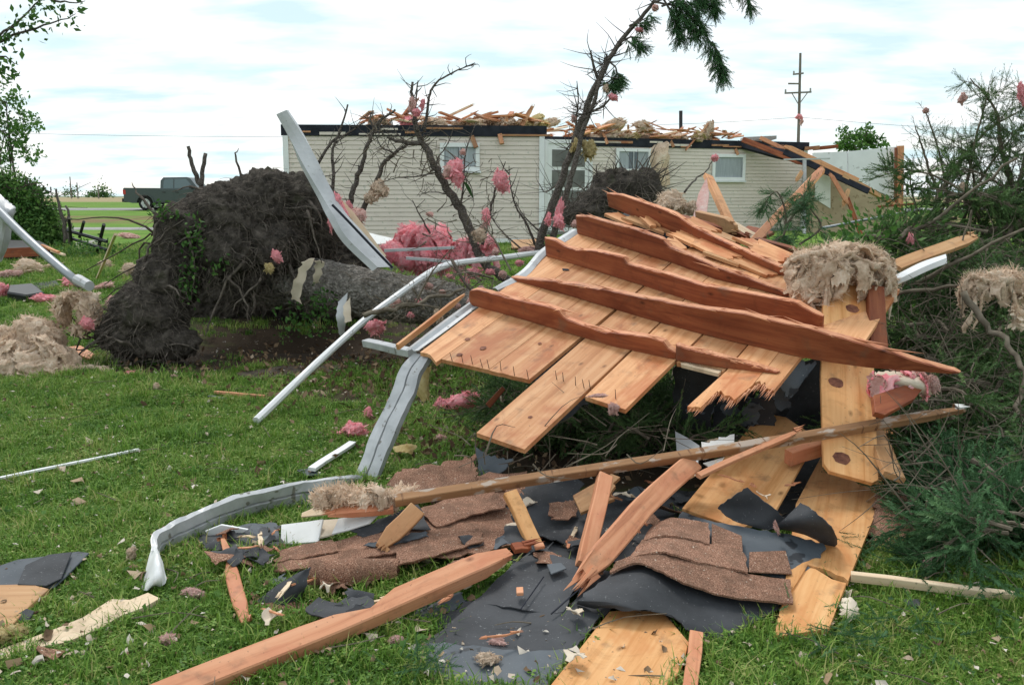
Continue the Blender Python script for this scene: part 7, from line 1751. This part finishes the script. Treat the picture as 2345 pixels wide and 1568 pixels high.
limb_tree('crushed_spruce_boughs', 'dark spruce boughs crushed in the shadow under the roof panel', spec, M_NEEDLE, 14, SPRIGW)
spec = []
for k in range(13):                                    # green behind the panel and insulation pile
    x0 = rq.uniform(1770, 2160); y0 = rq.uniform(575, 660); Y0 = rq.uniform(6.2, 7.6)
    p = D(x0, y0, Y0); p[2] = max(p[2], .2); an = rq.uniform(0, 6.3); d = np.array([math.cos(an), math.sin(an) * .5, rq.uniform(-.3, .3)]) * rq.uniform(.3, .7)
    spec.append(([p, p + d * .5 + np.array([0, 0, .05]), p + d], .01, 10, .30, .3, .35, 3))
for pts in ([(1790, 560), (1800, 500), (1780, 440), (1745, 470)], [(1800, 520), (1830, 470), (1850, 430)], [(1830, 560), (1880, 520), (1850, 470), (1835, 445)], [(1720, 580), (1760, 560), (1790, 540)]):
    spec.append(([D(x, y, 7.0) for x, y in pts], .010, 10, .20, .6, .1, 3))
limb_tree('back_spruce_boughs', 'broken spruce boughs behind the tan insulation pile before the collapsed wall', spec, M_NEEDLE2, 15, SPRIGL, scale=.9)
# broadleaf greens among the brush
for i, (x, y, Y, n, s, lab) in enumerate(((2065, 525, 7.2, 420, (.26, .2, .10), 'bright green leafy clump behind the insulation pile'), (1990, 560, 6.8, 260, (.2, .15, .10), 'green leaves beside the insulation pile'), (2110, 900 + 60, 4.8, 90, (.1, .1, .05), 'few green leaves in the brush right of the reddish plank'))):
    c = D(x, y, Y); leaves('leaf_clump', c + np.random.default_rng(90 + i).normal(0, 1, (n, 3)) * np.array(s), M_LEAF, None, .055, 90 + i, label=lab, cat='foliage', kind='stuff')
# pale bare branches through the brush
for i, (pts, Y0, Y1, r, lab) in enumerate((([(2000, 700), (2090, 668), (2200, 655), (2345, 640)], 5.4, 5.2, .014, 'pale branch running level through the brush right of the insulation pile'), ([(2090, 655), (2190, 600), (2360, 515)], 6.0, 5.6, .016, 'pale long branch sloping up through the brush to the right edge'), ([(2200, 670), (2260, 740), (2310, 790), (2342, 850), (2335, 930), (2310, 990)], 5.0, 4.4, .020, 'thick pale branch curving down the right edge of the brush'),
                                           ([(1985, 545), (2100, 530), (2210, 450), (2330, 360)], 7.0, 6.6, .018, 'long pale branch rising to the right through the crown'), ([(2110, 1000), (2180, 950), (2215, 890), (2230, 830)], 4.6, 4.8, .008, 'thin dry branch in the brush beyond the batten tip'), ([(2100, 1190), (2180, 1130), (2300, 1090)], 4.3, 4.2, .007, 'thin dry branch low in the brush at the right'), ([(2200, 560), (2215, 520), (2225, 480), (2222, 540)], 5.9, 5.9, .006, 'pale hooked twig high in the brush'))):
    n = len(pts); tube('bare_branch', [D(x, y, Y0 + (Y1 - Y0) * k / (n - 1)) for k, (x, y) in enumerate(pts)], r, r * .5, M_TWIG, label=lab, cat='branch', wob=r * .4)
a = Acc()
for _ in range(420):
    x, y = rq.uniform(2040, 2380), rq.uniform(560, 1180); Y = 6.8 - 2.7 * (y - 520) / 600 - rq.uniform(.1, .6); p = D(x, y, Y); l = rq.uniform(.12, .5); d = unit([rq.gauss(0, 1), rq.gauss(0, .5), rq.gauss(-.1, .8)])
    if p[2] < .05: continue
    V, Fs = tubev([p, p + d * l * .5 + np.array([rq.gauss(0, .04), 0, rq.gauss(0, .04)]), p + d * l], rq.uniform(.002, .005), .001, 4, 3, rr=rq); a.add(V, Fs)
for _ in range(110):
    x, y = rq.uniform(1040, 1560), rq.uniform(880, 1070); p = Z(x, y, rq.uniform(.05, .4)); l = rq.uniform(.12, .5); d = unit([rq.gauss(0, 1), rq.gauss(0, .5), rq.gauss(.1, .5)])
    V, Fs = tubev([p, p + d * l * .5 + np.array([rq.gauss(0, .04), 0, rq.gauss(0, .04)]), p + d * l], rq.uniform(.002, .005), .001, 4, 3, rr=rq); a.add(V, Fs)
a.put('brushwood', M_TWIG, None, kind='stuff')
beam('long_plank', D(2050, 612, 5.6), D(2240, 537, 6.0), .09, .03, W_PLY, up=(0, -.6, 1), split1=.06, label='brown plank pointing up through the brush right of the insulation pile', cat='plank')
ribbon('white_gutter', [D(2050, 630, 5.5), D(2110, 600, 5.6), D(2165, 582, 5.7)], [D(2056, 640, 5.45), D(2114, 612, 5.5), D(2168, 590, 5.6)], [(0, 0), (.4, .01), (1, 0), (1.05, -.03)], .004, M_WHITE, label='white gutter piece under the brown plank in the brush', cat='gutter')
tube('thin_rod', [D(1880, 523, 7.6), D(2108, 480, 7.9)], .012, .012, M_STEEL, label='thin grey rod stretching before the collapsed wall', cat='rod')
fluff_blob('hanging_insulation', [px_ball(2240, 652, 5.2, 30, 12, 14), px_ball(2290, 640, 5.2, 32, 12, 14), px_ball(2330, 655, 5.1, 20, 16, 14), px_ball(2330, 725, 5.0, 8, 24, 8), px_ball(2218, 672, 5.2, 8, 18, 8)], .017, M_TAN, 12, .06, 7, .035, 18, 900, .05, label='tan insulation strands hanging in the brush at the right edge', cat='insulation')
insul_layers(bpy.data.objects['hanging_insulation'], D(2285, 655, 5.15), (.17, .08, .06), 16, .10, M_TAN, 9, low=-.6)
insul_ropes(bpy.data.objects['hanging_insulation'], D(2285, 650, 5.15), (.19, .09, .05), 13, M_TAN, 19, .25, .006, -.1)
for k, x, y, Y, hw, hh, lab in (('f', 2120, 253, 7.7, 7, 8, 'pale pink tuft at the top of a bare twig at the right'), ('f', 2205, 225, 7.3, 9, 14, 'pale pink tuft under the needled top at the right'), ('p', 2340, 215, 7.1, 10, 26, 'pink insulation at the right edge high in the crown'), ('p', 2085, 545, 6.6, 9, 16, 'pink tuft in the brush behind the insulation pile'), ('t', 1905, 565, 5.4, 14, 10, 'little tan peak on top of the insulation pile'), ('t', 2205, 430, 7.3, 12, 12, 'tan tuft in the middle of the crown at the right')):
    wad_px(k, x, y, Y, hw, hh, lab)

# ------------------------------------------------------------------ litter on the lawn
rg = np.random.default_rng(99)
def lawn_points(n, ymin, ymax, pw=1.0):
    Y = ymin * (ymax / ymin) ** (rg.random(n) ** pw); X = (rg.random(n) * 2 - 1) * (Y * .60 + .3)
    return X, Y
X, Y = lawn_points(8500, 2.1, 17)
Pl = np.stack([X, Y, gz(X, Y) + rg.uniform(.012, .05, len(X))], 1)
tn = np.where(rg.random(len(X)) < .35, rg.uniform(.0, .4, len(X)), rg.uniform(.5, 1.0, len(X)))
scraps('litter', Pl, M_LITTER, .0105, 5, tn, kind='stuff')
c = Z(640, 800, 0)
nb = 1500; q = np.stack([rg.normal(-1.2, .95, nb), rg.normal(7.6, .6, nb)], 1)
leaves('fallen_leaves', np.stack([q[:, 0], q[:, 1], gz(q[:, 0], q[:, 1]) + rg.uniform(.01, .05, nb)], 1), M_LITTER, None, .055, 6, np.clip(rg.normal(.12, .2, nb), 0, 1), kind='stuff')
nb = 1100; q = np.stack([rg.normal(.0, .6, nb), rg.normal(5.6, .5, nb)], 1)
leaves('leaf_litter', np.stack([q[:, 0], q[:, 1], gz(q[:, 0], q[:, 1]) + rg.uniform(.01, .06, nb)], 1), M_LITTER, None, .045, 7, np.clip(rg.normal(.15, .2, nb), 0, 1), kind='stuff')
a = Acc()
for _ in range(150):
    Yk = rq.uniform(2.2, 8); Xk = rq.uniform(-.6, .6) * Yk; p = np.array([Xk, Yk, float(gz(Xk, Yk)) + .04]); an = rq.uniform(0, 6.3); l = rq.uniform(.05, .3)
    d = np.array([math.cos(an), math.sin(an), rq.gauss(.05, .08)]) * l
    V, Fs = tubev([p, p + d * .5 + np.array([rq.gauss(0, .02), rq.gauss(0, .02), .01]), p + d], .0028, .0015, 4, 2, rr=rq); a.add(V, Fs)
a.put('fallen_twigs', M_TWIG, None, kind='stuff')
SQ, SR = [], []
for (x, y, n, s) in ((2010, 1450, 40, .16), (1960, 1470, 24, .1), (960, 1530, 26, .05), (2140, 1290, 50, .3), (2280, 1330, 30, .2)):
    c = Z(x, y, .05)
    for _ in range(n):
        SQ.append(c + np.array([rg.normal(0, s), rg.normal(0, s * .6), abs(rg.normal(0, .02))])); SR.append([rg.normal(), rg.normal(), rg.normal(.15, .2)])
sprigs('needle_scraps', SQ, SR, M_NEEDLE2, None, .9, seed=3, kind='stuff')

def in_poly(px, py, P):
    c = np.zeros(len(px), bool); n = len(P)
    for i in range(n):
        x0, y0 = P[i]; x1, y1 = P[(i + 1) % n]
        if y0 == y1: continue
        k = ((y0 > py) != (y1 > py)) & (px < (x1 - x0) * (py - y0) / (y1 - y0) + x0)
        c ^= k
    return c
WP, WT = [], []                                        # broad weeds in the turf
for _ in range(420):
    Yk = 2.1 * (12 / 2.1) ** rq.random(); Xk = rq.uniform(-.62, .62) * Yk
    if any(in_poly(np.array([Xk]), np.array([Yk]), Pp)[0] for Pp in FOOT): continue
    tn_ = rq.uniform(.2, 1); h_ = rq.uniform(.01, .05)
    for _ in range(rq.randint(6, 14)):
        WP.append([Xk + rq.gauss(0, .03), Yk + rq.gauss(0, .03), float(gz(Xk, Yk)) + h_ * rq.uniform(.4, 1.4)]); WT.append(tn_)
leaves('weeds', np.array(WP), M_LEAF, None, .030, 17, np.array(WT), kind='stuff')
# ------------------------------------------------------------------ grass
def tuft(seed, nb, h, spread):
    r2 = np.random.default_rng(seed); V, T, tn = [], [], []
    for i in range(nb):
        b = np.array([r2.normal(0, spread), r2.normal(0, spread), -.008]); an = r2.uniform(0, 2 * math.pi); lean = abs(r2.normal(.55, .35)); hh = h * r2.uniform(.5, 1.25)
        d = np.array([math.cos(an), math.sin(an), 0]); s = np.array([-d[1], d[0], 0]) * r2.uniform(.0013, .0026)
        m = b + d * lean * hh * .4 + np.array([0, 0, hh * .6]); e = b + d * lean * hh * 1.15 + np.array([0, 0, hh * (1 - .25 * lean)])
        k = len(V); V += [b - s, b + s, m + s * .9, m - s * .9, e]; T += [[k, k + 1, k + 2], [k, k + 2, k + 3], [k + 3, k + 2, k + 4]]; tn += [np.clip(r2.normal(.5, .25), 0, 1)] * 5
    for i in range(nb // 12):                            # clover leaves
        b = np.array([r2.normal(0, spread), r2.normal(0, spread), h * r2.uniform(.3, .8)]); q = r2.uniform(.006, .011)
        for j in range(3):
            an = j * 2.09 + r2.uniform(0, 1); d = np.array([math.cos(an), math.sin(an), r2.uniform(-.2, .3)]); s = np.array([-d[1], d[0], 0])
            k = len(V); V += [b, b + d * q + s * q * .6, b + d * q * 1.5, b + d * q - s * q * .6]; T += [[k, k + 1, k + 2], [k, k + 2, k + 3]]; tn += [np.clip(r2.normal(.55, .2), 0, 1)] * 4
    me = mesh('grass_tuft', np.array(V), np.array(T), M_GRASS)
    at_ = me.attributes.new('tint', 'FLOAT', 'POINT'); at_.data.foreach_set('value', np.asarray(tn, np.float32))
    return bpy.data.objects.new('grass_tuft', me)       # source shape only, never linked to the scene
tufts = [tuft(200, 32, .042, .020), tuft(201, 30, .050, .022), tuft(202, 26, .060, .024), tuft(203, 14, .085, .020)]
def zone(n, y0, y1, lo=-.62, hi=.62):
    Y = np.sqrt(rg.uniform(y0 ** 2, y1 ** 2, n)); X = rg.uniform(lo, hi, n) * Y
    return X, Y
parts_ = [zone(27000, 1.3, 4.2, -1.05, 1.05), zone(40000, 4.2, 8.5, -.95, .95), zone(42000, 8.5, 20, -.85, .85)]
X = np.concatenate([p[0] for p in parts_]); Y = np.concatenate([p[1] for p in parts_])
keep = np.ones(len(X), bool)
for Pp in FOOT:
    c = Pp.mean(0); b0, b1 = Pp.min(0), Pp.max(0)
    k = (X > b0[0]) & (X < b1[0]) & (Y > b0[1]) & (Y < b1[1])
    if k.any(): keep[np.where(k)[0][in_poly(X[k], Y[k], Pp)]] = False
# bare earth: thin the turf where soil was torn up
for cx, cy, rx, ry in ((-2.0, 10.3, 2.2, 1.8), (-2.2, 8.9, 1.8, .9), (-1.0, 8.2, 1.5, .6), (-.2, 6.9, 1.5, .5), (-3.0, 7.9, .7, .45), (2.6, 5.2, 1.0, 1.4)):
    dd = ((X - cx) / rx) ** 2 + ((Y - cy) / ry) ** 2; keep &= ~((dd < 1) & (rg.random(len(X)) < (.97 if cx < -2 else .8)))
X, Y = X[keep], Y[keep]
pm_ = bpy.data.meshes.new('grass'); pm_.vertices.add(len(X))
pm_.vertices.foreach_set('co', np.stack([X, Y, gz(X, Y)], 1).astype(np.float32).ravel())
def addattr(n, v): at_ = pm_.attributes.new(n, 'FLOAT', 'POINT'); at_.data.foreach_set('value', np.asarray(v, np.float32))
addattr('turn', rg.uniform(0, 6.28, len(X)))
pn = fbm(np.stack([X * 1.3, Y * 1.3, X * 0], 1), 3)
addattr('size', np.clip(1 + .45 * pn, .5, 1.6) * rg.uniform(.75, 1.25, len(X)) * np.interp(Y, [2, 8.5, 20], [1, 1.15, 1.7]))
addattr('pick', rg.choice(4, len(X), p=[.38, .32, .2, .1]))
grass = link('grass', pm_, kind='stuff')
ng = bpy.data.node_groups.new('grass_scatter', 'GeometryNodeTree')
ng.interface.new_socket('Geometry', in_out='INPUT', socket_type='NodeSocketGeometry'); ng.interface.new_socket('Geometry', in_out='OUTPUT', socket_type='NodeSocketGeometry')
gi = ng.nodes.new('NodeGroupInput'); go = ng.nodes.new('NodeGroupOutput'); jn = ng.nodes.new('GeometryNodeJoinGeometry')
def attr(n):
    a_ = ng.nodes.new('GeometryNodeInputNamedAttribute'); a_.data_type = 'FLOAT'; a_.inputs['Name'].default_value = n; return a_.outputs['Attribute']
cmb = ng.nodes.new('ShaderNodeCombineXYZ'); ng.links.new(attr('turn'), cmb.inputs[2])
sz, pk = attr('size'), attr('pick')
m2p = ng.nodes.new('GeometryNodeMeshToPoints'); ng.links.new(gi.outputs[0], m2p.inputs[0])
for i, tf in enumerate(tufts):
    oi = ng.nodes.new('GeometryNodeObjectInfo'); oi.inputs['Object'].default_value = tf
    cmp_ = ng.nodes.new('FunctionNodeCompare'); cmp_.data_type = 'FLOAT'; cmp_.operation = 'EQUAL'; ng.links.new(pk, cmp_.inputs[0]); cmp_.inputs[1].default_value = i; cmp_.inputs['Epsilon'].default_value = .1
    ip = ng.nodes.new('GeometryNodeInstanceOnPoints'); ng.links.new(m2p.outputs[0], ip.inputs['Points']); ng.links.new(cmp_.outputs[0], ip.inputs['Selection'])
    ng.links.new(oi.outputs['Geometry'], ip.inputs['Instance']); ng.links.new(cmb.outputs[0], ip.inputs['Rotation']); ng.links.new(sz, ip.inputs['Scale'])
    ng.links.new(ip.outputs[0], jn.inputs[0])
ng.links.new(jn.outputs[0], go.inputs[0])
gm = grass.modifiers.new('scatter', 'NODES'); gm.node_group = ng
